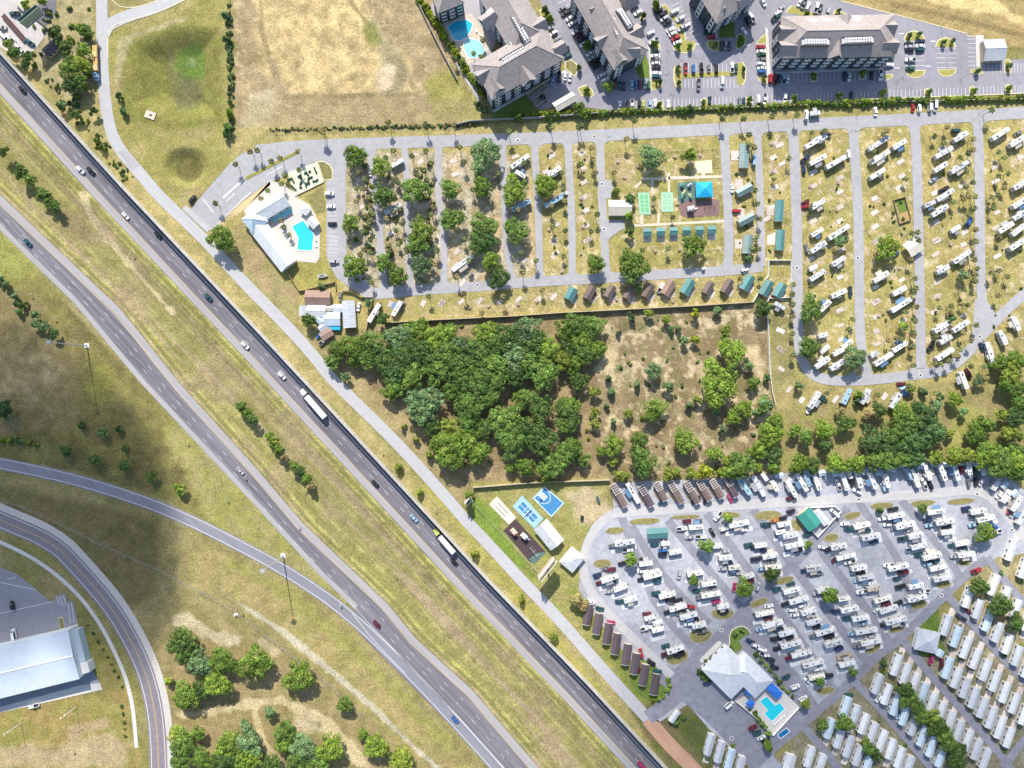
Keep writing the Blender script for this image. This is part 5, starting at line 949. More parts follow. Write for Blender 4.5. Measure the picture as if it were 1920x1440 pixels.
# ---- apartment car park
ga = dict(group='cars in the apartment car park')
cars(T(800, 0, 6), [(1380, 310, 30, 'white'), (1425, 370, 30, 'white'), (1480, 460, 30, 'teal'), (1520, 510, 30, 'teal'), (1550, 560, 30, 'teal'), (1530, 85, 30, 'grey'), (1570, 135, 30, 'black'), (1610, 200, 30, 'white'), (1640, 255, 30, 'white'), (1690, 350, 30, 'silver'), (1712, 392, 30, 'maroon'), (1745, 435, 30, 'black'), (1770, 490, 30, 'white'), (1840, 595, 30, 'white'), (1868, 645, 30, 'silver'), (1890, 690, 30, 'black'), (1910, 740, 30, 'black'), (1560, 850, 85, 'white'), (1612, 865, 85, 'white'), (1490, 860, 85, 'navy'), (1425, 900, 75, 'light blue'), (1590, 620, 30, 'teal')], **ga)
cars(T(1120, 0, 6), [(50, 845, 30, 'white'), (85, 895, 30, 'white'), (390, 20, 30, 'white'), (415, 65, 30, 'grey'), (460, 135, 30, 'white'), (600, 365, 30, 'white'), (635, 455, 30, 'white'), (650, 570, 0, 'green'), (655, 622, 0, 'white'), (660, 662, 0, 'grey'), (660, 702, 0, 'white'), (665, 748, 0, 'black'), (668, 820, 0, 'white'), (668, 855, 0, 'teal'),
    (690, 115, 30, 'black'), (730, 160, 30, 'black'), (755, 203, 30, 'silver'), (790, 245, 30, 'black'), (825, 328, 30, 'white'), (850, 372, 30, 'white'), (882, 422, 25, 'red'), (905, 470, 20, 'white'), (870, 122, 30, 'white'), (935, 205, 30, 'white'), (1005, 280, 30, 'white'), (960, 305, 30, 'silver'), (1145, 80, 25, 'teal'), (1245, 245, 8, 'red'), (1252, 302, 5, 'black'), (1265, 355, 3, 'teal'), (1285, 412, 0, 'red'), (1740, 190, -60, 'white'), (1655, 352, -62, 'white'), (1700, 240, -60, 'black'), (1870, 20, -60, 'white'), (1400, 510, 88, 'black'), (1445, 505, 88, 'grey'), (1490, 510, 88, 'navy'),
    (203, 935, 88, 'maroon'), (252, 955, 88, 'teal'), (300, 960, 88, 'navy'), (392, 950, 88, 'light blue'), (440, 945, 88, 'blue'), (486, 945, 88, 'maroon'), (540, 940, 88, 'silver'), (580, 955, 88, 'green'), (255, 1180, 88, 'white'), (343, 1190, 88, 'black'), (392, 1175, 88, 'white'), (472, 1180, 88, 'black'), (520, 1172, 88, 'lime'), (592, 1172, 88, 'light blue'), (650, 1160, 88, 'white'), (800, 1170, 88, 'white'), (1265, 1145, 88, 'teal'), (1605, 1140, 88, 'grey'), (1652, 1140, 88, 'teal'), (1815, 1112, 88, 'white'), (1888, 1110, 88, 'white'),
    (995, 770, 90, 'red'), (1085, 770, 90, 'blue'), (1175, 765, 90, 'black'), (1258, 762, 90, 'grey'), (1342, 768, 90, 'black'), (1520, 755, 90, 'white'), (1563, 765, 90, 'green'), (1140, 950, 88, 'grey'), (1405, 925, 90, 'white', 'van'), (1840, 520, 0, 'red'), (1848, 572, 0, 'white'), (1855, 608, 0, 'green'), (1852, 665, 0, 'grey'), (1842, 712, 0, 'white'), (1852, 758, 0, 'white'), (1856, 802, 0, 'blue')], **ga)
cars(T(1400, 0, 6), [(335, 185, 40, 'teal'), (355, 140, 40, 'white'), (385, 90, 40, 'silver'), (600, 20, 65, 'white'), (645, 40, 65, 'grey'), (690, 65, 65, 'white'), (790, 80, 70, 'white'), (825, 105, 70, 'grey'), (912, 135, 75, 'silver'), (270, 880, 88, 'red'), (318, 885, 88, 'maroon'), (370, 875, 88, 'navy'), (422, 880, 88, 'light blue'), (466, 882, 88, 'white'), (1110, 850, 88, 'navy'), (1160, 862, 88, 'white'), (1415, 840, 88, 'black'), (1512, 842, 88, 'white'), (1612, 725, 0, 'white'), (1600, 645, 0, 'green'), (435, 1100, 88, 'white'), (1185, 1075, 88, 'black')], **ga)
cars(T(1600, 0, 6), [(630, 488, 0, 'black'), (636, 520, 0, 'silver'), (640, 552, 0, 'black'), (757, 462, 0, 'navy'), (757, 510, 0, 'white'), (760, 552, 0, 'teal'), (647, 668, 0, 'white'), (650, 765, 0, 'green')], **ga)
gv = dict(group='vehicles parked on the verge of the upper park road')
cars(T(1400, 0, 6), [(672, 1290, 85, 'white', 'van'), (1455, 1250, 92, 'white', 'sedan')], **gv)
cars(T(1600, 0, 6), [(677, 1205, 90, 'red', 'sedan'), (750, 1215, 85, 'white', 'suv'), (865, 1190, 90, 'white', 'van'), (925, 1190, 90, 'white', 'van')], **gv)
rvs(T(1400, 0, 6), [(780, 1265, 120, 6, 'grey')], **gv)
# ---- traffic
for x, y, c, k in ((40, 167, 'black', 'sedan'), (150, 318, 'white', 'suv'), (169, 320, 'black', 'suv'), (234, 404, 'white', 'sedan'), (295, 440, 'black', 'suv'), (390, 557, 'teal', 'suv'), (459, 647, 'white', 'suv'), (528, 704, 'white', 'suv'), (51, 455, 'teal', 'suv'), (450, 883, 'silver', 'sedan'), (703, 907, 'black', 'sedan'), (776, 972, 'light blue', 'sedan'), (851, 1054, 'black', 'sedan'), (706, 1171, 'maroon', 'sedan'), (853, 1350, 'blue', 'sedan'), (1203, 1436, 'magenta', 'suv')):
    car(x, y, -46.5 if not (x == 853) else -46, c, k, group='highway traffic', extra=' on the highway')
cars(T(0, 1020, 6), [(130, 695, -75, 'black', 'suv'), (150, 1020, -80, 'white', 'van')], group='cars by the warehouse')
cars(T(0, 1140, 4.8), [(300, 885, 15, 'white', 'pickup')], group='cars by the warehouse')
def truck(px, py, ang, tl, cabc, loadc, label, load='box'):
    p = P(px, py, 3); p.z = .05; o = empty('semi_truck', p, R(ang)); pm = paintm(cabc); x0 = tl/2
    c = MB(); c.prism(shrink(rrect(2.2, 2.4, .3, 2), 1, 1, x0+1.9), .6, 3.0); c.prism(shrink(rrect(1.5, 2.0, .35, 2), 1, 1, x0+3.5), .6, 1.9); c.box(x0+1.2, 0, 3.0, 3.7, .8, 2.3, 0, .6, .9); c.build('cab', pm, o)
    MB().poly([(x0+3.02, -1.05, 2.0), (x0+3.02, 1.05, 2.0), (x0+2.95, .95, 2.9), (x0+2.95, -.95, 2.9)]).build('windscreen', glass, o)
    if load == 'box':
        t = MB(); t.box(-.4, 0, 1.1, 4.0, tl, 2.55); tb = t.build('trailer', mat('trailer_side', (.7, .7, .7), .5, .06, 1), o)
        MB().box(-.4, 0, 4.0, 4.03, tl-.1, 2.45).build('trailer_roof', mat('trailer_roof', (.74, .75, .76), .55, .08, .6), tb)
    else:
        t = MB(); t.box(-.4, 0, .9, 1.25, tl, 2.5); tb = t.build('trailer', mat('steel_black', (.03, .03, .03), .6, .1, 2), o)
        for k in range(4): MB().box(-.4-tl/2+tl*(k+.5)/4, 0, 1.26, 2.4+.3*(k % 2), tl/4-.25, 2.3).build('load_stack', mat('lumber_%d' % (k % 2), ((.62, .38, .14), (.66, .46, .22))[k % 2], .8, .2, 1.5), o)
    for x in (x0+3.3, x0+.9, -tl/2+.8, -tl/2+2.0):
        for s_ in (-1, 1): w_ = link('wheel', WHEEL, o, (x, s_*1.1, .5)); w_.scale = (1.5, 1.8, 1.5); link('rim', RIM, w_)
    tag(o, label, 'truck', 'trucks'); return o
truck(591, 762, 131, 14.6, 'white', 'white', 'long white articulated lorry on the upper highway carriageway')
truck(837, 1020, 131, 11.2, 'lime', 'white', 'articulated lorry with lime green cab on the upper highway carriageway')
truck(176.5, 108, -88, 14.0, 'light blue', 'orange', 'flatbed lorry with blue-grey cab and orange lumber beside frontage road', 'flat')

# ================================================================ BUILDINGS
def roofm(name, col, rnd=.08, rough=.5): return mat('roof_'+name, col, rough, .13, .45, rnd=rnd, spec=.4, big=.08)
RM = {'white': roofm('white', (.58, .595, .61)), 'grey': roofm('grey', (.47, .49, .52)), 'pale blue': roofm('pale_blue', (.47, .57, .64)), 'teal': roofm('teal', (.085, .22, .215), .12), 'sage': roofm('sage', (.22, .31, .29), .1), 'brown': roofm('brown', (.165, .12, .105), .14, .8), 'plum': roofm('plum', (.10, .075, .085), .15, .8), 'terracotta': roofm('terracotta', (.31, .205, .16), .05, .85), 'green': roofm('green', (.05, .26, .21), .06), 'cream': roofm('cream', (.66, .60, .48)), 'shingle': mat('shingle_grey_brown', (.33, .29, .272), .9, .2, .7, big=.1), 'blue': mat('canopy_blue', (.03, .16, .55), .7, .08, .6), 'turquoise': mat('canopy_turquoise', (.02, .38, .66), .7, .08, .6)}
wall_w = mat('siding_white', (.66, .65, .62), .7, .06, .8); wall_t = mat('siding_tan', (.48, .40, .30), .75, .08, .8, rnd=.12); wall_b = mat('timber_wall', (.25, .16, .10), .8, .12, 1); door_m = mat('door_paint', (.32, .30, .28), .6, .06, 2); deck_m = mat('timber_deck', (.42, .33, .25), .85, .15, 1.5); trim_w = mat('trim_white', (.78, .77, .74), .6, .05, 1)
def gable_parts(L, W, wh, rh, roof, wall, over=.35, ribs=True, doors=True, porch=0.0, skirt=True, open_=False, trim=None):
    """long axis x, ridge along x"""
    parts = []
    if open_:
        for x in (-L/2+.4, 0, L/2-.4):
            for y in (-W/2+.3, W/2-.3): parts.append(('post', MB().box(x, y, 0, wh, .22, .22).mesh('post', trim_w)))
    else:
        m_ = MB().box(0, 0, 0, wh, L, W); i = len(m_.v)
        for x in (-L/2, L/2): m_.v += [(x, -W/2, wh), (x, W/2, wh), (x, 0, wh+rh*.93)]
        m_.f += [(i, i+2, i+1), (i+3, i+4, i+5)]; parts.append(('wall', m_.mesh('wall', wall)))
    a, b_ = L/2+over, W/2+over; zl = wh-rh*over/(W/2); t = .09
    for s_ in (-1, 1):
        m_ = MB(); m_.v = [(-a, s_*b_, zl+.02), (a, s_*b_, zl+.02), (a, 0, wh+rh+.02), (-a, 0, wh+rh+.02), (-a, s_*b_, zl+t+.02), (a, s_*b_, zl+t+.02), (a, 0, wh+rh+t+.02), (-a, 0, wh+rh+t+.02)]
        q = [(4, 5, 6, 7), (3, 2, 1, 0), (0, 1, 5, 4), (1, 2, 6, 5), (3, 0, 4, 7)]; m_.f = q if s_ < 0 else [tuple(reversed(k)) for k in q]
        sub = []
        if ribs:
            rb = MB(); n_ = max(4, int(L/1.4))
            for k in range(n_+1):
                x = -a+.05+2*(a-.05)*k/n_
                i = len(rb.v); rb.v += [(x-.04, s_*b_, zl+t+.02), (x+.04, s_*b_, zl+t+.02), (x+.04, 0, wh+rh+t+.02), (x-.04, 0, wh+rh+t+.02), (x-.04, s_*b_, zl+t+.08), (x+.04, s_*b_, zl+t+.08), (x+.04, 0, wh+rh+t+.08), (x-.04, 0, wh+rh+t+.08)]
                rb.f += [tuple(i+z for z in f_) for f_ in (((4, 5, 6, 7), (0, 1, 5, 4), (1, 2, 6, 5), (3, 0, 4, 7)) if s_ < 0 else ((7, 6, 5, 4), (4, 5, 1, 0), (5, 6, 2, 1), (7, 4, 0, 3)))]
            sub.append(('seams', rb.mesh('seams', roof)))
        parts.append(('roof_slope', m_.mesh('roof_slope', roof), (0, 0, 0), sub))
    parts.append(('ridge_cap', MB().box(0, 0, wh+rh+.06, wh+rh+.17, 2*a, .3).mesh('ridge_cap', roof)))
    if trim:
        for x in (-a-.03, a+.03): m_ = MB(); m_.tube((x, -b_, zl+.1), (x, 0, wh+rh+.12), .10, 4).tube((x, b_, zl+.1), (x, 0, wh+rh+.12), .10, 4); parts.append(('fascia', m_.mesh('fascia', trim)))
    if not open_:
        if doors: parts.append(('door', MB().box(L*.18, -W/2-.03, .15, 2.15, .95, .08).mesh('door', door_m)))
        wn = MB().box(0, 0, 0, 1.0, 1.2, .06).mesh('window', glass); fr_ = MB().box(0, .01, -.08, 1.08, 1.36, .04).mesh('frame', trim_w)
        for x in (-.36, -.08, .38): parts.append(('window', wn, (x*L, -W/2-.04, 1.1), [('frame', fr_)])); parts.append(('window', wn, (x*L, W/2+.04, 1.1), [('frame', fr_)]))
    if porch: parts.append(('deck', MB().box(L*.08, -W/2-porch/2-.1, -.02, .35, L*.62, porch).mesh('deck', deck_m))); parts.append(('steps', MB().box(L*.08, -W/2-porch-.5, 0, .18, 1.2, .6).mesh('steps', deck_m)))
    return parts
GPR = {}
def gable(px, py, L, W, ang, roof='white', wall=None, wh=2.6, rh=.9, name='house', desc='white gabled house', cat='house', group=None, key=None, **kw):
    """L, W in metres; px,py = middle of the roof in the photo"""
    k = (L, W, roof, wh, rh, repr(kw), wall.name if wall else '')
    if k not in GPR: GPR[k] = gable_parts(L, W, wh, rh, RM[roof], wall or wall_w, **kw)
    p = P(px, py, wh+rh*.5); p.z = 0
    o = inst(GPR[k], name, p, R(ang)); want(o, desc, px, py, cat, group); return o
def hip_parts(L, W, wh, rh, roof, wall, over=.5):
    parts = [('wall', MB().box(0, 0, 0, wh, L, W).mesh('wall', wall))]; a, b_ = L/2+over, W/2+over; r = max(0, a-b_); z0 = wh-.05; z1 = wh+rh
    c = [(-a, -b_, z0), (a, -b_, z0), (a, b_, z0), (-a, b_, z0)]; e = [(-r, 0, z1), (r, 0, z1)] if r > .1 else [(0, 0, z1)]*2
    sl = [[c[0], c[1], e[1], e[0]], [c[1], c[2], e[1]], [c[2], c[3], e[0], e[1]], [c[3], c[0], e[0]]]
    if r <= .1: sl[0] = [c[0], c[1], e[0]]; sl[2] = [c[2], c[3], e[0]]
    for s_ in sl:
        m_ = MB(); i = len(s_); m_.v = s_+[(x, y, z-.1) for x, y, z in s_]; m_.f = [tuple(range(i)), tuple(reversed(range(i, 2*i)))]+[(k, i+k, i+(k+1) % i, (k+1) % i) for k in range(i)]
        parts.append(('roof_slope', m_.mesh('roof_slope', roof)))
    hips = MB()
    for k in range(4): hips.tube((c[k][0], c[k][1], c[k][2]+.04), (*(e[0] if c[k][0] < 0 else e[1])[:2], z1+.04), .09, 4)
    if r > .1: hips.tube((-r, 0, z1+.04), (r, 0, z1+.04), .09, 4)
    parts.append(('ridge_cap', hips.mesh('ridge_cap', roof)))
    return parts
def hip(px, py, L, W, ang, roof='white', wall=None, wh=3.0, rh=1.6, name='building', desc='white hip-roofed building', cat='building', group=None, extra=None):
    p = P(px, py, wh+rh*.4); p.z = 0; pr = hip_parts(L, W, wh, rh, RM[roof], wall or wall_w)
    wn = MB().box(0, 0, 0, 1.3, 1.4, .06).mesh('window', glass)
    for k in range(max(2, int(L/4))):
        x = -L/2+L*(k+.5)/max(2, int(L/4)); pr.append(('window', wn, (x, -W/2-.04, 1.0))); pr.append(('window', wn, (x, W/2+.04, 1.0)))
    pr.append(('door', MB().box(L*.1, -W/2-.04, 0, 2.1, 1.6, .08).mesh('door', door_m)))
    o = inst(pr+(extra or []), name, p, R(ang)); want(o, desc, px, py, cat, group); return o
# ---- park homes in rows: start, end, how many
HOMEROWS = [('the row left of the pavilion lane', (1682, 1247), (1849, 1424), 11, 'white', 71), ('the row beside the long tree belt', (1647, 1283), (1765, 1420), 8, 'pale blue', 71),
            ('the row right of the pavilion lane', (1778, 1253), (1893, 1384), 8, 'white', 71), ('the row starting beside the pavilion', (1776, 1173), (1922, 1341), 9, 'white', 71),
            ('the row right of the upper home lane', (1817, 1120), (1928, 1252), 7, 'pale blue', 71), ('the row at the right picture edge', (1865, 1097), (1928, 1165), 4, 'white', 71), ('the short upper right row', (1898, 1032), (1922, 1066), 2, 'white', 71),
            ('the row starting below the round drive', (1587, 1326), (1705, 1437), 8, 'white', 71), ('the row right of the bottom lane', (1557, 1367), (1628, 1434), 5, 'pale blue', 71), ('the short bottom row', (1519, 1420), (1540, 1434), 2, 'white', 71),
            ('the bottom row left of the main drive', (1331, 1397), (1388, 1438), 4, 'grey', 75)]
NTH = ['first', 'second', 'third', 'fourth', 'fifth', 'sixth', 'seventh', 'eighth', 'ninth', 'tenth', 'eleventh']
carport = mat('carport_slab', (.55, .53, .49), .85, .1, .6)
for nm, a, b_, n_, cl, an in HOMEROWS:
    for k in range(n_):
        t = k/max(1, n_-1); x = a[0]+(b_[0]-a[0])*t; y = a[1]+(b_[1]-a[1])*t; rr = random.Random(int(x*3+y)); c = cl if rr.random() < .5 else rr.choice(['white', 'grey', 'grey', 'pale blue'])
        pr = gable_parts(10.6, 3.5, 2.6, .75, RM[c], wall_w, over=.25, porch=1.4) if (c, 'home') not in GPR else GPR[(c, 'home')]
        GPR[(c, 'home')] = pr
        p = P(x, y, 2.9); p.z = 0; o = inst(pr, 'park_home', p, R(an+rr.uniform(-1.5, 1.5)), (rr.uniform(.94, 1.04), 1, 1))
        tag(o, '%s-roofed park home, %s down in %s' % (c, NTH[k], nm), 'park home', 'park homes in rows')
        if k: pass
        w_ = P(x, y); ar = R(an); q = Vector((w_.x+math.cos(ar)*7.5*(-1 if int(a[0]) % 2 else 1), w_.y+math.sin(ar)*7.5*(-1 if int(a[0]) % 2 else 1), 0))
        pd = link('concrete_pad', PADP, None, (q.x, q.y, -.06), ar); pd.scale = (4.2, 3.2, 1); tag(pd, kind='structure')
        if rr.random() < .5:
            s_ = rr.choice((-1, 1)); px_, py_ = x+math.cos(ar)*24*s_, y-math.sin(ar)*24*s_
            if rr.random() < .6: shrub(px_+rr.uniform(-4, 4), py_+rr.uniform(-3, 3), rr.uniform(3, 5), rr.choice(['oak', 'grey', 'yellow']), 'garden shrubs between the park homes')
# brown cabins by the frontage road
for k, (x, y) in enumerate([(255, 555), (365, 660), (477, 770), (570, 885), (690, 1005), (787, 1110), (887, 1235), (1012, 1340)]):
    px, py = T(1060, 1060, 6)(x, y)
    o = gable(px, py, 10.4, 3.5, 80, 'plum', wall_t, 2.6, .8, 'park_cabin', '', 'cabin', trim=trim_w, porch=1.0); PEND.pop()
    tag(o, 'dark plum-roofed cabin with white trim, %s from the top beside the frontage road' % NTH[k], 'cabin', 'dark-roofed cabins beside the frontage road')
# framed brown units in the storage row
for k, (x, y, L, an, c) in enumerate([(245, 535, 290, -60, 'brown'), (550, 540, 260, -60, 'plum'), (715, 490, 230, -62, 'brown'), (885, 500, 275, -60, 'brown'), (1065, 500, 285, -60, 'terracotta'), (1205, 480, 250, -60, 'brown'), (1345, 460, 235, -60, 'terracotta'), (1510, 440, 245, -62, 'plum')]):
    px, py = T(1120, 840, 6)(x, y); Lm = round(L/6*S, 1)
    o = gable(px, py, round(Lm*.94, 1), 2.7, an, c if c != 'terracotta' else 'brown', wall_b, 2.7, .5, 'park_cabin', '', 'cabin', trim=trim_w, ribs=False, porch=1.6); PEND.pop()
    pr = MB()
    for s_ in (-1, 1): pr.box(0, s_*1.55, 3.35, 3.5, Lm*.4, .14)
    for xx in (-.2, -.1, 0, .1, .2): pr.box(xx*Lm, 0, 3.3, 3.45, .12, 3.6)
    pr.build('pergola_rail', trim_w, o, (-Lm*.28, 0, .02))
    tag(o, '%s-roofed cabin with white rails, %s from left in the storage row' % (c if c != 'terracotta' else 'brown', NTH[k]), 'cabin', 'brown cabins in the storage row')
# cabins along the wall of the upper park
for k, (tl, x, y, L, c) in enumerate([(T(800, 440, 6), 1625, 665, 130, 'teal'), (T(800, 440, 6), 1840, 650, 140, 'brown'), (W6, 155, 650, 150, 'brown'), (W6, 385, 640, 130, 'brown'), (W6, 595, 660, 120, 'brown'), (W6, 815, 630, 150, 'brown'), (W6, 1040, 595, 165, 'terracotta'), (W6, 1260, 585, 165, 'teal'), (W6, 1490, 600, 130, 'brown'), (W6, 1705, 580, 150, 'brown'),
                                      (T(1360, 440, 6), 250, 540, 165, 'teal'), (T(1360, 440, 6), 465, 600, 165, 'teal'), (T(1360, 440, 6), 615, 625, 150, 'teal')]):
    px, py = tl(x, y); Lm = round(L/6*S, 1); Wm = 3.6 if c == 'brown' else 4.4
    o = gable(px, py, Lm, Wm, 60, c, wall_b if c != 'teal' else wall_t, 2.5, 1.1, 'holiday_cabin', '', 'cabin', porch=1.2); PEND.pop()
    tag(o, '%s-roofed cabin, %s from left in the row above the long tan wall' % (c, (NTH+['twelfth', 'thirteenth'])[k]), 'cabin', 'cabins along the long tan wall'); pad(px+5, py+12, 4, 3, 60)
TE = T(1360, 220, 6)
for x, y, L, W, an, c, d in ((215, 430, 260, 90, 88, 'sage', 'long sage-roofed cottage with blue van beside it'), (220, 815, 175, 75, 28, 'sage', 'slanting sage-roofed cottage above the red car'), (240, 1145, 175, 75, 28, 'sage', 'slanting sage-roofed cottage just below the red car'), (255, 1425, 200, 90, 84, 'sage', 'upright sage-roofed cottage above the park junction'), (612, 1050, 225, 80, 86, 'teal', 'upper teal-roofed cottage with paved terrace'), (622, 1380, 215, 80, 86, 'teal', 'lower teal-roofed cottage above the fenced yard')):
    px, py = TE(x, y); o = gable(px, py, round(L/6*S, 1), round(W/6*S, 1), an, c, wall_t, 2.6, .9, 'cottage', '', 'cottage', porch=1.2); PEND.pop(); tag(o, d, 'cottage', 'cottages of the upper park')
    q = (-16 if an > 50 else -10, 0 if an > 50 else -10); pad(px+q[0]*1.1, py+q[1]*1.1, 4, 5, 0)
# six little shelters
TC = T(1120, 240, 6)
for k, x in enumerate((565, 715, 860, 1005, 1150, 1290)):
    px, py = TC(x, 1180-k*5); pad(px, py+6, 4.2, 6.2, 1); o = gable(px, py-2, 3.6, 3.6, 1, 'teal', wall_t, 2.3, .7, 'rest_cabin', '', 'shelter', open_=True); PEND.pop()
    bk = MB().box(0, -1.2, 0.02, .5, 2.2, .5); bk.build('bench', deck_m, o)
    tag(o, 'small teal-roofed open shelter, %s from left in the row of six' % NTH[k], 'shelter', 'six small teal shelters')
# ---- apartment blocks
apt_dark = mat('apartment_navy', (.045, .06, .075), .75, .1, .6); apt_white = mat('apartment_white', (.62, .65, .67), .7, .06, .6); apt_glass = mat('apartment_glass', (.03, .05, .07), .15, .1, 1, spec=.6)
WIN = MB().box(0, 0, 0, 1.7, 1.7, .10).mesh('window', apt_glass); WFR = MB().box(0, .01, -.1, 1.8, 1.95, .06).mesh('frame', trim_w); BALC = MB().box(0, 0, 0, 1.0, 3.0, .9).mesh('balcony', apt_white)
ACU = MB().box(0, 0, 0, .9, .85, .85).mesh('condenser', mat('condenser', (.75, .75, .74), .5, .08, 2))
def apartment(wings, label, acrows=(), gables=(), eave=13.4, storeys=4, skylights=()):
    """wings: (roof px centre, L m, W m, angle); roofs at eave height"""
    c0 = P(wings[0][0], wings[0][1], eave); root = empty('apartment_block', (c0.x, c0.y, 0)); sh = RM['shingle']
    def loc(px, py, z): q = P(px, py, z); return (q.x-c0.x, q.y-c0.y)
    tops = []
    for wi, (px, py, L, W, an) in enumerate(wings):
        cx, cy = loc(px, py, eave); a = R(an); wl = MB().box(0, 0, 0, eave-.1*wi, L, W).build('wall', apt_dark, root, (cx, cy, 0)); wl.rotation_euler = (0, 0, a)
        rp = hip_parts(L, W, eave+.02*wi, W*.30, sh, apt_dark, over=.7)[1:]
        for q in rp: o = link(q[0], q[1], root, (cx, cy, 0)); o.rotation_euler = (0, 0, a)
        nb = max(3, int(L/5.6)); bay = L/nb
        for s_ in (-1, 1):
            for k in range(nb):
                x = -L/2+bay*(k+.5); light = (k % 2 == (0 if s_ < 0 else 1))
                if light: b_ = MB().box(0, 0, 0, eave-.6, bay*.58, .5).build('bay', apt_white, root, (0, 0, 0)); b_.matrix_local = Matrix.Translation((cx, cy, 0)) @ Matrix.Rotation(a, 4, 'Z') @ Matrix.Translation((x, s_*(W/2+.2), .05))
                for st_ in range(storeys):
                    z = .9+st_*eave/storeys
                    for dx in (-bay*.16, bay*.16):
                        M_ = Matrix.Translation((cx, cy, 0)) @ Matrix.Rotation(a+(math.pi if s_ > 0 else 0), 4, 'Z') @ Matrix.Translation(((x if s_ < 0 else -x)+dx, -W/2-(.48 if light else .05), z))
                        wo = link('window', WIN, root); wo.matrix_local = M_; wo.scale = (.8, 1, 1)
                        if light: link('frame', WFR, wo)
                    if not light and k % 2 == 1 and st_:
                        bo = link('balcony', BALC, root); bo.matrix_local = Matrix.Translation((cx, cy, 0)) @ Matrix.Rotation(a, 4, 'Z') @ Matrix.Translation((x, s_*(W/2+.47), z-.7))
        ne = max(2, int(W/5)); bay = W/ne
        for s_ in (-1, 1):
            for k in range(ne):
                y = -W/2+bay*(k+.5)
                if k % 2 == 0: b_ = MB().box(0, 0, 0, eave-.6, .5, bay*.6).build('bay', apt_white, root); b_.matrix_local = Matrix.Translation((cx, cy, 0)) @ Matrix.Rotation(a, 4, 'Z') @ Matrix.Translation((s_*(L/2+.2), y, .05))
                for st_ in range(storeys):
                    wo = link('window', WIN, root); wo.matrix_local = Matrix.Translation((cx, cy, 0)) @ Matrix.Rotation(a+s_*math.pi/2, 4, 'Z') @ Matrix.Translation((s_*y, -L/2-(.48 if k % 2 == 0 else .05), .9+st_*eave/storeys))
    for px, py, L, W, an, rh in gables:                              # cross gables on the eaves: ridge along local x
        cx, cy = loc(px, py, eave+1); a = R(an); z0 = eave+.12; m_ = MB()
        m_.v = [(-L/2, -W/2, z0), (L/2, -W/2, z0), (L/2, W/2, z0), (-L/2, W/2, z0), (-L/2+W*.1, 0, z0+rh), (L/2, 0, z0+rh)]
        m_.f = [(0, 1, 5, 4), (2, 3, 4, 5), (3, 0, 4), (1, 2, 5)]; o = m_.build('gable_roof', sh, root, (cx, cy, 0)); o.rotation_euler = (0, 0, a)
        gw = MB().poly([(L/2+.02, -W/2+.4, z0+.1), (L/2+.02, W/2-.4, z0+.1), (L/2+.02, 0, z0+rh-.4)]).build('gable_end', apt_dark, root, (cx, cy, 0)); gw.rotation_euler = (0, 0, a)
    for x0, y0, x1, y1, n_, zz in acrows:
        cx, cy = loc((x0+x1)/2, (y0+y1)/2, zz); e0 = loc(x0, y0, zz); e1 = loc(x1, y1, zz); a = math.atan2(e1[1]-e0[1], e1[0]-e0[0]); L = math.hypot(e1[0]-e0[0], e1[1]-e0[1])
        sc = MB().box(0, 0, zz-2.6, zz+.3, L+2.0, 3.4).build('roof_well', mat('roof_membrane', (.50, .49, .48), .8, .1, 1), root, (cx, cy, 0)); sc.rotation_euler = (0, 0, a)
        pw = MB()
        for s_ in (-1, 1): pw.box(0, s_*1.75, zz-2.6, zz+.9, L+2.4, .15)
        pq = pw.build('parapet', mat('parapet_dark', (.16, .15, .15), .8, .1, 1), root, (cx, cy, 0)); pq.rotation_euler = (0, 0, a)
        for k in range(n_):
            t = (k+.5)/n_
            for s_ in (-.75, .65): link('condenser', ACU, root, (e0[0]+(e1[0]-e0[0])*t-math.sin(a)*s_, e0[1]+(e1[1]-e0[1])*t+math.cos(a)*s_, zz+.31), a)
    for px, py, L, W, an, zz in skylights:
        cx, cy = loc(px, py, zz); o = MB().box(0, 0, zz-2.5, zz, L, W).build('roof_terrace', mat('roof_white_membrane', (.72, .72, .74), .7, .06, 1), root, (cx, cy, 0)); o.rotation_euler = (0, 0, R(an))
    tag(root, label, 'apartment block', 'apartment blocks'); return root
apartment([(1571, 68, 56, 20.0, 1)], 'wide shingle-roofed apartment block beside the verge with parked vans', [(1507, 79, 1551, 79, 9, 17.4), (1582, 77, 1634, 75, 11, 17.4)],
    [(1568, 92, 9, 7.5, -90, 4), (1478, 60, 9, 8, 180, 3.6), (1478, 90, 9, 8, 180, 3.6), (1662, 52, 9, 8, 0, 3.6), (1666, 85, 9, 8, 0, 3.6), (1585, 45, 8, 8, 90, 3.6)], skylights=[(1526, 43, 5, 4.0, 0, 15.6), (1553, 42, 6.5, 4.0, 0, 15.6), (1606, 38, 4, 4.5, 0, 15.6)])
apartment([(971, 116, 40.5, 19.5, 30), (962, 28, 36, 19.5, -60)], 'L-shaped shingle-roofed apartment block beside the freeform pool', [(943, 116, 984, 92, 9, 17.2), (964, 33, 988, 76, 10, 17.2)],
    [(985, 140, 9, 8, -60, 4), (930, 158, 8, 8, -60, 3.5), (908, 140, 8, 8, 210, 3.5), (1010, 48, 8, 8, 30, 3.5), (917, 35, 9, 8, 215, 3.5), (1048, 90, 7, 7, 30, 3)], skylights=[(968, 82, 5, 5, 30, 14.6), (921, 22, 3.4, 4.2, -50, 14.8)])
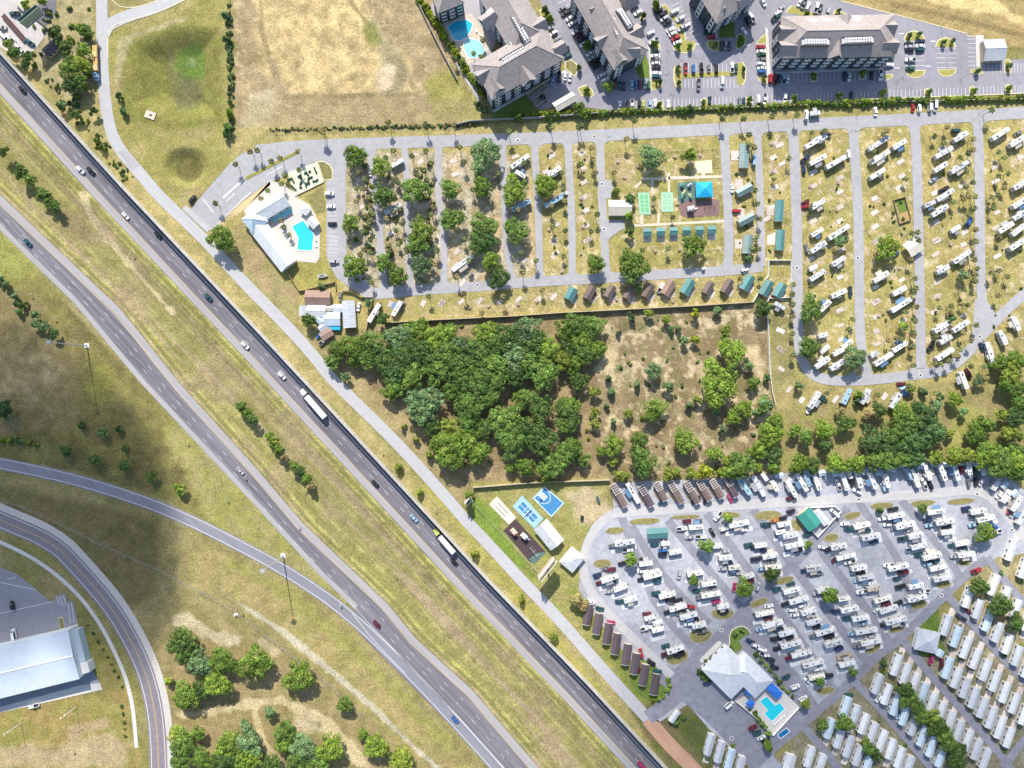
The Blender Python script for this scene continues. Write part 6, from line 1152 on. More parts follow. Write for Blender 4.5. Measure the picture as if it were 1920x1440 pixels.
apartment([(1143, 42, 43, 19.0, -60)], 'slanting shingle-roofed apartment block left of the diagonal car rows', [(1148, 36, 1160, 66, 8, 17.2), (1162, 20, 1180, 48, 8, 17.2)],
    [(1190, 62, 8, 8, 30, 3.5), (1160, 105, 8, 8, -60, 3.5), (1185, 95, 8, 7, 0, 3), (1130, 75, 7, 7, 210, 3), (1120, 15, 8, 8, 210, 3.5), (1180, 0, 8, 8, 30, 3.5)])
apartment([(1362, -14, 24, 20, 33)], 'apartment block cut by the top edge with its corner pointing down', [], [(1350, 8, 7, 7, -57, 3), (1392, 0, 7, 7, 33, 3)])
apartment([(838, -6, 13, 11, 22)], 'apartment wing in the top edge above the freeform pool', [], [], eave=12)
# ---- other buildings
LM += [('the freeform apartment pool', 868, 75), ('the angular upper clubhouse pool', 570, 445), ('the T-shaped lower pool', 1448, 1325), ('the turquoise playground canopy', 1320, 355), ('the blue basketball court', 1028, 942), ('the blue pickleball court', 990, 958), ('the square grey pavilion', 1740, 1203),
       ('the green-roofed fenced shed', 1518, 975), ('the warehouse roof', 70, 1250), ('the bright green pond patch', 345, 110), ('the round brown pit', 350, 313), ('the bare sandy field', 620, 100), ('the terracotta-roofed house', 595, 558), ('the white pump house', 1163, 390), ('the lime hedge', 845, 90),
       ('the wide apartment block', 1570, 70), ('the slanting apartment block', 1143, 42), ('the grey shingle garage', 1866, 92), ('the round tree by the drive', 415, 448), ('the ramp gore', 672, 1150), ('the long white lorry', 590, 760), ('the lime-cabbed lorry', 837, 1020), ('the dark playground', 985, 1015),
       ('the putting green', 567, 337), ('the fenced yard', 1460, 520), ('the big scrub-field tree', 1352, 718), ('the vegetable plot', 1690, 388), ('the brick road', 1260, 1400), ('the orange lumber lorry', 176, 108), ('the two high billboard panels', 62, 35), ('the high mast by the ramp', 531, 1042), ('the high mast by the bushes', 163, 648),
       ('the bottom right lane end', 1890, 1425), ('the park road fork', 1855, 600), ('the loop road bend', 250, 1210), ('the red kayak', 1889, 955), ('the lower clubhouse', 1390, 1262), ('the first storage cabin', 1160, 925), ('the teal-roofed carport', 1233, 1000), ('the cross-lane corner', 1395, 1142), ('the tree belt top', 1698, 1295), ('the row of six shelters', 1275, 435), ('the twin green courts', 1230, 380), ('the wood centre', 880, 680), ('the wood corner', 625, 660), ('the clump by the loop road', 350, 1250), ('the scrub-field fence bend', 1442, 700)]
hip(1368, 1262, 17.5, 21, 45, 'white', wall_w, 3.6, 3.6, 'clubhouse', '', 'clubhouse'); o = PEND.pop()[0]; tag(o, 'large white hip-roofed clubhouse beside the T-shaped pool', 'clubhouse')
o = hip(1408, 1268, 20, 12.5, -45, 'white', wall_w, 3.6, 2.9, 'clubhouse'); PEND.pop(); tag(o, 'white wing of the lower clubhouse nearest the T-shaped pool', 'clubhouse')
o = gable(510, 460, 26.5, 9.2, -52, 'white', wall_w, 3.4, 1.9, 'clubhouse', porch=0.0); PEND.pop(); tag(o, 'long white-roofed clubhouse wing left of the angular pool', 'clubhouse')
o = gable(503, 388, 19.5, 8.6, 31, 'white', wall_w, 3.8, 1.9, 'clubhouse'); PEND.pop(); tag(o, 'white-roofed clubhouse wing above the angular pool', 'clubhouse')
o = hip(476, 412, 8.6, 9.5, -52, 'pale blue', wall_w, 4.2, 2.8, 'clubhouse_tower'); PEND.pop(); tag(o, 'pale pyramid-roofed entrance block of the upper clubhouse', 'building')
o = hip(572, 393, 3.6, 3.6, -40, 'white', wall_w, 2.5, .6, 'pool_hut'); PEND.pop(); tag(o, 'small white hut nearer the mini golf by the angular pool', 'hut')
o = gable(586, 417, 5.0, 3.8, -45, 'white', wall_w, 2.5, .6, 'pool_hut'); PEND.pop(); tag(o, 'white gabled hut right of the angular pool', 'hut')
o = gable(595, 558, 12.4, 7.2, -1, 'terracotta', wall_t, 2.8, 1.5, 'house', ribs=False); PEND.pop(); tag(o, 'terracotta-roofed house beside the frontage road', 'house')
o = gable(593, 583, 9.0, 6.0, -1, 'white', wall_w, 2.7, .9, 'house'); PEND.pop(); tag(o, 'white-roofed outbuilding just below the terracotta-roofed house', 'house')
o = gable(568, 582, 4.8, 3.2, 88, 'grey', wall_w, 2.4, .4, 'shed'); PEND.pop(); tag(o, 'small grey lean-to left of the white-roofed outbuilding', 'shed')
o = gable(654, 589, 13.6, 6.0, -86, 'grey', wall_w, 2.7, .9, 'house'); PEND.pop(); tag(o, 'long pale-roofed mobile home right of the terracotta-roofed house', 'house')
o = gable(622, 598, 8.0, 6.4, 0, 'pale blue', wall_w, 2.6, .8, 'house'); PEND.pop(); tag(o, 'pale blue patched roof beside the long mobile home', 'house')
o = MB().box(0, 0, 0, 2.2, 7.0, 3.2, 0, 1, .9).build('tarpaulin_shelter', RM['turquoise'], None, tuple(P(627, 614)), ); tag(o, 'bright blue tarpaulin shelter below the patched roof', 'shelter')
o = gable(1163, 389, 11.4, 7.4, 0, 'cream', wall_w, 2.8, 1.4, 'pump_house'); PEND.pop(); tag(o, 'cream-roofed white bathhouse left of the green courts', 'building')
o = gable(1866, 92, 10.5, 10.5, 2, 'grey', wall_t, 3.4, 1.8, 'garage', ribs=False); PEND.pop(); tag(o, 'grey gabled garage at the right of the apartment car park', 'garage')
o = gable(1059, 190, 11.5, 4.6, 30, 'cream', wall_t, 3, 1.1, 'garage', ribs=False); PEND.pop(); tag(o, 'tan gabled garage row below the L-shaped apartment block', 'garage')
o = gable(1029, 1003, 13.6, 8.2, -51, 'white', wall_w, 3.2, 1.5, 'pavilion', open_=True); PEND.pop(); tag(o, 'open white-roofed pavilion beside the dark playground', 'pavilion')
o = hip(1073, 1050, 9.5, 8.2, 50, 'white', wall_w, 2.9, 1.7, 'bathhouse'); PEND.pop(); tag(o, 'white hip-roofed bathhouse below the open pavilion', 'building')
o = hip(1740, 1203, 10.8, 10.2, -12, 'grey', wall_w, 3.4, 1.3, 'pavilion'); PEND.pop(); tag(o, 'square grey pavilion on the green lawn', 'pavilion')
o = gable(1763, 1225, 3.2, 3.2, 60, 'pale blue', wall_w, 2.3, .5, 'shed'); PEND.pop(); tag(o, 'small pale shed at the lower right of the square pavilion', 'shed')
o = gable(1518, 974, 9.6, 7.6, -52, 'green', wall_t, 3.0, 1.2, 'shed'); PEND.pop(); tag(o, 'green metal-roofed shed inside the white-fenced yard', 'shed')
o = gable(1541, 970, 8.4, 3.4, -50, 'white', wall_w, 2.6, .6, 'shed'); PEND.pop(); tag(o, 'narrow white-roofed store beside the green-roofed shed', 'shed')
o = gable(1233, 1000, 10.0, 4.8, 4, 'teal', wall_t, 2.6, .8, 'carport', open_=True); PEND.pop(); tag(o, 'pale teal-roofed carport at the top of the lower park', 'carport')
o = gable(1265, 1343, 6.6, 2.6, 55, 'white', wall_t, 2.7, .5, 'gate_hut'); PEND.pop(); tag(o, 'slatted white gatehouse at the end of the brick road', 'gatehouse')
o = gable(1714, 462, 7.8, 7.4, 35, 'cream', wall_w, 2.8, .9, 'pavilion', open_=True); PEND.pop(); tag(o, 'pale open shelter beside the round tree of the second block', 'shelter')
o = gable(1481, 1430, 7.5, 5.0, 75, 'white', wall_w, 2.6, .8, 'park_home'); PEND.pop(); tag(o, 'lone rounded white park home at the bottom edge', 'park home')
for x, y, an, c in ((1461, 891, -10, 'pale blue'), (1485, 900, 10, 'white'), (1542, 887, 10, 'pale blue'), (1569, 888, 10, 'pale blue'), (1514, 888, -10, 'pale blue'), (1622, 885, -10, 'grey'), (1649, 887, -10, 'pale blue'), (1673, 879, -20, 'white'), (1697, 873, -20, 'pale blue'), (1727, 874, 5, 'pale blue'), (1752, 870, 5, 'pale blue'), (1776, 871, 5, 'pale blue'), (1802, 867, 5, 'white'), (1832, 868, 5, 'pale blue'), (1884, 910, 40, 'pale blue'), (1903, 925, 40, 'pale blue')):
    gable(x, y, 3.2, 2.6, an, c, wall_w, 2.0, .4, 'garden_shed', 'small %s-roofed shed under the hedge' % c, 'shed', 'sheds of the storage row', ribs=False)
# warehouse, bottom left
wr = empty('warehouse', tuple(P(30, 1248))); w0 = P(30, 1248)
def lw(px, py, z): q = P(px, py, z); return (q.x-w0.x, q.y-w0.y, z)
EH = 7.6
fp = [(-190, 1256), (127, 1182), (149, 1272), (-190, 1356)]
m_ = MB(); a_ = [lw(x, y, EH) for x, y in fp]; a_ = a_[::-1]; m_.prism([(p[0], p[1]) for p in a_], 0, EH-.05); m_.build('wall', mat('warehouse_wall', (.58, .60, .63), .6, .06, .5), wr)
wroof = mat('warehouse_roof', (.62, .68, .74), .42, .05, .3, big=.05, metal=.2)
rg0, rg1 = lw(-190, 1308, EH+1.2), lw(137, 1230, EH+1.2); eN0, eN1, eS1, eS0 = [lw(x, y, EH) for x, y in ((-190, 1255), (127.5, 1181), (149.5, 1273), (-190, 1357))]
sl1 = MB().poly([rg0, rg1, eN1, eN0]).build('roof_slope', wroof, wr); sl2 = MB().poly([eS0, eS1, rg1, rg0]).build('roof_slope', wroof, wr)
MB().tube((rg0[0], rg0[1], rg0[2]+.05), (rg1[0], rg1[1], rg1[2]+.05), .22, 5).build('ridge_cap', trim_w, wr)
for (p0, p1, q0, q1, nm) in ((rg0, rg1, eN0, eN1, sl1), (rg0, rg1, eS0, eS1, sl2)):
    m_ = MB(); n_ = 60
    for k in range(1, n_):
        t = k/n_; A = Vector(p0).lerp(Vector(p1), t); B_ = Vector(q0).lerp(Vector(q1), t); m_.tube(A+Vector((0, 0, .03)), B_+Vector((0, 0, .03)), .045, 4)
    m_.build('seams', wroof, nm)
an = [lw(x, y, 4.6) for x, y in ((129, 1184), (146, 1180), (166, 1262), (151, 1268))][::-1]; MB().prism([(p[0], p[1]) for p in an], 0, 4.6).build('annex', mat('annex_roof', (.42, .50, .55), .6, .06, .6), wr)
en = [lw(x, y, 5.2) for x, y in ((150, 1245), (164, 1242), (168, 1260), (154, 1264))][::-1]; MB().prism([(p[0], p[1]) for p in en], 0, 5.2).build('entrance_block', wall_w, wr)
for k in range(7):
    t = .45+.075*k; A = Vector(lw(-190, 1356, 0)).lerp(Vector(lw(149, 1272, 0)), t); o = MB().box(0, 0, .4, 3.6, 3.4, .1).build('roller_door', mat('roller_door', (.42, .46, .50), .6, .06, 1), wr, (A.x*.985, A.y-.35, 0)); o.rotation_euler = (0, 0, R(13.8))
tag(wr, 'huge pale blue metal-roofed warehouse cut by the left edge', 'warehouse')
wl_ = sheet('car_park', [(-70, 1040), (0, 1063), (32, 1076), (70, 1107), (100, 1131), (104, 1118), (122, 1112), (126, 1129), (136, 1126), (147, 1170), (-70, 1225)], .02, mat('warehouse_asphalt', (.27, .27, .295), .85, .1, .4, big=.08))
sheet('service_yard', [(-70, 1345), (150, 1285), (187, 1280), (192, 1293), (-70, 1352)], .024, conc); sheet('loading_apron', [(-70, 1300), (150, 1262), (170, 1250), (188, 1282), (-70, 1346)], .02, mat('apron_asphalt', (.24, .26, .30), .85, .08, .4))
ribbon('kerb', [(-70, 1228), (0, 1211), (60, 1196), (110, 1184), (147, 1172)], 1.6, .14, conc, sm=0)
lines_wh = [((0, 1092), (68, 1106)), ((30, 1082), (14, 1086)), ((0, 1150), (100, 1128)), ((106, 1120), (112, 1134)), ((112, 1118), (118, 1136)), ((119, 1117), (124, 1134)), ((128, 1132), (132, 1168)), ((134, 1130), (139, 1167))]
for x, y, L, W, an, c, d in ((606, 612, 5.0, 3.0, 35, 'grey', 'grey lean-to roof left of the blue tarpaulin shelter'), (599, 600, 3.6, 3.0, -40, 'pale blue', 'small pale blue shed below the white-roofed outbuilding'), (612, 626, 6.2, 4.0, 30, 'terracotta', 'small rusty-roofed shed at the wood corner'), (634, 578, 4.4, 3.4, 0, 'white', 'small white carport beside the patched roof'), (618, 578, 3.4, 2.6, 2, 'cream', 'cream lean-to right of the white-roofed outbuilding')):
    o = gable(x, y, L, W, an, c, wall_t, 2.2, .5, 'shed', ribs=False); PEND.pop(); tag(o, d, 'shed', 'sheds round the terracotta-roofed house')
car(606, 640, 40, 'silver', 'pickup', group='cars round the terracotta-roofed house'); car(672, 575, 80, 'white', 'sedan', group='cars round the terracotta-roofed house'); car(598, 628, 50, 'blue', 'sedan', group='cars round the terracotta-roofed house'); car(638, 556, 85, 'grey', 'suv', group='cars round the terracotta-roofed house')

# ================================================================ WALLS AND FENCES
def wire(L, h):
    b_ = MB()
    for z in (.1, h*.5, h): b_.tube((-L/2, 0, z), (L/2, 0, z), .035, 4)
    return b_
def wall(name, px, h, th, m, label, cat='wall', panel=6.0, post=None, capm=None):
    """a wall of single panels between posts along a photo polyline"""
    ws = [P(*q) for q in px]; o0 = ws[0]; root = empty(name, (o0.x, o0.y, 0)); pm = {}
    for a, b_ in zip(ws, ws[1:]):
        L = (b_-a).length; n_ = max(1, round(L/panel)); d = (b_-a)/n_; an = math.atan2(d.y, d.x); pl = d.length
        for k in range(n_):
            c = a+d*(k+.5)-o0; key = round(pl, 1)
            if key not in pm: pm[key] = wire(pl, h).mesh('panel', m) if th < .09 else MB().box(0, 0, 0, h, pl-(.06 if not post else .1), th).mesh('panel', m)
            link('panel', pm[key], root, (c.x, c.y, 0), an)
            if post:
                if 'p' not in pm: pm['p'] = MB().box(0, 0, 0, h+.15, post, post).mesh('post', capm or m)
                e = a+d*k-o0; link('post', pm['p'], root, (e.x, e.y, 0), an)
    tag(root, label, cat); return root
noise_m = mat('noise_wall_concrete', (.52, .49, .44), .85, .08, .5, rnd=.06); tan_wall = mat('tan_wall', (.48, .40, .27), .85, .08, .6, rnd=.05); white_f = mat('vinyl_fence', (.78, .77, .73), .6, .05, 1); dark_f = mat('dark_fence', (.07, .065, .06), .8, .1, 1); timber_f = mat('timber_fence', (.40, .29, .18), .85, .15, 1, rnd=.15)
wall('noise_wall', WALL, 6.4, .35, noise_m, 'tall concrete noise wall along the upper highway carriageway', panel=6.0, post=.5)
wall('boundary_wall', [(722, 606), (803, 601), (967, 593), (1050, 587), (1130, 583), (1300, 574), (1411, 567)], 2.6, .35, tan_wall, 'long tan wall between the cabins and the wood', panel=6.0, post=.5)
wall('boundary_wall', [(888, 975-62), (1000, 904), (1143, 899)], 2.4, .35, tan_wall, 'tan wall above the shuffleboard and blue courts', panel=6.0, post=.5)
wall('boundary_wall', [(1120, 213), (1300, 207), (1500, 199), (1700, 192), (1925, 187)], 1.8, .25, tan_wall, 'low wall below the apartment car park hedge', panel=8.0)
wall('retaining_wall', [(852, 236), (880, 229), (925, 226), (1010, 222), (1120, 214)], 2.2, .3, mat('grey_block', (.36, .34, .34), .85, .1, .8), 'dark wall below the L-shaped apartment block', panel=6.0)
wall('screen_wall', [(779, -5), (800, 40), (830, 100), (858, 152)], 1.9, .3, mat('grey_block', (.36, .34, .34), .85, .1, .8), 'grey wall along the lime hedge and sandy field', panel=6.0)
wall('fence', [(500, 247), (640, 244), (740, 241), (860, 237)], 1.5, .08, dark_f, 'dark mesh fence along the bottom of the sandy field', 'fence', panel=5.0, post=.14)
wall('fence', [(431, -5), (433, 120), (437, 250)], 1.5, .08, dark_f, 'dark mesh fence between the pond and the sandy field', 'fence', panel=5.0, post=.14)
wall('white_fence', [(1411, 566), (1439, 517), (1440, 489), (1482, 489), (1482, 558), (1440, 560), (1437, 568), (1440, 640), (1442, 703), (1447, 737), (1453, 760)], 1.8, .2, white_f, 'white fence round the fenced yard and down the scrub field', 'fence', panel=2.6, post=.25)
wall('white_fence', [(1495, 966), (1511, 951), (1562, 949), (1575, 958), (1531, 1006), (1495, 966)], 1.8, .2, white_f, 'white fence round the green-roofed shed', 'fence', panel=2.6, post=.25)
wall('timber_fence', [(536, 506), (562, 546), (575, 544), (630, 529), (631, 548)], 1.7, .12, timber_f, 'timber fence around the terracotta-roofed house', 'fence', panel=2.6, post=.18)
wall('timber_fence', [(643, 546), (660, 548), (678, 558), (700, 558), (692, 600), (687, 622)], 1.7, .12, timber_f, 'timber fence right of the long mobile home', 'fence', panel=2.6, post=.18)
wall('timber_fence', [(1148, 290), (1190, 288), (1250, 284), (1345, 279), (1349, 332)], 1.2, .08, mat('rail_pale', (.60, .48, .32), .8, .1, 1), 'pale rail fence above the dog lawn and volleyball sand', 'fence', panel=2.6, post=.16)
wall('timber_fence', [(1189, 290), (1189, 352)], 1.2, .08, mat('rail_pale', (.60, .48, .32), .8, .1, 1), 'pale rail fence left of the big grey-green tree', 'fence', panel=2.6, post=.16)
wall('timber_fence', [(1351, 420), (1355, 466), (1320, 468)], 1.2, .08, mat('rail_pale', (.60, .48, .32), .8, .1, 1), 'pale rail fence at the right end of the six shelters', 'fence', panel=2.6, post=.16)
wall('chain_fence', [(-10, 937), (40, 948), (100, 975), (170, 1010), (235, 1040), (320, 1078), (435, 1140), (530, 1215), (620, 1285), (680, 1345)], 1.8, .08, mat('galvanised', (.36, .36, .34), .6, .1, 1), 'thin wire fence between the ramp and the loop road', 'fence', panel=6.0, post=.14)
wall('chain_fence', [(888, 920), (889, 945), (950, 1010), (1012, 1077)], 1.4, .08, mat('galvanised', (.36, .36, .34), .6, .1, 1), 'thin fence left of the dark playground', 'fence', panel=4.0, post=.12)
wall('garden_fence', [(1674, 376), (1695, 370), (1707, 413), (1685, 420), (1674, 376)], 1.1, .1, timber_f, 'fence around the vegetable plot', 'fence', panel=2.6, post=.15)
sheet('vegetable_plot', [(1680, 376), (1695, 373), (1701, 395), (1687, 399)], .02, turf_g); sheet('mulch_bed', [(1687, 402), (1702, 398), (1706, 411), (1688, 416)], .02, mat('mulch_orange', (.42, .27, .12), .9, .2, 1.2))
# guard rail by the highway
rail = empty('guard_rail', tuple(P(500, 890)));
# ================================================================ COURTS, POOLS, PLAYGROUNDS
def flat(name, pts, z, m, parent=None, hgt=.15): return sheet(name, pts, z, m, parent, hgt)
Q = T(860, 880, 6)
court_b = mat('court_blue', (.06, .22, .43), .7, .12, .6); court_l = mat('court_pale_blue', (.30, .50, .60), .7, .06, .6); court_g = mat('court_green', (.17, .45, .22), .75, .08, .6); court_g2 = mat('court_green_light', (.27, .50, .30), .75, .1, .6); line_w = mat('court_line', (.8, .82, .82), .7, .03, 1)
def lines(segs, z, parent, m=None, w_=.16):
    mb = MB()
    for (a, b_) in segs:
        p, q = P(*a), P(*b_); d = (q-p).normalized(); n_ = Vector((-d.y, d.x, 0))*w_/2
        mb.poly([(p.x-n_.x, p.y-n_.y, z), (q.x-n_.x, q.y-n_.y, z), (q.x+n_.x, q.y+n_.y, z), (p.x+n_.x, p.y+n_.y, z)])
    for i, f_ in enumerate(mb.f):
        a, b_, c = (Vector(mb.v[k]) for k in f_[:3])
        if (b_-a).cross(c-a).z < 0: mb.f[i] = tuple(reversed(f_))
    return mb.build('line_marking', m or line_w, parent)
def lerp2(a, b_, t): return (a[0]+(b_[0]-a[0])*t, a[1]+(b_[1]-a[1])*t)
def quadp(c, s_, t): return lerp2(lerp2(c[0], c[1], s_), lerp2(c[3], c[2], s_), t)
bk = Q.L([(830, 325), (965, 190), (1190, 380), (1045, 540)]); b_o = flat('basketball_court', bk, .08, court_l); tag(b_o, 'blue basketball court slab below the tan wall', 'court'); del b_o['kind']
sheet('playing_area', [quadp(bk, s_, t) for s_, t in ((.04, .04), (.96, .04), (.96, .96), (.04, .96))], .10, court_b, b_o)
kq = lambda s_, t: quadp(bk, s_, t)
sheet('free_throw_lane', [kq(.36, .06), kq(.64, .06), kq(.64, .36), kq(.36, .36)], .115, mat('court_grey', (.45, .5, .55), .7, .06, .6), b_o)
arc = [kq(.5+.44*math.cos(R(a)), .06+.48*math.sin(R(a))) for a in range(0, 181, 15)]; lines(list(zip(arc, arc[1:]))+[(kq(.04, .04), kq(.96, .04)), (kq(.96, .04), kq(.96, .96)), (kq(.96, .96), kq(.04, .96)), (kq(.04, .96), kq(.04, .04)), (kq(.36, .06), kq(.36, .36)), (kq(.64, .06), kq(.64, .36)), (kq(.36, .36), kq(.64, .36))], .13, b_o, w_=.25)
hp = P(*kq(.5, .02)); hoop = empty('basketball_hoop', (hp.x, hp.y, .08), R(45)); MB().tube((0, 0, 0), (0, 0, 3.2), .08).build('post', white_f, hoop); MB().box(.0, -.7, 2.8, 3.9, 1.8, .06).build('backboard', white_f, hoop); MB().tube((0, 0, 3.1), (0, -.7, 3.1), .05).build('arm', white_f, hoop); tag(hoop, 'white basketball hoop at the wall end of the blue court', 'hoop')
pk = Q.L([(605, 420), (715, 295), (955, 555), (850, 665)]); o = flat('pickleball_court', pk, .08, court_l); tag(o, 'pale blue pickleball court with bright blue playing boxes', 'court'); del o['kind']
sheet('playing_area', [quadp(pk, s_, t) for s_, t in ((.2, .12), (.8, .12), (.8, .86), (.2, .86))], .10, court_b, o)
lines([(quadp(pk, .2, t), quadp(pk, .8, t)) for t in (.12, .37, .49, .61, .86)]+[(quadp(pk, s_, .12), quadp(pk, s_, .86)) for s_ in (.2, .5, .8)], .12, o, w_=.22)
nq = empty('court_net', tuple(P(*quadp(pk, .5, .49)))); a, b_ = P(*quadp(pk, .15, .49)), P(*quadp(pk, .85, .49)); c_ = (a+b_)/2; nn = MB().box(0, 0, .1, 1.0, (b_-a).length, .05).build('net', mat('net_white', (.7, .7, .7), .8, .05, 3), nq); nn.rotation_euler = (0, 0, math.atan2((b_-a).y, (b_-a).x)); tag(nq, 'white net across the pickleball court', 'net')
sh_ = Q.L([(345, 395), (430, 305), (650, 545), (565, 620)]); o = flat('shuffleboard_slab', sh_, .08, mat('cream_slab', (.72, .66, .52), .8, .05, .6)); tag(o, 'cream shuffleboard slab with dark lanes left of the blue courts', 'court'); del o['kind']
for s_ in (.3, .66): sheet('lane', [quadp(sh_, s_-.035, .18), quadp(sh_, s_+.035, .18), quadp(sh_, s_+.035, .72), quadp(sh_, s_-.035, .72)], .10, mat('lane_brown', (.13, .08, .05), .8, .1, 1), o)
mulch = mat('dark_mulch', (.075, .052, .055), .95, .25, 1.2)
pg = flat('playground_surface', Q.L([(505, 690), (640, 560), (980, 930), (855, 1060), (790, 1030)]), .05, mulch)
sheet('playground_corner', Q.L([(790, 1010), (880, 940), (985, 930), (855, 1065)]), .07, mat('rubber_green', (.10, .16, .15), .9, .1, 1), pg)
def play_unit(px, py, ang, cols, label, big=True):
    p = P(px, py); o = empty('climbing_frame' if big else 'swing_set', (p.x, p.y, 0), R(ang)); pm = [mat('play_%s' % c, v_, .5, .05, 2) for c, v_ in cols]
    if big:
        for x, y in ((-1.6, -1), (-1.6, 1), (0, -1), (0, 1), (1.6, -1), (1.6, 1)): MB().tube((x, y, 0), (x, y, 2.6), .07).build('post', pm[0], o)
        for x, z in ((-.8, 1.2), (.8, 1.6)): MB().box(x, 0, z, z+.1, 1.6, 2.0).build('platform', pm[1 % len(pm)], o)
        for x, z in ((-.8, 2.5), (.8, 2.9)): m_ = MB(); m_.v = [(x-1, -1.2, z), (x+1, -1.2, z), (x+1, 1.2, z), (x-1, 1.2, z), (x, 0, z+.9)]; m_.f = [(0, 1, 4), (1, 2, 4), (2, 3, 4), (3, 0, 4), (3, 2, 1, 0)]; m_.build('canopy', pm[2 % len(pm)], o)
        m_ = MB(); m_.v = [(1.6, -.35, 1.65), (1.6, .35, 1.65), (4.0, .35, .15), (4.0, -.35, .15), (1.6, -.35, 1.55), (1.6, .35, 1.55), (4.0, .35, .05), (4.0, -.35, .05)]; m_.f = [(0, 3, 2, 1), (4, 5, 6, 7), (0, 1, 5, 4), (2, 3, 7, 6), (0, 4, 7, 3), (1, 2, 6, 5)]; m_.build('slide', pm[0], o)
    else:
        MB().tube((-2.6, 0, 2.4), (2.6, 0, 2.4), .07).build('top_bar', pm[0], o)
        for x in (-2.6, 0, 2.6):
            for y in (-1, 1): MB().tube((x, y, 0), (x, 0, 2.4), .06).build('leg', pm[0], o)
        for x in (-1.9, -.8, .8, 1.9): m_ = MB().box(x, 0, .5, .55, .5, .3).tube((x-.2, 0, .55), (x-.2, 0, 2.4), .015, 4).tube((x+.2, 0, .55), (x+.2, 0, 2.4), .015, 4); m_.build('swing_seat', pm[1 % len(pm)], o)
    tag(o, label, 'playground', None); return o
CW = ('white', (.75, .75, .72)); CR = ('coral', (.62, .25, .16)); CBk = ('black', (.03, .03, .03)); CGn = ('green', (.12, .40, .25)); CYl = ('yellow', (.7, .6, .2)); CLb = ('pale', (.5, .55, .68))
play_unit(*Q(620, 690), -48, [CR, CW, ('peach', (.75, .5, .38))], 'coral climbing frame on the dark mulch playground'); play_unit(*Q(735, 740), -40, [CW, CBk, CW], 'small white climbing frame in the middle of the dark playground'); play_unit(*Q(845, 920), -52, [CW, CBk], 'white swing set at the low end of the dark playground', False)
# upper recreation block
def court(pts, label, m1, m2, tl):
    c = tl.L(pts); o = flat('court', c, .08, m2); tag(o, label, 'court'); del o['kind']
    sheet('playing_area', [quadp(c, s_, t) for s_, t in ((.1, .08), (.9, .08), (.9, .92), (.1, .92))], .10, m1, o)
    lines([(quadp(c, .1, t), quadp(c, .9, t)) for t in (.08, .34, .5, .66, .92)]+[(quadp(c, s_, .08), quadp(c, s_, .92)) for s_ in (.1, .5, .9)], .12, o, w_=.12)
court([(455, 725), (585, 725), (600, 975), (475, 975)], 'left of the twin green courts', court_g, court_g2, TC); court([(715, 720), (850, 720), (855, 945), (720, 945)], 'right of the twin green courts, paler and unlined', court_g2, court_g2, TC)
for nm, pts in (('footpath', [(800, 545), (1400, 530), (1405, 560), (800, 582)]), ('footpath', [(410, 1085), (1425, 1032), (1430, 1062), (415, 1112)]), ('footpath', [(788, 500), (818, 500), (818, 720), (795, 720)]), ('footpath', [(485, 975), (515, 975), (515, 1085), (485, 1085)]), ('footpath', [(680, 960), (710, 950), (700, 1070), (670, 1070)]), ('footpath', [(1170, 500), (1215, 500), (1215, 535), (1170, 535)]), ('footpath', [(605, 560), (635, 560), (630, 740), (605, 740)]), ('footpath', [(490, 595), (505, 605), (440, 675), (415, 680), (415, 655)])):
    sheet(nm, TC.L(pts), .0, conc_warm)
sheet('footpath', TC.L([(500, 555), (800, 555), (800, 583), (500, 590)]), -.01, conc_warm)
flat('volleyball_sand', TC.L([(1095, 375), (1285, 360), (1295, 505), (1105, 510)]), .03, mat('court_sand', (.76, .62, .42), .95, .06, .8))
flat('play_turf', TC.L([(905, 620), (1060, 600), (1120, 600), (1120, 800), (930, 840), (905, 835)]), .03, mat('rubber_green', (.10, .16, .15), .9, .1, 1)); flat('play_mulch', TC.L([(925, 850), (980, 820), (1320, 795), (1375, 815), (1375, 960), (1330, 985), (1010, 1005), (940, 980), (915, 920)]), .02, mat('play_mulch', (.22, .14, .13), .95, .2, 1))
p = P(*TC(1205, 690), 3.6); cv = empty('shade_canopy', (p.x, p.y, 0), R(3)); cw, ch = 8.6, 8.0
m_ = MB(); m_.v = [(-cw/2, -ch/2, 3.2), (cw/2, -ch/2, 3.2), (cw/2, ch/2, 3.2), (-cw/2, ch/2, 3.2), (0, 0, 4.8), (-cw/2, -ch/2, 3.0), (cw/2, -ch/2, 3.0), (cw/2, ch/2, 3.0), (-cw/2, ch/2, 3.0)]; m_.f = [(0, 1, 4), (1, 2, 4), (2, 3, 4), (3, 0, 4), (0, 5, 6, 1), (1, 6, 7, 2), (2, 7, 8, 3), (3, 8, 5, 0)]; m_.build('canopy', RM['turquoise'], cv)
for x in (-1, 1):
    for y in (-1, 1): MB().tube((x*(cw/2-.2), y*(ch/2-.2), 0), (x*(cw/2-.2), y*(ch/2-.2), 3.1), .1).build('post', mat('steel_blue', (.1, .25, .4), .5, .05, 2), cv)
tag(cv, 'turquoise square shade canopy over the upper playground', 'canopy')
for k, (x, y, c, d) in enumerate(((945, 650, CGn, 'green-topped spring rocker at the left corner'), (1030, 650, CLb, 'pale blue play hut left of the canopy'), (965, 735, CYl, 'yellow play unit in the middle of the turf'), (950, 780, CGn, 'green play hut at the lower corner'), (1040, 775, ('lime', (.45, .55, .3)), 'lime play hut beside the canopy'))):
    o = play_unit(*TC(x, y), 30*k, [c, CW, c], d+' of the play turf'); o.scale = (.55, .55, .7)
play_unit(*TC(1040, 920), 10, [CW, ('grey', (.3, .3, .3)), ('silver', (.6, .62, .6))], 'pale climbing frame on the reddish mulch below the turf'); play_unit(*TC(1260, 900), 3, [CBk, CBk], 'dark swing set on the reddish mulch', False)
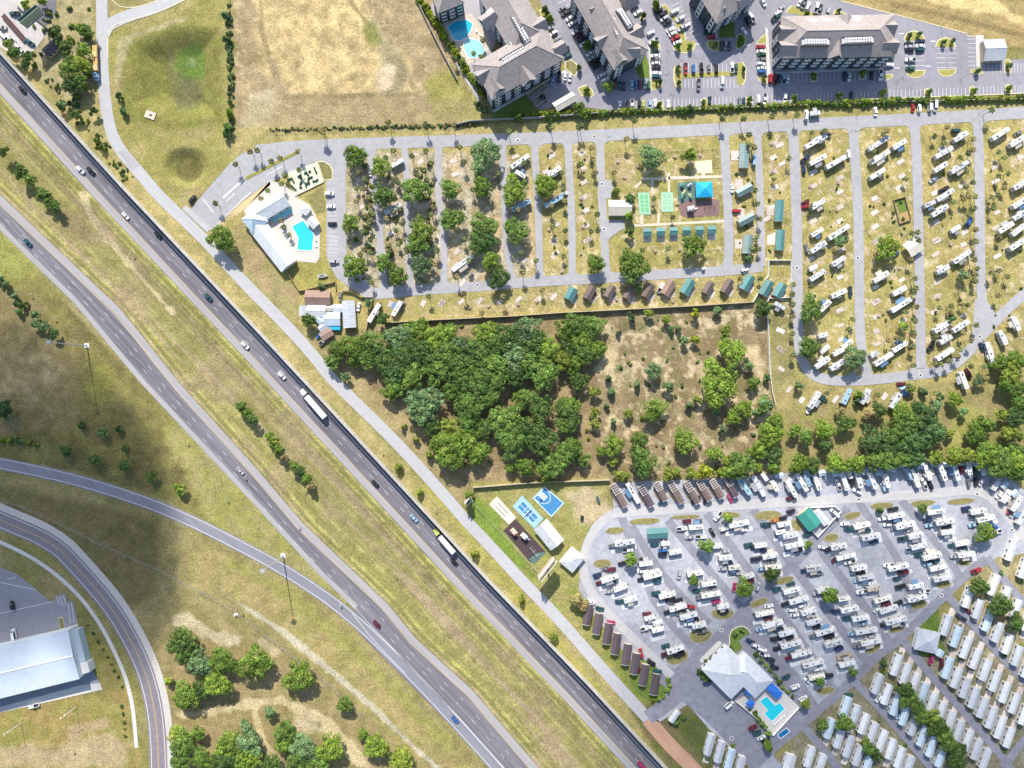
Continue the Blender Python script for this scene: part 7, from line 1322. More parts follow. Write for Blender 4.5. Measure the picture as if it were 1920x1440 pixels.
# pools
water = bpy.data.materials.new('pool_water'); water.use_nodes = True; wb = water.node_tree.nodes['Principled BSDF']; wn_ = water.node_tree.nodes; wl2 = water.node_tree.links
wb.inputs['Base Color'].default_value = (.02, .50, .60, 1); wb.inputs['Roughness'].default_value = .12
nz = wn_.new('ShaderNodeTexNoise'); nz.inputs['Scale'].default_value = .9; nz.inputs['Detail'].default_value = 3; bp2 = wn_.new('ShaderNodeBump'); bp2.inputs['Strength'].default_value = .25; bp2.inputs['Distance'].default_value = .08; gg = wn_.new('ShaderNodeNewGeometry'); wl2.new(gg.outputs['Position'], nz.inputs['Vector']); wl2.new(nz.outputs[0], bp2.inputs['Height']); wl2.new(bp2.outputs[0], wb.inputs['Normal'])
cr_ = wn_.new('ShaderNodeMix'); cr_.data_type = 'RGBA'; cr_.inputs[6].default_value = (.015, .42, .52, 1); cr_.inputs[7].default_value = (.06, .62, .66, 1); wl2.new(nz.outputs[0], cr_.inputs[0]); wl2.new(cr_.outputs[2], wb.inputs['Base Color'])
water2 = mat('pool_water_blue', (.02, .46, .62), .1, .15, .8, spec=.5); water3 = mat('shallow_water', (.30, .72, .74), .12, .1, .8, spec=.5)
deckm = mat('pool_deck', (.58, .54, .49), .8, .07, .6)
def pool(pts, coping, label, wm=water, cm=None):
    """pool basin: coping ring standing a little above the water"""
    cx = sum(q[0] for q in pts)/len(pts); cy = sum(q[1] for q in pts)/len(pts); c = P(cx, cy); root = empty('swimming_pool', (c.x, c.y, 0))
    out = [(x+(x-cx)/max(1, math.hypot(x-cx, y-cy))*coping, y+(y-cy)/max(1, math.hypot(x-cx, y-cy))*coping) for x, y in pts]; n_ = len(pts); m_ = MB()
    A = [P(*q)-c for q in pts]; B_ = [P(*q)-c for q in out]; m_.v = [(p.x, p.y, .22) for p in A]+[(p.x, p.y, .22) for p in B_]+[(p.x, p.y, .02) for p in A]+[(p.x, p.y, .06) for p in B_]
    ar = sum(A[i].x*A[(i+1) % n_].y-A[(i+1) % n_].x*A[i].y for i in range(n_))
    for i in range(n_):
        j = (i+1) % n_; q = [(i, n_+i, n_+j, j), (2*n_+i, i, j, 2*n_+j), (n_+i, 3*n_+i, 3*n_+j, n_+j)]; m_.f += q if ar > 0 else [tuple(reversed(z)) for z in q]
    m_.build('coping', cm or trim_w, root); wa = sheet('water', pts, .10, wm, root); wa.location = (-c.x, -c.y, 0)
    tag(root, label, 'pool'); return root
TU = T(400, 240, 6)
flat('pool_deck', TU.L([(640, 1040), (880, 800), (960, 790), (1080, 860), (1200, 1080), (1195, 1450), (1160, 1520), (960, 1500), (860, 1420), (560, 1060)]), .04, mat('bright_deck', (.54, .505, .45), .8, .05, .6)); pool(TU.L([(890, 1110), (1010, 1040), (1130, 1200), (1110, 1380), (945, 1370), (960, 1240)]), 2.2, 'turquoise angular pool of the upper clubhouse')
sheet('forecourt', TU.L([(340, 930), (640, 590), (800, 640), (960, 770), (870, 850), (560, 1060), (450, 1110)]), .03, mat('bright_deck', (.54, .505, .45), .8, .05, .6)); sheet('splash_pad', TU.L([(640, 1030), (860, 870), (900, 940), (700, 1060)]), .06, water3)
sheet('sand_bed', TU.L([(230, 930), (400, 780), (640, 600), (640, 640), (330, 930), (300, 960)]), .03, mat('orange_sand', (.66, .44, .22), .9, .1, 1))
gp_ = TU.L([(835, 500), (1170, 380), (1235, 600), (920, 760)]); o = flat('putting_green', gp_, .04, mat('pale_putting_turf', (.60, .62, .45), .9, .06, .8)); tag(o, 'pale mini golf plot with dark green hedged shapes', 'mini golf'); del o['kind']
rr = random.Random(4)
for x, y, L, a in ((865, 575, 60, 20), (900, 600, 40, -60), (970, 540, 50, 40), (985, 565, 30, -50), (1040, 505, 40, 30), (1060, 520, 40, -50), (1085, 490, 30, 20), (1145, 470, 60, -70), (1160, 500, 20, 0), (1090, 560, 60, 20), (1070, 590, 40, 80), (1040, 640, 60, -70), (1065, 625, 50, 10), (1130, 600, 30, 20), (1165, 590, 40, 50), (905, 675, 80, -45), (985, 625, 40, 60), (985, 670, 30, 0)):
    q = P(*TU(x, y)); ho = MB().box(0, 0, .05, .7, L/6*S, .8, 0, .95, .85).build('hedge_strip', mat('hedge_dark', (.025, .06, .035), .9, .3, 3), None, (q.x, q.y, 0)); ho.rotation_euler = (0, 0, R(a)); want(ho, 'clipped dark hedge strip on the mini golf plot', *TU(x, y), 'hedge', 'hedge strips of the mini golf plot')
wall('low_wall', TU.L([(920, 765), (1250, 605), (1235, 590), (1165, 375)]), .5, .4, conc_warm, 'low pale edging wall of the mini golf plot', panel=4.0)
island(TU.L([(1170, 375), (1240, 372), (1310, 410), (1345, 480), (1340, 580), (1240, 590)]), turf_o)
sheet('lawn', TU.L([(1050, 770), (1230, 670), (1260, 940), (1160, 960)]), .05, turf_o)
TP = T(480, 0, 4)
flat('pool_deck', TP.L([(1370, 190), (1450, 130), (1620, 100), (1720, 250), (1760, 340), (1720, 420), (1600, 480), (1540, 420), (1460, 330)]), .04, mat('tan_deck', (.55, .47, .38), .8, .1, .6)); pool(TP.L([(1440, 200), (1500, 160), (1580, 150), (1625, 180), (1610, 230), (1580, 280), (1530, 305), (1490, 300)]), 2, 'deep blue freeform pool beside the L-shaped apartment block', water2)
pool(TP.L([(1560, 310), (1600, 290), (1680, 310), (1720, 390), (1660, 430), (1600, 440), (1560, 370)]), 2, 'pale shallow tanning pool beside the deep blue freeform pool', water3)
flat('paved_terrace', TP.L([(1540, 450), (1600, 480), (1560, 560), (1640, 660), (1600, 640), (1530, 520)]), .04, deckm)
TQ = T(1180, 1200, 6)
flat('pool_deck', TQ.L([(1190, 690), (1590, 450), (1900, 740), (1610, 1060)]), .09, deckm); pool(TQ.L([(1470, 690), (1540, 635), (1640, 735), (1690, 705), (1745, 775), (1605, 915), (1520, 830), (1560, 790)]), 1.6, 'bright turquoise T-shaped pool of the lower clubhouse', mat('pool_turquoise', (.02, .55, .66), .1, .12, .8, spec=.5))
pool(TQ.L([(1670, 1060), (1770, 990), (1800, 1035), (1700, 1105)]), 1.5, 'small dark blue spa pool below the T-shaped pool', mat('spa_blue', (.01, .16, .34), .1, .1, .8), trim_w)
wall('pool_fence', TQ.L([(1610, 1065), (1905, 745)]), 1.4, .25, trim_w, 'white wall at the lower right of the T-shaped pool', panel=3.0); wall('pool_fence', TQ.L([(1200, 690), (1400, 850), (1605, 1065)]), 1.4, .12, trim_w, 'white fence at the lower left of the T-shaped pool', panel=3.0)
for x, y, L, W, an, d in ((1362, 580, 4.6, 4.2, 45, 'upper left'), (1362, 718, 3.8, 3.8, 45, 'lower left'), (1635, 575, 8.2, 4.6, -45, 'upper right')):
    q = P(*TQ(x, y), 2.8); o = empty('sun_sail', (q.x, q.y, .09), R(an)); m_ = MB(); m_.v = [(-L/2, -W/2, 2.6), (L/2, -W/2, 2.6), (L/2, W/2, 2.6), (-L/2, W/2, 2.6), (0, 0, 3.2)]; m_.f = [(0, 1, 4), (1, 2, 4), (2, 3, 4), (3, 0, 4)]; m_.build('canopy', RM['blue'], o)
    for sx in (-1, 1):
        for sy in (-1, 1): MB().tube((sx*L/2*.95, sy*W/2*.95, 0), (sx*L/2*.95, sy*W/2*.95, 2.6), .06).build('post', trim_w, o)
    tag(o, 'royal blue shade canopy at the %s of the T-shaped pool' % d, 'canopy', 'blue canopies of the lower pool')
LOUN = [('seat', MB().box(0, 0, .25, .38, 1.2, .65).mesh('seat', trim_w)), ('backrest', MB().box(-.85, 0, .3, .7, .6, .65, 0, .7, 1).mesh('backrest', trim_w))]
for k, (pts_, nm) in enumerate(((TQ.L([(1640, 940), (1665, 915), (1690, 890), (1715, 865), (1740, 840)]), 'the T-shaped lower pool'), (TU.L([(760, 1090), (790, 1150), (830, 1210), (860, 1250), (880, 1290), (1150, 1250), (1150, 1320)]), 'the angular upper clubhouse pool'), (TP.L([(1650, 230), (1680, 260), (1700, 300), (1560, 470), (1580, 500)]), 'the freeform apartment pool'))):
    for i, (x, y) in enumerate(pts_): q = P(x, y); want(inst(LOUN, 'sun_lounger', (q.x, q.y, .1), R(30+40*k+10*i)), 'white sun lounger', x, y, 'lounger', 'sun loungers')
# ================================================================ ISLANDS AND BAY LINES OF THE CAR PARKS
A1 = T(1120, 0, 6); A2 = T(1400, 0, 6); A3 = T(1600, 0, 6); A0 = T(800, 0, 6)
for tl, pts, m_ in ((A1, [(845, 540), (870, 500), (960, 480), (900, 380), (880, 250), (730, 60), (760, 40), (900, 210), (960, 300), (990, 380), (1000, 460), (1080, 465), (1110, 500), (1080, 570), (990, 600), (900, 590)], turf_y), (A1, [(1225, 480), (1250, 450), (1370, 455), (1380, 570), (1310, 580), (1240, 540)], turf_y), (A1, [(1570, 400), (1600, 375), (1670, 400), (1660, 510), (1590, 560), (1560, 540)], turf_g),
    (A1, [(860, 760), (900, 730), (935, 740), (935, 830), (1580, 795), (1590, 700), (1640, 700), (1675, 760), (1670, 900), (1640, 960), (1590, 960), (1580, 850), (935, 880), (940, 980), (900, 995), (870, 960), (855, 880)], turf_y), (A1, [(600, 890), (710, 890), (735, 930), (715, 1000), (610, 1015), (595, 960)], turf_y), (A1, [(610, 490), (680, 465), (715, 510), (700, 560), (620, 550)], turf_y), (A1, [(460, 170), (500, 150), (535, 190), (530, 220), (490, 210)], turf_y), (A1, [(610, 60), (680, 20), (720, 60), (700, 100), (640, 100)], turf_g),
    (A1, [(670, 1150), (690, 1130), (730, 1135), (745, 1240), (670, 1240)], turf_y), (A1, [(1170, 1120), (1205, 1100), (1240, 1120), (1240, 1215), (1175, 1215)], turf_y), (A1, [(1670, 1100), (1705, 1085), (1740, 1105), (1740, 1190), (1670, 1190)], turf_y), (A1, [(1790, 480), (1850, 410), (1900, 380), (1910, 480), (1800, 500)], turf_y), (A1, [(1800, 850), (1910, 850), (1915, 940), (1870, 945), (1820, 910)], turf_y),
    (A2, [(470, 90), (510, 60), (860, 190), (790, 205), (440, 140)], turf_y), (A2, [(970, 165), (990, 110), (1060, 125), (1190, 180), (1170, 230), (1050, 150)], turf_y), (A2, [(1590, 300), (1610, 275), (1640, 330), (1620, 360), (1590, 350)], turf_y), (A2, [(720, 810), (790, 810), (795, 905), (755, 925), (720, 905)], turf_g), (A2, [(1270, 790), (1335, 790), (1335, 880), (1300, 895), (1270, 880)], turf_g), (A2, [(1530, 840), (1650, 835), (1640, 870), (1590, 900), (1550, 885)], turf_y),
    (A2, [(495, 1080), (530, 1055), (570, 1080), (570, 1140), (500, 1140)], turf_y), (A2, [(1000, 1055), (1035, 1035), (1070, 1055), (1075, 1125), (1000, 1125)], turf_y), (A2, [(1495, 1030), (1530, 1010), (1560, 1030), (1560, 1105), (1500, 1105)], turf_y), (A3, [(565, 440), (600, 370), (680, 340), (760, 360), (800, 420), (800, 455), (580, 465)], turf_y), (A3, [(920, 530), (950, 450), (1030, 415), (1110, 440), (1155, 510), (1150, 535)], turf_y),
    (A3, [(585, 795), (815, 790), (790, 845), (730, 875), (660, 875), (610, 845)], turf_y), (A3, [(940, 785), (1165, 775), (1140, 830), (1080, 860), (1010, 860), (970, 830)], turf_y), (A3, [(1315, 785), (1360, 780), (1440, 740), (1460, 780), (1455, 830), (1360, 840), (1325, 815)], turf_y), (A3, [(1700, 680), (1740, 660), (1775, 690), (1770, 820), (1740, 835), (1705, 815)], turf_y), (A3, [(800, 1010), (835, 990), (870, 1010), (875, 1090), (800, 1090)], turf_y), (A3, [(1305, 985), (1340, 965), (1375, 985), (1375, 1075), (1305, 1075)], turf_y), (A3, [(1710, 965), (1745, 945), (1780, 965), (1780, 1055), (1710, 1060)], turf_y),
    (A0, [(1560, 690), (1620, 665), (1690, 720), (1705, 790), (1670, 860), (1620, 830), (1550, 760)], turf_o), (A0, [(1700, 990), (1780, 955), (1860, 1000), (1885, 1070), (1840, 1100), (1740, 1080)], turf_y), (A0, [(1265, 120), (1320, 80), (1375, 170), (1370, 220), (1300, 220)], turf_y), (A0, [(1745, 560), (1790, 500), (1840, 540), (1800, 590)], turf_y)):
    island(tl.L(pts), m_)
sheet('lawn', A1.L([(420, 770), (470, 590), (530, 560), (590, 760), (590, 880), (480, 880)]), .045, turf_g); sheet('lawn', A1.L([(1350, 240), (1540, 240), (1550, 420), (1370, 425)]), .045, turf_g); sheet('lawn', A0.L([(750, 1260), (1120, 1060), (1200, 1230), (1300, 1250), (1300, 1290), (740, 1330)]), .03, turf_g); sheet('footpath', A1.L([(1290, 180), (1330, 240), (1355, 430), (1335, 430), (1310, 250), (1270, 190)]), .06, conc); sheet('footpath', A1.L([(555, 500), (590, 540), (620, 880), (590, 885), (575, 560)]), .06, conc); sheet('footpath', A2.L([(210, 300), (240, 330), (270, 850), (230, 850), (215, 500)]), .06, conc); sheet('footpath', A3.L([(1375, 395), (1465, 395), (1465, 740), (1385, 750)]), .10, conc); sheet('footpath', A3.L([(350, 690), (345, 820), (330, 820), (335, 680)]), .06, conc)
sheet('footpath', A2.L([(330, 810), (1540, 765), (1540, 785), (330, 832)]), .06, conc); sheet('footpath', A0.L([(690, 1270), (1560, 780), (1570, 800), (720, 1285)]), .05, conc)
bays = []
def bayrow(tl, x0, x1, y0, y1, n_, slant=0.0, skip=()):
    for k in range(n_+1):
        if k in skip: continue
        x = x0+(x1-x0)*k/n_; bays.append((tl(x, y0), tl(x+slant, y1)))
def baycol(tl, y0, y1, x0, x1, n_, slant=0.0):
    for k in range(n_+1):
        y = y0+(y1-y0)*k/n_; bays.append((tl(x0, y), tl(x1, y+slant)))
bayrow(A1, 940, 1580, 710, 810, 15); bayrow(A1, 945, 1580, 890, 990, 15); bayrow(A1, 230, 660, 1120, 1220, 10); bayrow(A1, 745, 1165, 1110, 1210, 10); bayrow(A1, 1245, 1665, 1090, 1195, 10); bayrow(A1, 1745, 1910, 1080, 1180, 4); bayrow(A1, 180, 590, 900, 990, 9); baycol(A1, 560, 860, 620, 720, 7); baycol(A1, 500, 830, 1795, 1890, 7)
baycol(A1, 150, 430, 1200, 1310, 6, -20)
for k in range(9): bays.append((A1(700+30*k, 100+45*k), A1(790+30*k, 55+45*k))); bays.append((A1(830+28*k, 70+44*k), A1(920+28*k, 30+44*k)))
bayrow(A2, 250, 720, 830, 920, 10); bayrow(A2, 800, 1265, 820, 910, 10); bayrow(A2, 1340, 1540, 815, 900, 4); bayrow(A2, 240, 495, 1070, 1150, 6); bayrow(A2, 575, 1000, 1050, 1130, 10); bayrow(A2, 1075, 1495, 1035, 1120, 10)
bayrow(A3, 370, 800, 1005, 1095, 10); bayrow(A3, 875, 1305, 985, 1080, 10); bayrow(A3, 1380, 1710, 970, 1065, 8); bayrow(A3, 1785, 1920, 955, 1050, 4); baycol(A3, 470, 790, 585, 690, 6); baycol(A3, 470, 790, 705, 805, 6); baycol(A3, 545, 760, 940, 1040, 4); baycol(A3, 545, 760, 1060, 1160, 4); baycol(A3, 440, 740, 1285, 1370, 6); bayrow(A3, 1470, 1700, 720, 820, 5); bayrow(A3, 1780, 1920, 715, 815, 4)
for k in range(14): bays.append((A0(1480+31*k, 40+55*k), A0(1580+31*k, -10+55*k)))
for k in range(8): bays.append((A0(1340+28*k, 290+52*k), A0(1430+28*k, 245+52*k)))
lines(bays, .045, lot, paint_w, .22); lines(lines_wh, .045, wl_, paint_w, .3); island(T(0, 1020, 6).L([(655, 830), (705, 820), (730, 950), (680, 965)]), turf_o)
lines([(TU(1290, 900+45*k), TU(1390, 900+45*k)) for k in range(16)]+[(T(520, 440, 6)(580, 30+45*k), T(520, 440, 6)(690, 30+45*k)) for k in range(5)], .045, ent, paint_w, .2)
lines([((380, 372), (400, 398)), ((398, 430), (470, 360)), ((425, 378), (440, 362)), ((500, 328), (530, 312))], .046, ent, paint_w, .4)
for tl, x, y in ((A1, 1135, 497), (A1, 1690, 505), (A2, 1690, 765), (A3, 540, 378), (A3, 895, 463), (A3, 840, 745)): lines([(tl(x-30, y), tl(x+30, y))], .05, lot, paint_w, .5)
# lower park patches of grass
for tl, cx, cy, rx, ry, ro in ((T(1120, 840, 6), 530, 825, 200, 45, 3), (T(1120, 840, 6), 990, 775, 190, 28, 3), (T(1120, 840, 6), 200, 930, 130, 48, 5), (T(1120, 840, 6), 60, 1300, 120, 60, 0), (T(1120, 840, 6), 1500, 750, 130, 40, -5), (T(1360, 840, 6), 480, 755, 180, 60, 5), (T(1360, 840, 6), 1190, 1010, 100, 55, 10), (T(1360, 840, 6), 1430, 760, 115, 48, 15), (T(1360, 840, 6), 1760, 650, 155, 45, 5), (T(1360, 840, 6), 800, 870, 60, 90, 35), (T(1600, 840, 6), 780, 620, 165, 42, 5), (T(1600, 840, 6), 1210, 600, 175, 42, 5), (T(1600, 840, 6), 1250, 1290, 90, 45, 0),
    (T(1060, 1060, 6), 1770, 545, 150, 75, 0), (T(1060, 1060, 6), 1520, 790, 150, 100, 10), (T(1060, 1060, 6), 1255, 1030, 155, 95, 12), (T(1340, 1060, 6), 500, 420, 130, 48, 20), (T(1340, 1060, 6), 780, 170, 130, 48, 12), (T(1340, 1060, 6), 620, 110, 110, 50, 5), (T(1340, 1060, 6), 1780, 940, 110, 50, 25), (T(1600, 1060, 6), 1020, 220, 100, 45, 10), (T(1600, 1060, 6), 740, 440, 110, 60, 15), (T(1600, 1060, 6), 490, 720, 110, 45, 15), (T(1400, 1200, 6), 890, 570, 120, 50, 8)):
    a, b_ = tl(cx, cy); o = island(ell(a, b_, rx/6*.88, ry/6*.88, ro, 18, .06), turf_o, z=.20, kerbm=mat('worn_edge', (.34, .30, .22), .9, .15, 1))
bed = [(1310, 1268), (1318, 1260), (1363, 1221), (1368, 1205), (1367, 1190), (1375, 1178), (1390, 1173), (1402, 1178), (1408, 1188), (1395, 1193), (1385, 1202), (1392, 1215), (1374, 1228), (1338, 1268), (1322, 1280)]
sheet('planting_bed', bed, .21, turf_g, None, .2); ribbon('kerb', bed[:9], .5, .25, kerb_w, sm=1)
for q_ in ((1345, 1240), (1333, 1252), (1358, 1229), (1370, 1217), (1378, 1190), (1392, 1182), (1318, 1270)): shrub(*q_, 5, 'dark', 'planting beside the lower clubhouse')
island(strip(TQ(820, 230), TQ(1010, 40), 9), conc, z=.22, kerbm=kerb_w)
sheet('lawn', TQ.L([(0, 470), (100, 600), (230, 690), (400, 620), (470, 480), (450, 400), (300, 300), (120, 200)]), .03, turf_g)
# pads on empty pitches
for tl, lst, an in ((T(1360, 220, 6), [(545, 295), (610, 310), (540, 455), (640, 520), (540, 610), (560, 785), (985, 775), (1290, 680), (1290, 840), (1290, 1010), (1290, 1165), (990, 620), (990, 1170), (470, 1140), (520, 1010), (540, 1330)], 25), (T(1600, 220, 6), [(530, 500), (545, 660), (510, 790), (240, 1070), (240, 910), (245, 1230), (250, 1400), (1220, 770), (920, 700), (915, 850), (1590, 560), (1600, 720), (1620, 1070), (1600, 1240), (930, 1180), (1250, 1290), (940, 1390), (1880, 450)], 28),
    (T(1600, 440, 6), [(250, 70), (260, 760), (260, 920), (260, 1085), (270, 1230), (545, 510), (560, 970), (925, 220), (940, 540), (945, 690), (910, 870), (1240, 110), (1240, 910), (1220, 430), (1620, 240), (1630, 390), (930, 60), (970, 370)], 28), (T(1360, 440, 6), [(1310, 170), (1290, 480), (1290, 850), (1300, 1020), (1300, 1180), (1700, 750), (970, 270), (1690, 590)], 28), (T(1360, 440, 6), [(620, 1080), (625, 1290)], -30), (T(1400, 620, 6), [(390, 210), (390, 430)], -30), (T(1400, 620, 6), [(480, 660), (620, 780), (1000, 770), (1550, 740)], 50),
    (T(900, 240, 6), [(805, 310), (1150, 290), (1165, 455), (1170, 610), (1170, 780), (1185, 930), (1190, 1100), (860, 1090), (830, 1270), (1210, 1260), (850, 1410), (400, 320), (740, 490)], 28), (T(800, 440, 6), [(1430, 70), (1440, 230), (1810, 60), (170, 770), (390, 755), (600, 745), (1035, 725), (1255, 730), (1430, 700), (400, 540), (820, 760), (340, 190), (1100, 290)], 45), (T(640, 240, 6), [(890, 380), (1260, 370), (1280, 520), (570, 1180), (240, 880)], 28), (T(520, 440, 6), [(1640, 770), (1850, 770), (1270, 780)], 60)):
    for x, y in lst: r_ = random.Random(int(x*y)); pad(*tl(x, y), r_.uniform(3.2, 4.6), r_.uniform(1.8, 2.4), an+r_.uniform(-6, 6), -.04)
# ================================================================ SMALL THINGS
def mast(px, py, h, label):
    p = P(px, py); o = empty('high_mast_light', (p.x, p.y, 0)); steel = mat('mast_steel', (.55, .55, .53), .5, .06, 1, metal=.4)
    MB().tube((0, 0, 0), (0, 0, h), .38, 8, .16).build('pole', steel, o); MB().cyl(0, 0, h-.3, h, .9, .9, 12).build('ring', steel, o)
    hd = MB().box(0, 0, -.35, .1, .7, .5).mesh('lamp_head', mat('lamp_grey', (.35, .35, .34), .5, .06, 2))
    for k in range(6): a = k*math.pi/3; link('lamp_head', hd, o, (1.2*math.cos(a), 1.2*math.sin(a), h-.3), a)
    MB().box(0, 0, -.02, .25, 2.6, 2.6).build('footing', conc, o); tag(o, label, 'light mast', 'high mast lights')
mast(531, 1042, 30, 'tall light mast below the exit ramp'); mast(163, 648, 30, 'tall light mast among the bushes left of the highway')
def billboard(px, py, ang, L, h, label, face=((.75, .75, .7), (.2, .35, .3))):
    p = P(px, py, h); o = empty('billboard', (p.x, p.y, 0), R(ang)); st_ = mat('steel_grey', (.28, .28, .28), .6, .08, 1, metal=.4)
    MB().tube((0, 0, 0), (0, 0, h-2), .5, 10).build('column', st_, o); MB().tube((-L/2, 0, h-2), (L/2, 0, h-2), .3, 6).build('beam', st_, o)
    for s_ in (-1, 1):
        f_ = MB().box(0, s_*.9, h-2.2, h+2.2, L, .25).build('panel', mat('panel_%d_%d' % (int(px), s_), face[0 if s_ > 0 else 1], .6, .1, .6), o); MB().box(0, s_*1.5, h-2.4, h-2.25, L, .9).build('catwalk', deck_m, o)
    tag(o, label, 'billboard', 'billboards')
billboard(1027, 1068, 52, 13.0, 11, 'double-sided billboard beside the dark playground and frontage road', ((.62, .56, .58), (.55, .5, .45))); billboard(878, 941, 52, 3.4, 6, 'small sign board left of the playground lawn', ((.8, .8, .8), (.05, .15, .1)))
billboard(57, 30, 40, 12.0, 13, 'large dark billboard in the top left corner', ((.05, .12, .13), (.30, .36, .26)))
# top left yard
sheet('yard', [(-40, -10), (20, -10), (55, 30), (90, 60), (60, 100), (30, 108), (-40, 60)], .02, mat('yard_gravel', (.47, .43, .41), .9, .12, .5)); sheet('yard', [(72, 0), (105, 0), (105, 20), (85, 50), (70, 35)], .03, asph_dark)
o = gable(95, 88, 8.5, 4.6, 42, 'plum', wall_t, 2.6, .9, 'house', ribs=False); PEND.pop(); tag(o, 'dark-roofed shed among the trees right of the top left yard', 'shed')
o = gable(38, 5, 7.5, 3.4, -48, 'cream', wall_t, 2.6, .6, 'house', ribs=False); PEND.pop(); tag(o, 'narrow cream-roofed hut at the top left corner', 'shed')
cars(T(0, 0, 8), [(210, 195, 0, 'teal', 'pickup'), (440, 630, -35, 'teal', 'suv'), (20, 410, 0, 'silver', 'suv'), (150, 580, -40, 'white', 'pickup'), (240, 680, -40, 'white', 'suv'), (320, 760, -35, 'white', 'sedan'), (40, 530, -40, 'white', 'van')], group='vehicles in the top left yard')
rl = MB(); q0, q1 = P(8, 30), P(50, 78)
o = MB().box(0, 0, .1, 1.2, (q1-q0).length, 1.8).build('flatbed_trailer', mat('trailer_maroon', (.10, .05, .05), .8, .1, 1), None, tuple((q0+q1)/2)); o.rotation_euler = (0, 0, math.atan2((q1-q0).y, (q1-q0).x)); 
bpy.data.objects.remove(o)
tr = empty('flatbed_trailer', tuple((q0+q1)/2), math.atan2((q1-q0).y, (q1-q0).x)); Lt = (q1-q0).length; MB().box(0, 0, .8, 1.05, Lt, 2.3).build('deck', mat('trailer_maroon', (.10, .05, .05), .8, .1, 1), tr)
for s_ in (-1, 1): MB().box(0, s_*1.1, 1.05, 1.3, Lt, .1).build('side_rail', mat('steel_black', (.03, .03, .03), .6, .1, 2), tr)
for x in (-.32, -.22, .4):
    for s_ in (-1, 1): w_ = link('wheel', WHEEL, tr, (x*Lt, s_*.95, .4)); link('rim', RIM, w_)
tag(tr, 'long maroon flatbed trailer in the top left yard', 'trailer')
# boats, carts, bins, signs
def boat(px, py, L, ang, colour, label, kind='boat'):
    p = P(px, py); o = empty(kind, (p.x, p.y, 0), R(ang)); W = L*.36 if kind == 'boat' else L*.22; pts = [(-L/2, -W*.42), (L*.1, -W/2), (L*.35, -W*.3), (L/2, 0), (L*.35, W*.3), (L*.1, W/2), (-L/2, W*.42)]
    z = .4 if kind == 'boat' else .15; MB().prism(shrink(pts, .9, .7), z, z+.6*L/5, pts).build('hull', paintm(colour), o); MB().prism(shrink(pts, .55, .55, -L*.05), z+.6*L/5-.02, z+.6*L/5+.03).build('cockpit', mat('cockpit', (.12, .12, .13), .7, .1, 1), o)
    if kind == 'boat':
        for x in (-.2, .1): MB().box(x*L, 0, 0, z+.05, .3, W*.6).build('cradle', deck_m, o)
    tag(o, label, 'boat'); return o
boat(*T(520, 440, 6)(515, 465), 5.2, 5, 'silver', 'grey boat on the lawn beside the upper clubhouse car park'); boat(*T(1600, 840, 6)(1735, 690), 5.2, 76, 'red', 'red kayak-shaped boat at the right storage bend'); boat(*T(1340, 1060, 6)(1455, 1010), 8.5, 14, 'tan', 'long slim tan boat trailer between the lower rows'); boat(*T(860, 880, 6)(1570, 345), 4.4, -68, 'green', 'dark green boat on the sandy grass right of the basketball court')
CART = [('body', MB().box(0, 0, .25, .75, 2.2, 1.15, 0, .95, .95).mesh('body', paintm('silver'))), ('roof', MB().box(-.1, 0, 1.75, 1.85, 1.7, 1.2).mesh('roof', trim_w)), ('windscreen', MB().box(.7, 0, .8, 1.7, .04, 1.0).mesh('windscreen', glass))]+[('post', MB().box(x, y, .7, 1.76, .06, .06).mesh('post', dark_f)) for x in (.68, -.85) for y in (-.5, .5)]+[('wheel', WHEEL, (x, y, .24)) for x in (.75, -.75) for y in (-.5, .5)]
for px, py, d in ((1318, 504, 'white-roofed golf cart on the road under the big tree shadow'), (1392, 507, 'left of the two white-roofed golf carts at the junction'), (1399, 506, 'right of the two white-roofed golf carts at the junction')):
    q = P(px, py); q.z = .05; tag(inst(CART, 'golf_cart', q, R(20)), d, 'golf cart', 'golf carts')
BIN = [('body', MB().box(0, 0, .1, 1.3, 2.0, 1.5, 0, 1.05, 1.1).mesh('body', paintm('green'))), ('lid', MB().box(0, 0, 1.3, 1.4, 2.1, 1.6).mesh('lid', mat('lid_black', (.02, .02, .022), .6, .1, 2)))]
for px, py, d in ((1091, 970, 'dark green skip on the sandy grass above the white path'), (1015, 182, 'left green skip in the walled bin yard'), (1022, 188, 'right green skip in the walled bin yard')): q = P(px, py); tag(inst(BIN, 'rubbish_skip', q, R(80)), d, 'skip')
wall('bin_yard_wall', A0.L([(1120, 1070), (1300, 950), (1370, 1000), (1330, 1040), (1200, 1130), (1230, 1210), (1350, 1130), (1330, 1060)]), 2.0, .25, tan_wall, 'tan walls of the bin yard below the L-shaped block', panel=3.0)
for tl, x, y, c, d in ((T(1600, 840, 6), 1560, 240, 'teal', 'teal tent at the corner of the storage row'), (T(1600, 620, 6), 550, 650, 'light blue', 'upper blue tarpaulin tent beside the grey trailer'), (T(1600, 620, 6), 585, 715, 'blue', 'lower blue tarpaulin tent beside the grey trailer'), (T(1600, 440, 6), 470, 215, 'blue', 'blue tent under the shade of the round tree')):
    px, py = tl(x, y); q = P(px, py); o = empty('tent', (q.x, q.y, 0), R(30)); m_ = MB(); m_.v = [(-1.6, -1.4, 0), (1.6, -1.4, 0), (1.6, 1.4, 0), (-1.6, 1.4, 0), (-1.2, 0, 1.9), (1.2, 0, 1.9)]; m_.f = [(0, 1, 5, 4), (2, 3, 4, 5), (1, 2, 5), (3, 0, 4)]; m_.build('canopy', paintm(c), o); MB().tube((-1.3, 0, 1.92), (1.3, 0, 1.92), .04, 5).build('ridge_pole', dark_f, o); tag(o, d, 'tent')
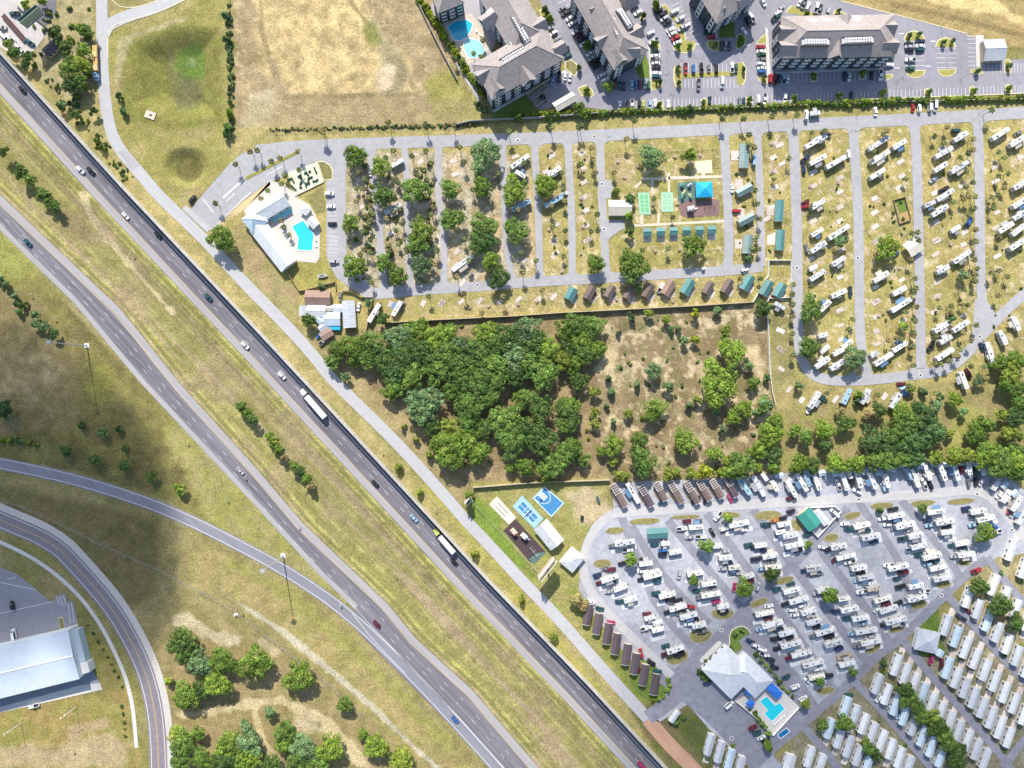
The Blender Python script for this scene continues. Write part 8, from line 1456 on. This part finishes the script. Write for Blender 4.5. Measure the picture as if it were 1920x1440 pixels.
# picnic tables and white gravel spots
TBL = [('table_top', MB().box(0, 0, .70, .76, 1.8, .75).mesh('table_top', deck_m))]+[('bench', MB().box(0, s_*.72, .42, .47, 1.8, .28).mesh('bench', deck_m)) for s_ in (-1, 1)]+[('leg', MB().box(x, 0, 0, .7, .08, 1.3, 0, 1, .4).mesh('leg', deck_m)) for x in (-.6, .6)]
for tl, lst in ((T(1360, 220, 6), [(520, 300), (530, 610), (1270, 735), (1250, 1040), (950, 775), (1660, 520)]), (T(900, 240, 6), [(800, 265), (1145, 255), (1160, 480), (1140, 790), (1155, 940), (1160, 1110), (780, 1140)]), (T(800, 440, 6), [(480, 815), (1025, 780), (1240, 750), (1520, 415), (700, 800)]), (W6, [(890, 180), (1165, 165), (530, 710), (1090, 745), (455, 725)]), (TC, [(230, 380), (305, 555), (870, 320), (1150, 305), (455, 430), (625, 860), (900, 850)]), (T(1600, 440, 6), [(950, 710), (1090, 105), (510, 375), (280, 910)])):
    for x, y in lst: px, py = tl(x, y); q = P(px, py); q.z = .06; want(inst(TBL, 'picnic_table', q, R(x*7 % 180)), 'timber picnic table', px, py, 'picnic table', 'picnic tables on the pitches')
mh = mat('iron', (.03, .03, .03), .7, .1, 2)
COVER = MB().cyl(0, 0, 0, .03, .55, n=14).mesh('manhole_cover', mh); 
for tl, x, y in ((TC, 50, 630), (TC, 75, 1140), (T(1360, 440, 6), 805, 372), (T(1360, 440, 6), 1490, 260), (T(1360, 440, 6), 820, 1365), (T(1600, 620, 6), 755, 500), (T(1600, 620, 6), 65, 540), (T(1600, 840, 6), 60, 578), (T(1600, 840, 6), 1392, 518), (T(1600, 840, 6), 1780, 922), (T(900, 240, 6), 1285, 95), (T(900, 240, 6), 425, 140), (T(800, 440, 6), 570, 565), (T(1060, 1060, 6), 1755, 728), (T(1600, 1060, 6), 992, 338), (T(1600, 440, 6), 1420, 1145), (T(1180, 1200, 6), 1150, 1105)):
    px, py = tl(x, y); q = P(px, py); c = link('manhole_cover', COVER, None, (q.x, q.y, .14)); want(c, 'round black manhole cover on the road', px, py, 'manhole cover', 'manhole covers')
    g_ = link('surround', MB().cyl(0, 0, -.1, .0, 1.1, n=16).mesh('surround', conc), c)
# road signs and pale stones in the grass
SIGN = [('post', MB().tube((0, 0, 0), (0, 0, 2.2), .05).mesh('post', mat('galvanised', (.36, .36, .34), .6, .1, 1))), ('plate', MB().box(0, 0, 1.6, 2.6, 1.2, .05).mesh('plate', trim_w))]
for px, py in ((250, 474), (427, 935), (462, 893), (353, 828), (562, 985), (640, 1132), (741, 1073), (718, 846), (817, 955), (455, 1147), (139, 1405), (61, 552), (106, 596), (178, 1014), (237, 1041)):
    q = P(px, py); want(inst(SIGN, 'road_sign', q, R(40)), 'small white road sign', px, py, 'sign', 'small road signs')
lj = mat('box_culvert', (.62, .50, .42), .85, .1, 1)
o = empty('drain_box', tuple(P(282, 216)), R(-20)); MB().box(0, 0, -.02, .35, 5.4, 3.8).build('apron', lj, o); MB().box(.3, 0, .35, .5, 1.2, .9).build('grate', mh, o); tag(o, 'pale concrete drain box with dark grate in the pond meadow', 'drain')
o = empty('drain_box', tuple(P(443, 1153)), R(-20)); MB().box(0, 0, -.02, .45, 2.0, 1.6).build('apron', trim_w, o); MB().box(.3, -.3, .45, .6, .9, .9).build('grate', mh, o); tag(o, 'small white drain box by the wire fence above the trees', 'drain')
LAMP = [('pole', MB().tube((0, 0, 0), (0, 0, 7.5), .09, 6, .06).mesh('pole', dark_f)), ('arm', MB().tube((0, 0, 7.4), (1.4, 0, 7.6), .05, 5).mesh('arm', dark_f)), ('lamp_head', MB().box(1.6, 0, 7.5, 7.65, .8, .35).mesh('lamp_head', dark_f))]
for px, py in ((1672, 25), (1764, 50), (1350, 215), (1605, 216), (1834, 214), (1134, 230), (1258, 190), (1470, 190), (1680, 155), (1800, 150), (1420, 100), (1250, 110), (1060, 150)):
    q = P(px, py); want(inst(LAMP, 'street_lamp', q, R(px % 360)), 'slim dark street lamp', px, py, 'street lamp', 'street lamps')
for px, py, an in ((40, 1355, 35), (143, 1325, 35)):
    q = P(px, py); o = inst([('pole', MB().tube((0, 0, 0), (0, 0, 11), .14, 6, .09).mesh('pole', trim_w)), ('arm', MB().tube((-1, 0, 10.9), (1, 0, 10.9), .05, 5).mesh('arm', trim_w)), ('lamp_head', MB().box(1.2, 0, 10.8, 11, .8, .4).mesh('lamp_head', trim_w)), ('lamp_head', MB().box(-1.2, 0, 10.8, 11, .8, .4).mesh('lamp_head', trim_w))], 'light_pole', q, R(an)); want(o, 'pale light pole on the grass', px, py, 'light pole', 'light poles below the warehouse')
bpy.data.objects.remove(rail)
# ================================================================ CLOUDS whose shadows lie on the lower left and lower right
def cloud(outline, zc, thick, soft, dens, label, seed):
    """soft flat cloud above the camera; outline = photo outline of its shadow"""
    k = zc/math.tan(R(ELEV)); d = Vector((SUND.x, SUND.y, 0)).normalized()
    xs = [p[0] for p in outline]; ys = [p[1] for p in outline]; N = 70
    X, Y = np.meshgrid(np.linspace(min(xs)-20, max(xs)+20, N), np.linspace(min(ys)-20, max(ys)+20, N))
    dd = sdist(X, Y, outline)+(fbm(X, Y, 120, seed, 4)-.5)*90
    t = np.clip(dd/soft, 0, 1); t = thick*(t*t*(3-2*t))*(.65+.7*fbm(X, Y, 90, seed+9, 3)); keep = t > .05
    wx = (X-960)*S-d.x*k; wy = (720-Y)*S-d.y*k; c = Vector((wx.mean(), wy.mean(), zc)); t = np.maximum(t, .0)
    vt = np.stack([wx-c.x, wy-c.y, t], -1).reshape(-1, 3); vb = np.stack([wx-c.x, wy-c.y, -t*.45-.02], -1).reshape(-1, 3); V = np.concatenate([vt, vb]).tolist(); F = []; n2_ = N*N
    cell = keep[:-1, :-1] | keep[1:, :-1] | keep[:-1, 1:] | keep[1:, 1:]
    for i in range(N-1):
        for j in range(N-1):
            if not cell[i, j]: continue
            a, b_, e, f_ = i*N+j, i*N+j+1, (i+1)*N+j+1, (i+1)*N+j; F.append((f_, e, b_, a)); F.append((n2_+a, n2_+b_, n2_+e, n2_+f_))
            for (di, dj, p, q) in ((-1, 0, a, b_), (1, 0, e, f_), (0, -1, f_, a), (0, 1, b_, e)):
                ii, jj = i+di, j+dj
                if not (0 <= ii < N-1 and 0 <= jj < N-1 and cell[ii, jj]): F.append((p, q, n2_+q, n2_+p))
    me = bpy.data.meshes.new('cloud'); me.from_pydata(V, [], F); bm = bmesh.new(); bm.from_mesh(me); bmesh.ops.delete(bm, geom=[v_ for v_ in bm.verts if not v_.link_faces], context='VERTS'); bmesh.ops.recalc_face_normals(bm, faces=bm.faces); bm.to_mesh(me); bm.free()
    m_ = bpy.data.materials.new('cloud_vapour'); m_.use_nodes = True; n_ = m_.node_tree.nodes; n_.remove(n_['Principled BSDF']); vp = n_.new('ShaderNodeVolumePrincipled'); vp.inputs['Density'].default_value = dens; vp.inputs['Color'].default_value = (.95, .95, .95, 1); vp.inputs['Anisotropy'].default_value = .5; m_.node_tree.links.new(vp.outputs[0], n_['Material Output'].inputs['Volume']); me.materials.append(m_)
    tag(link('cloud', me, None, c), label, 'cloud', 'clouds', 'stuff')
cloud([(-260, 640), (60, 610), (150, 690), (240, 740), (330, 830), (345, 960), (330, 1110), (270, 1200), (120, 1180), (-260, 1260)], 620, 40, 60, .030, 'flat white cloud over the loop road', 3)
cloud([(1120, 1160), (1280, 1060), (1420, 980), (1640, 960), (1760, 1010), (1960, 1180), (2150, 1300), (2150, 1650), (1100, 1650), (1060, 1440)], 640, 30, 160, .011, 'thin white cloud over the lower park', 8)
write_labels()
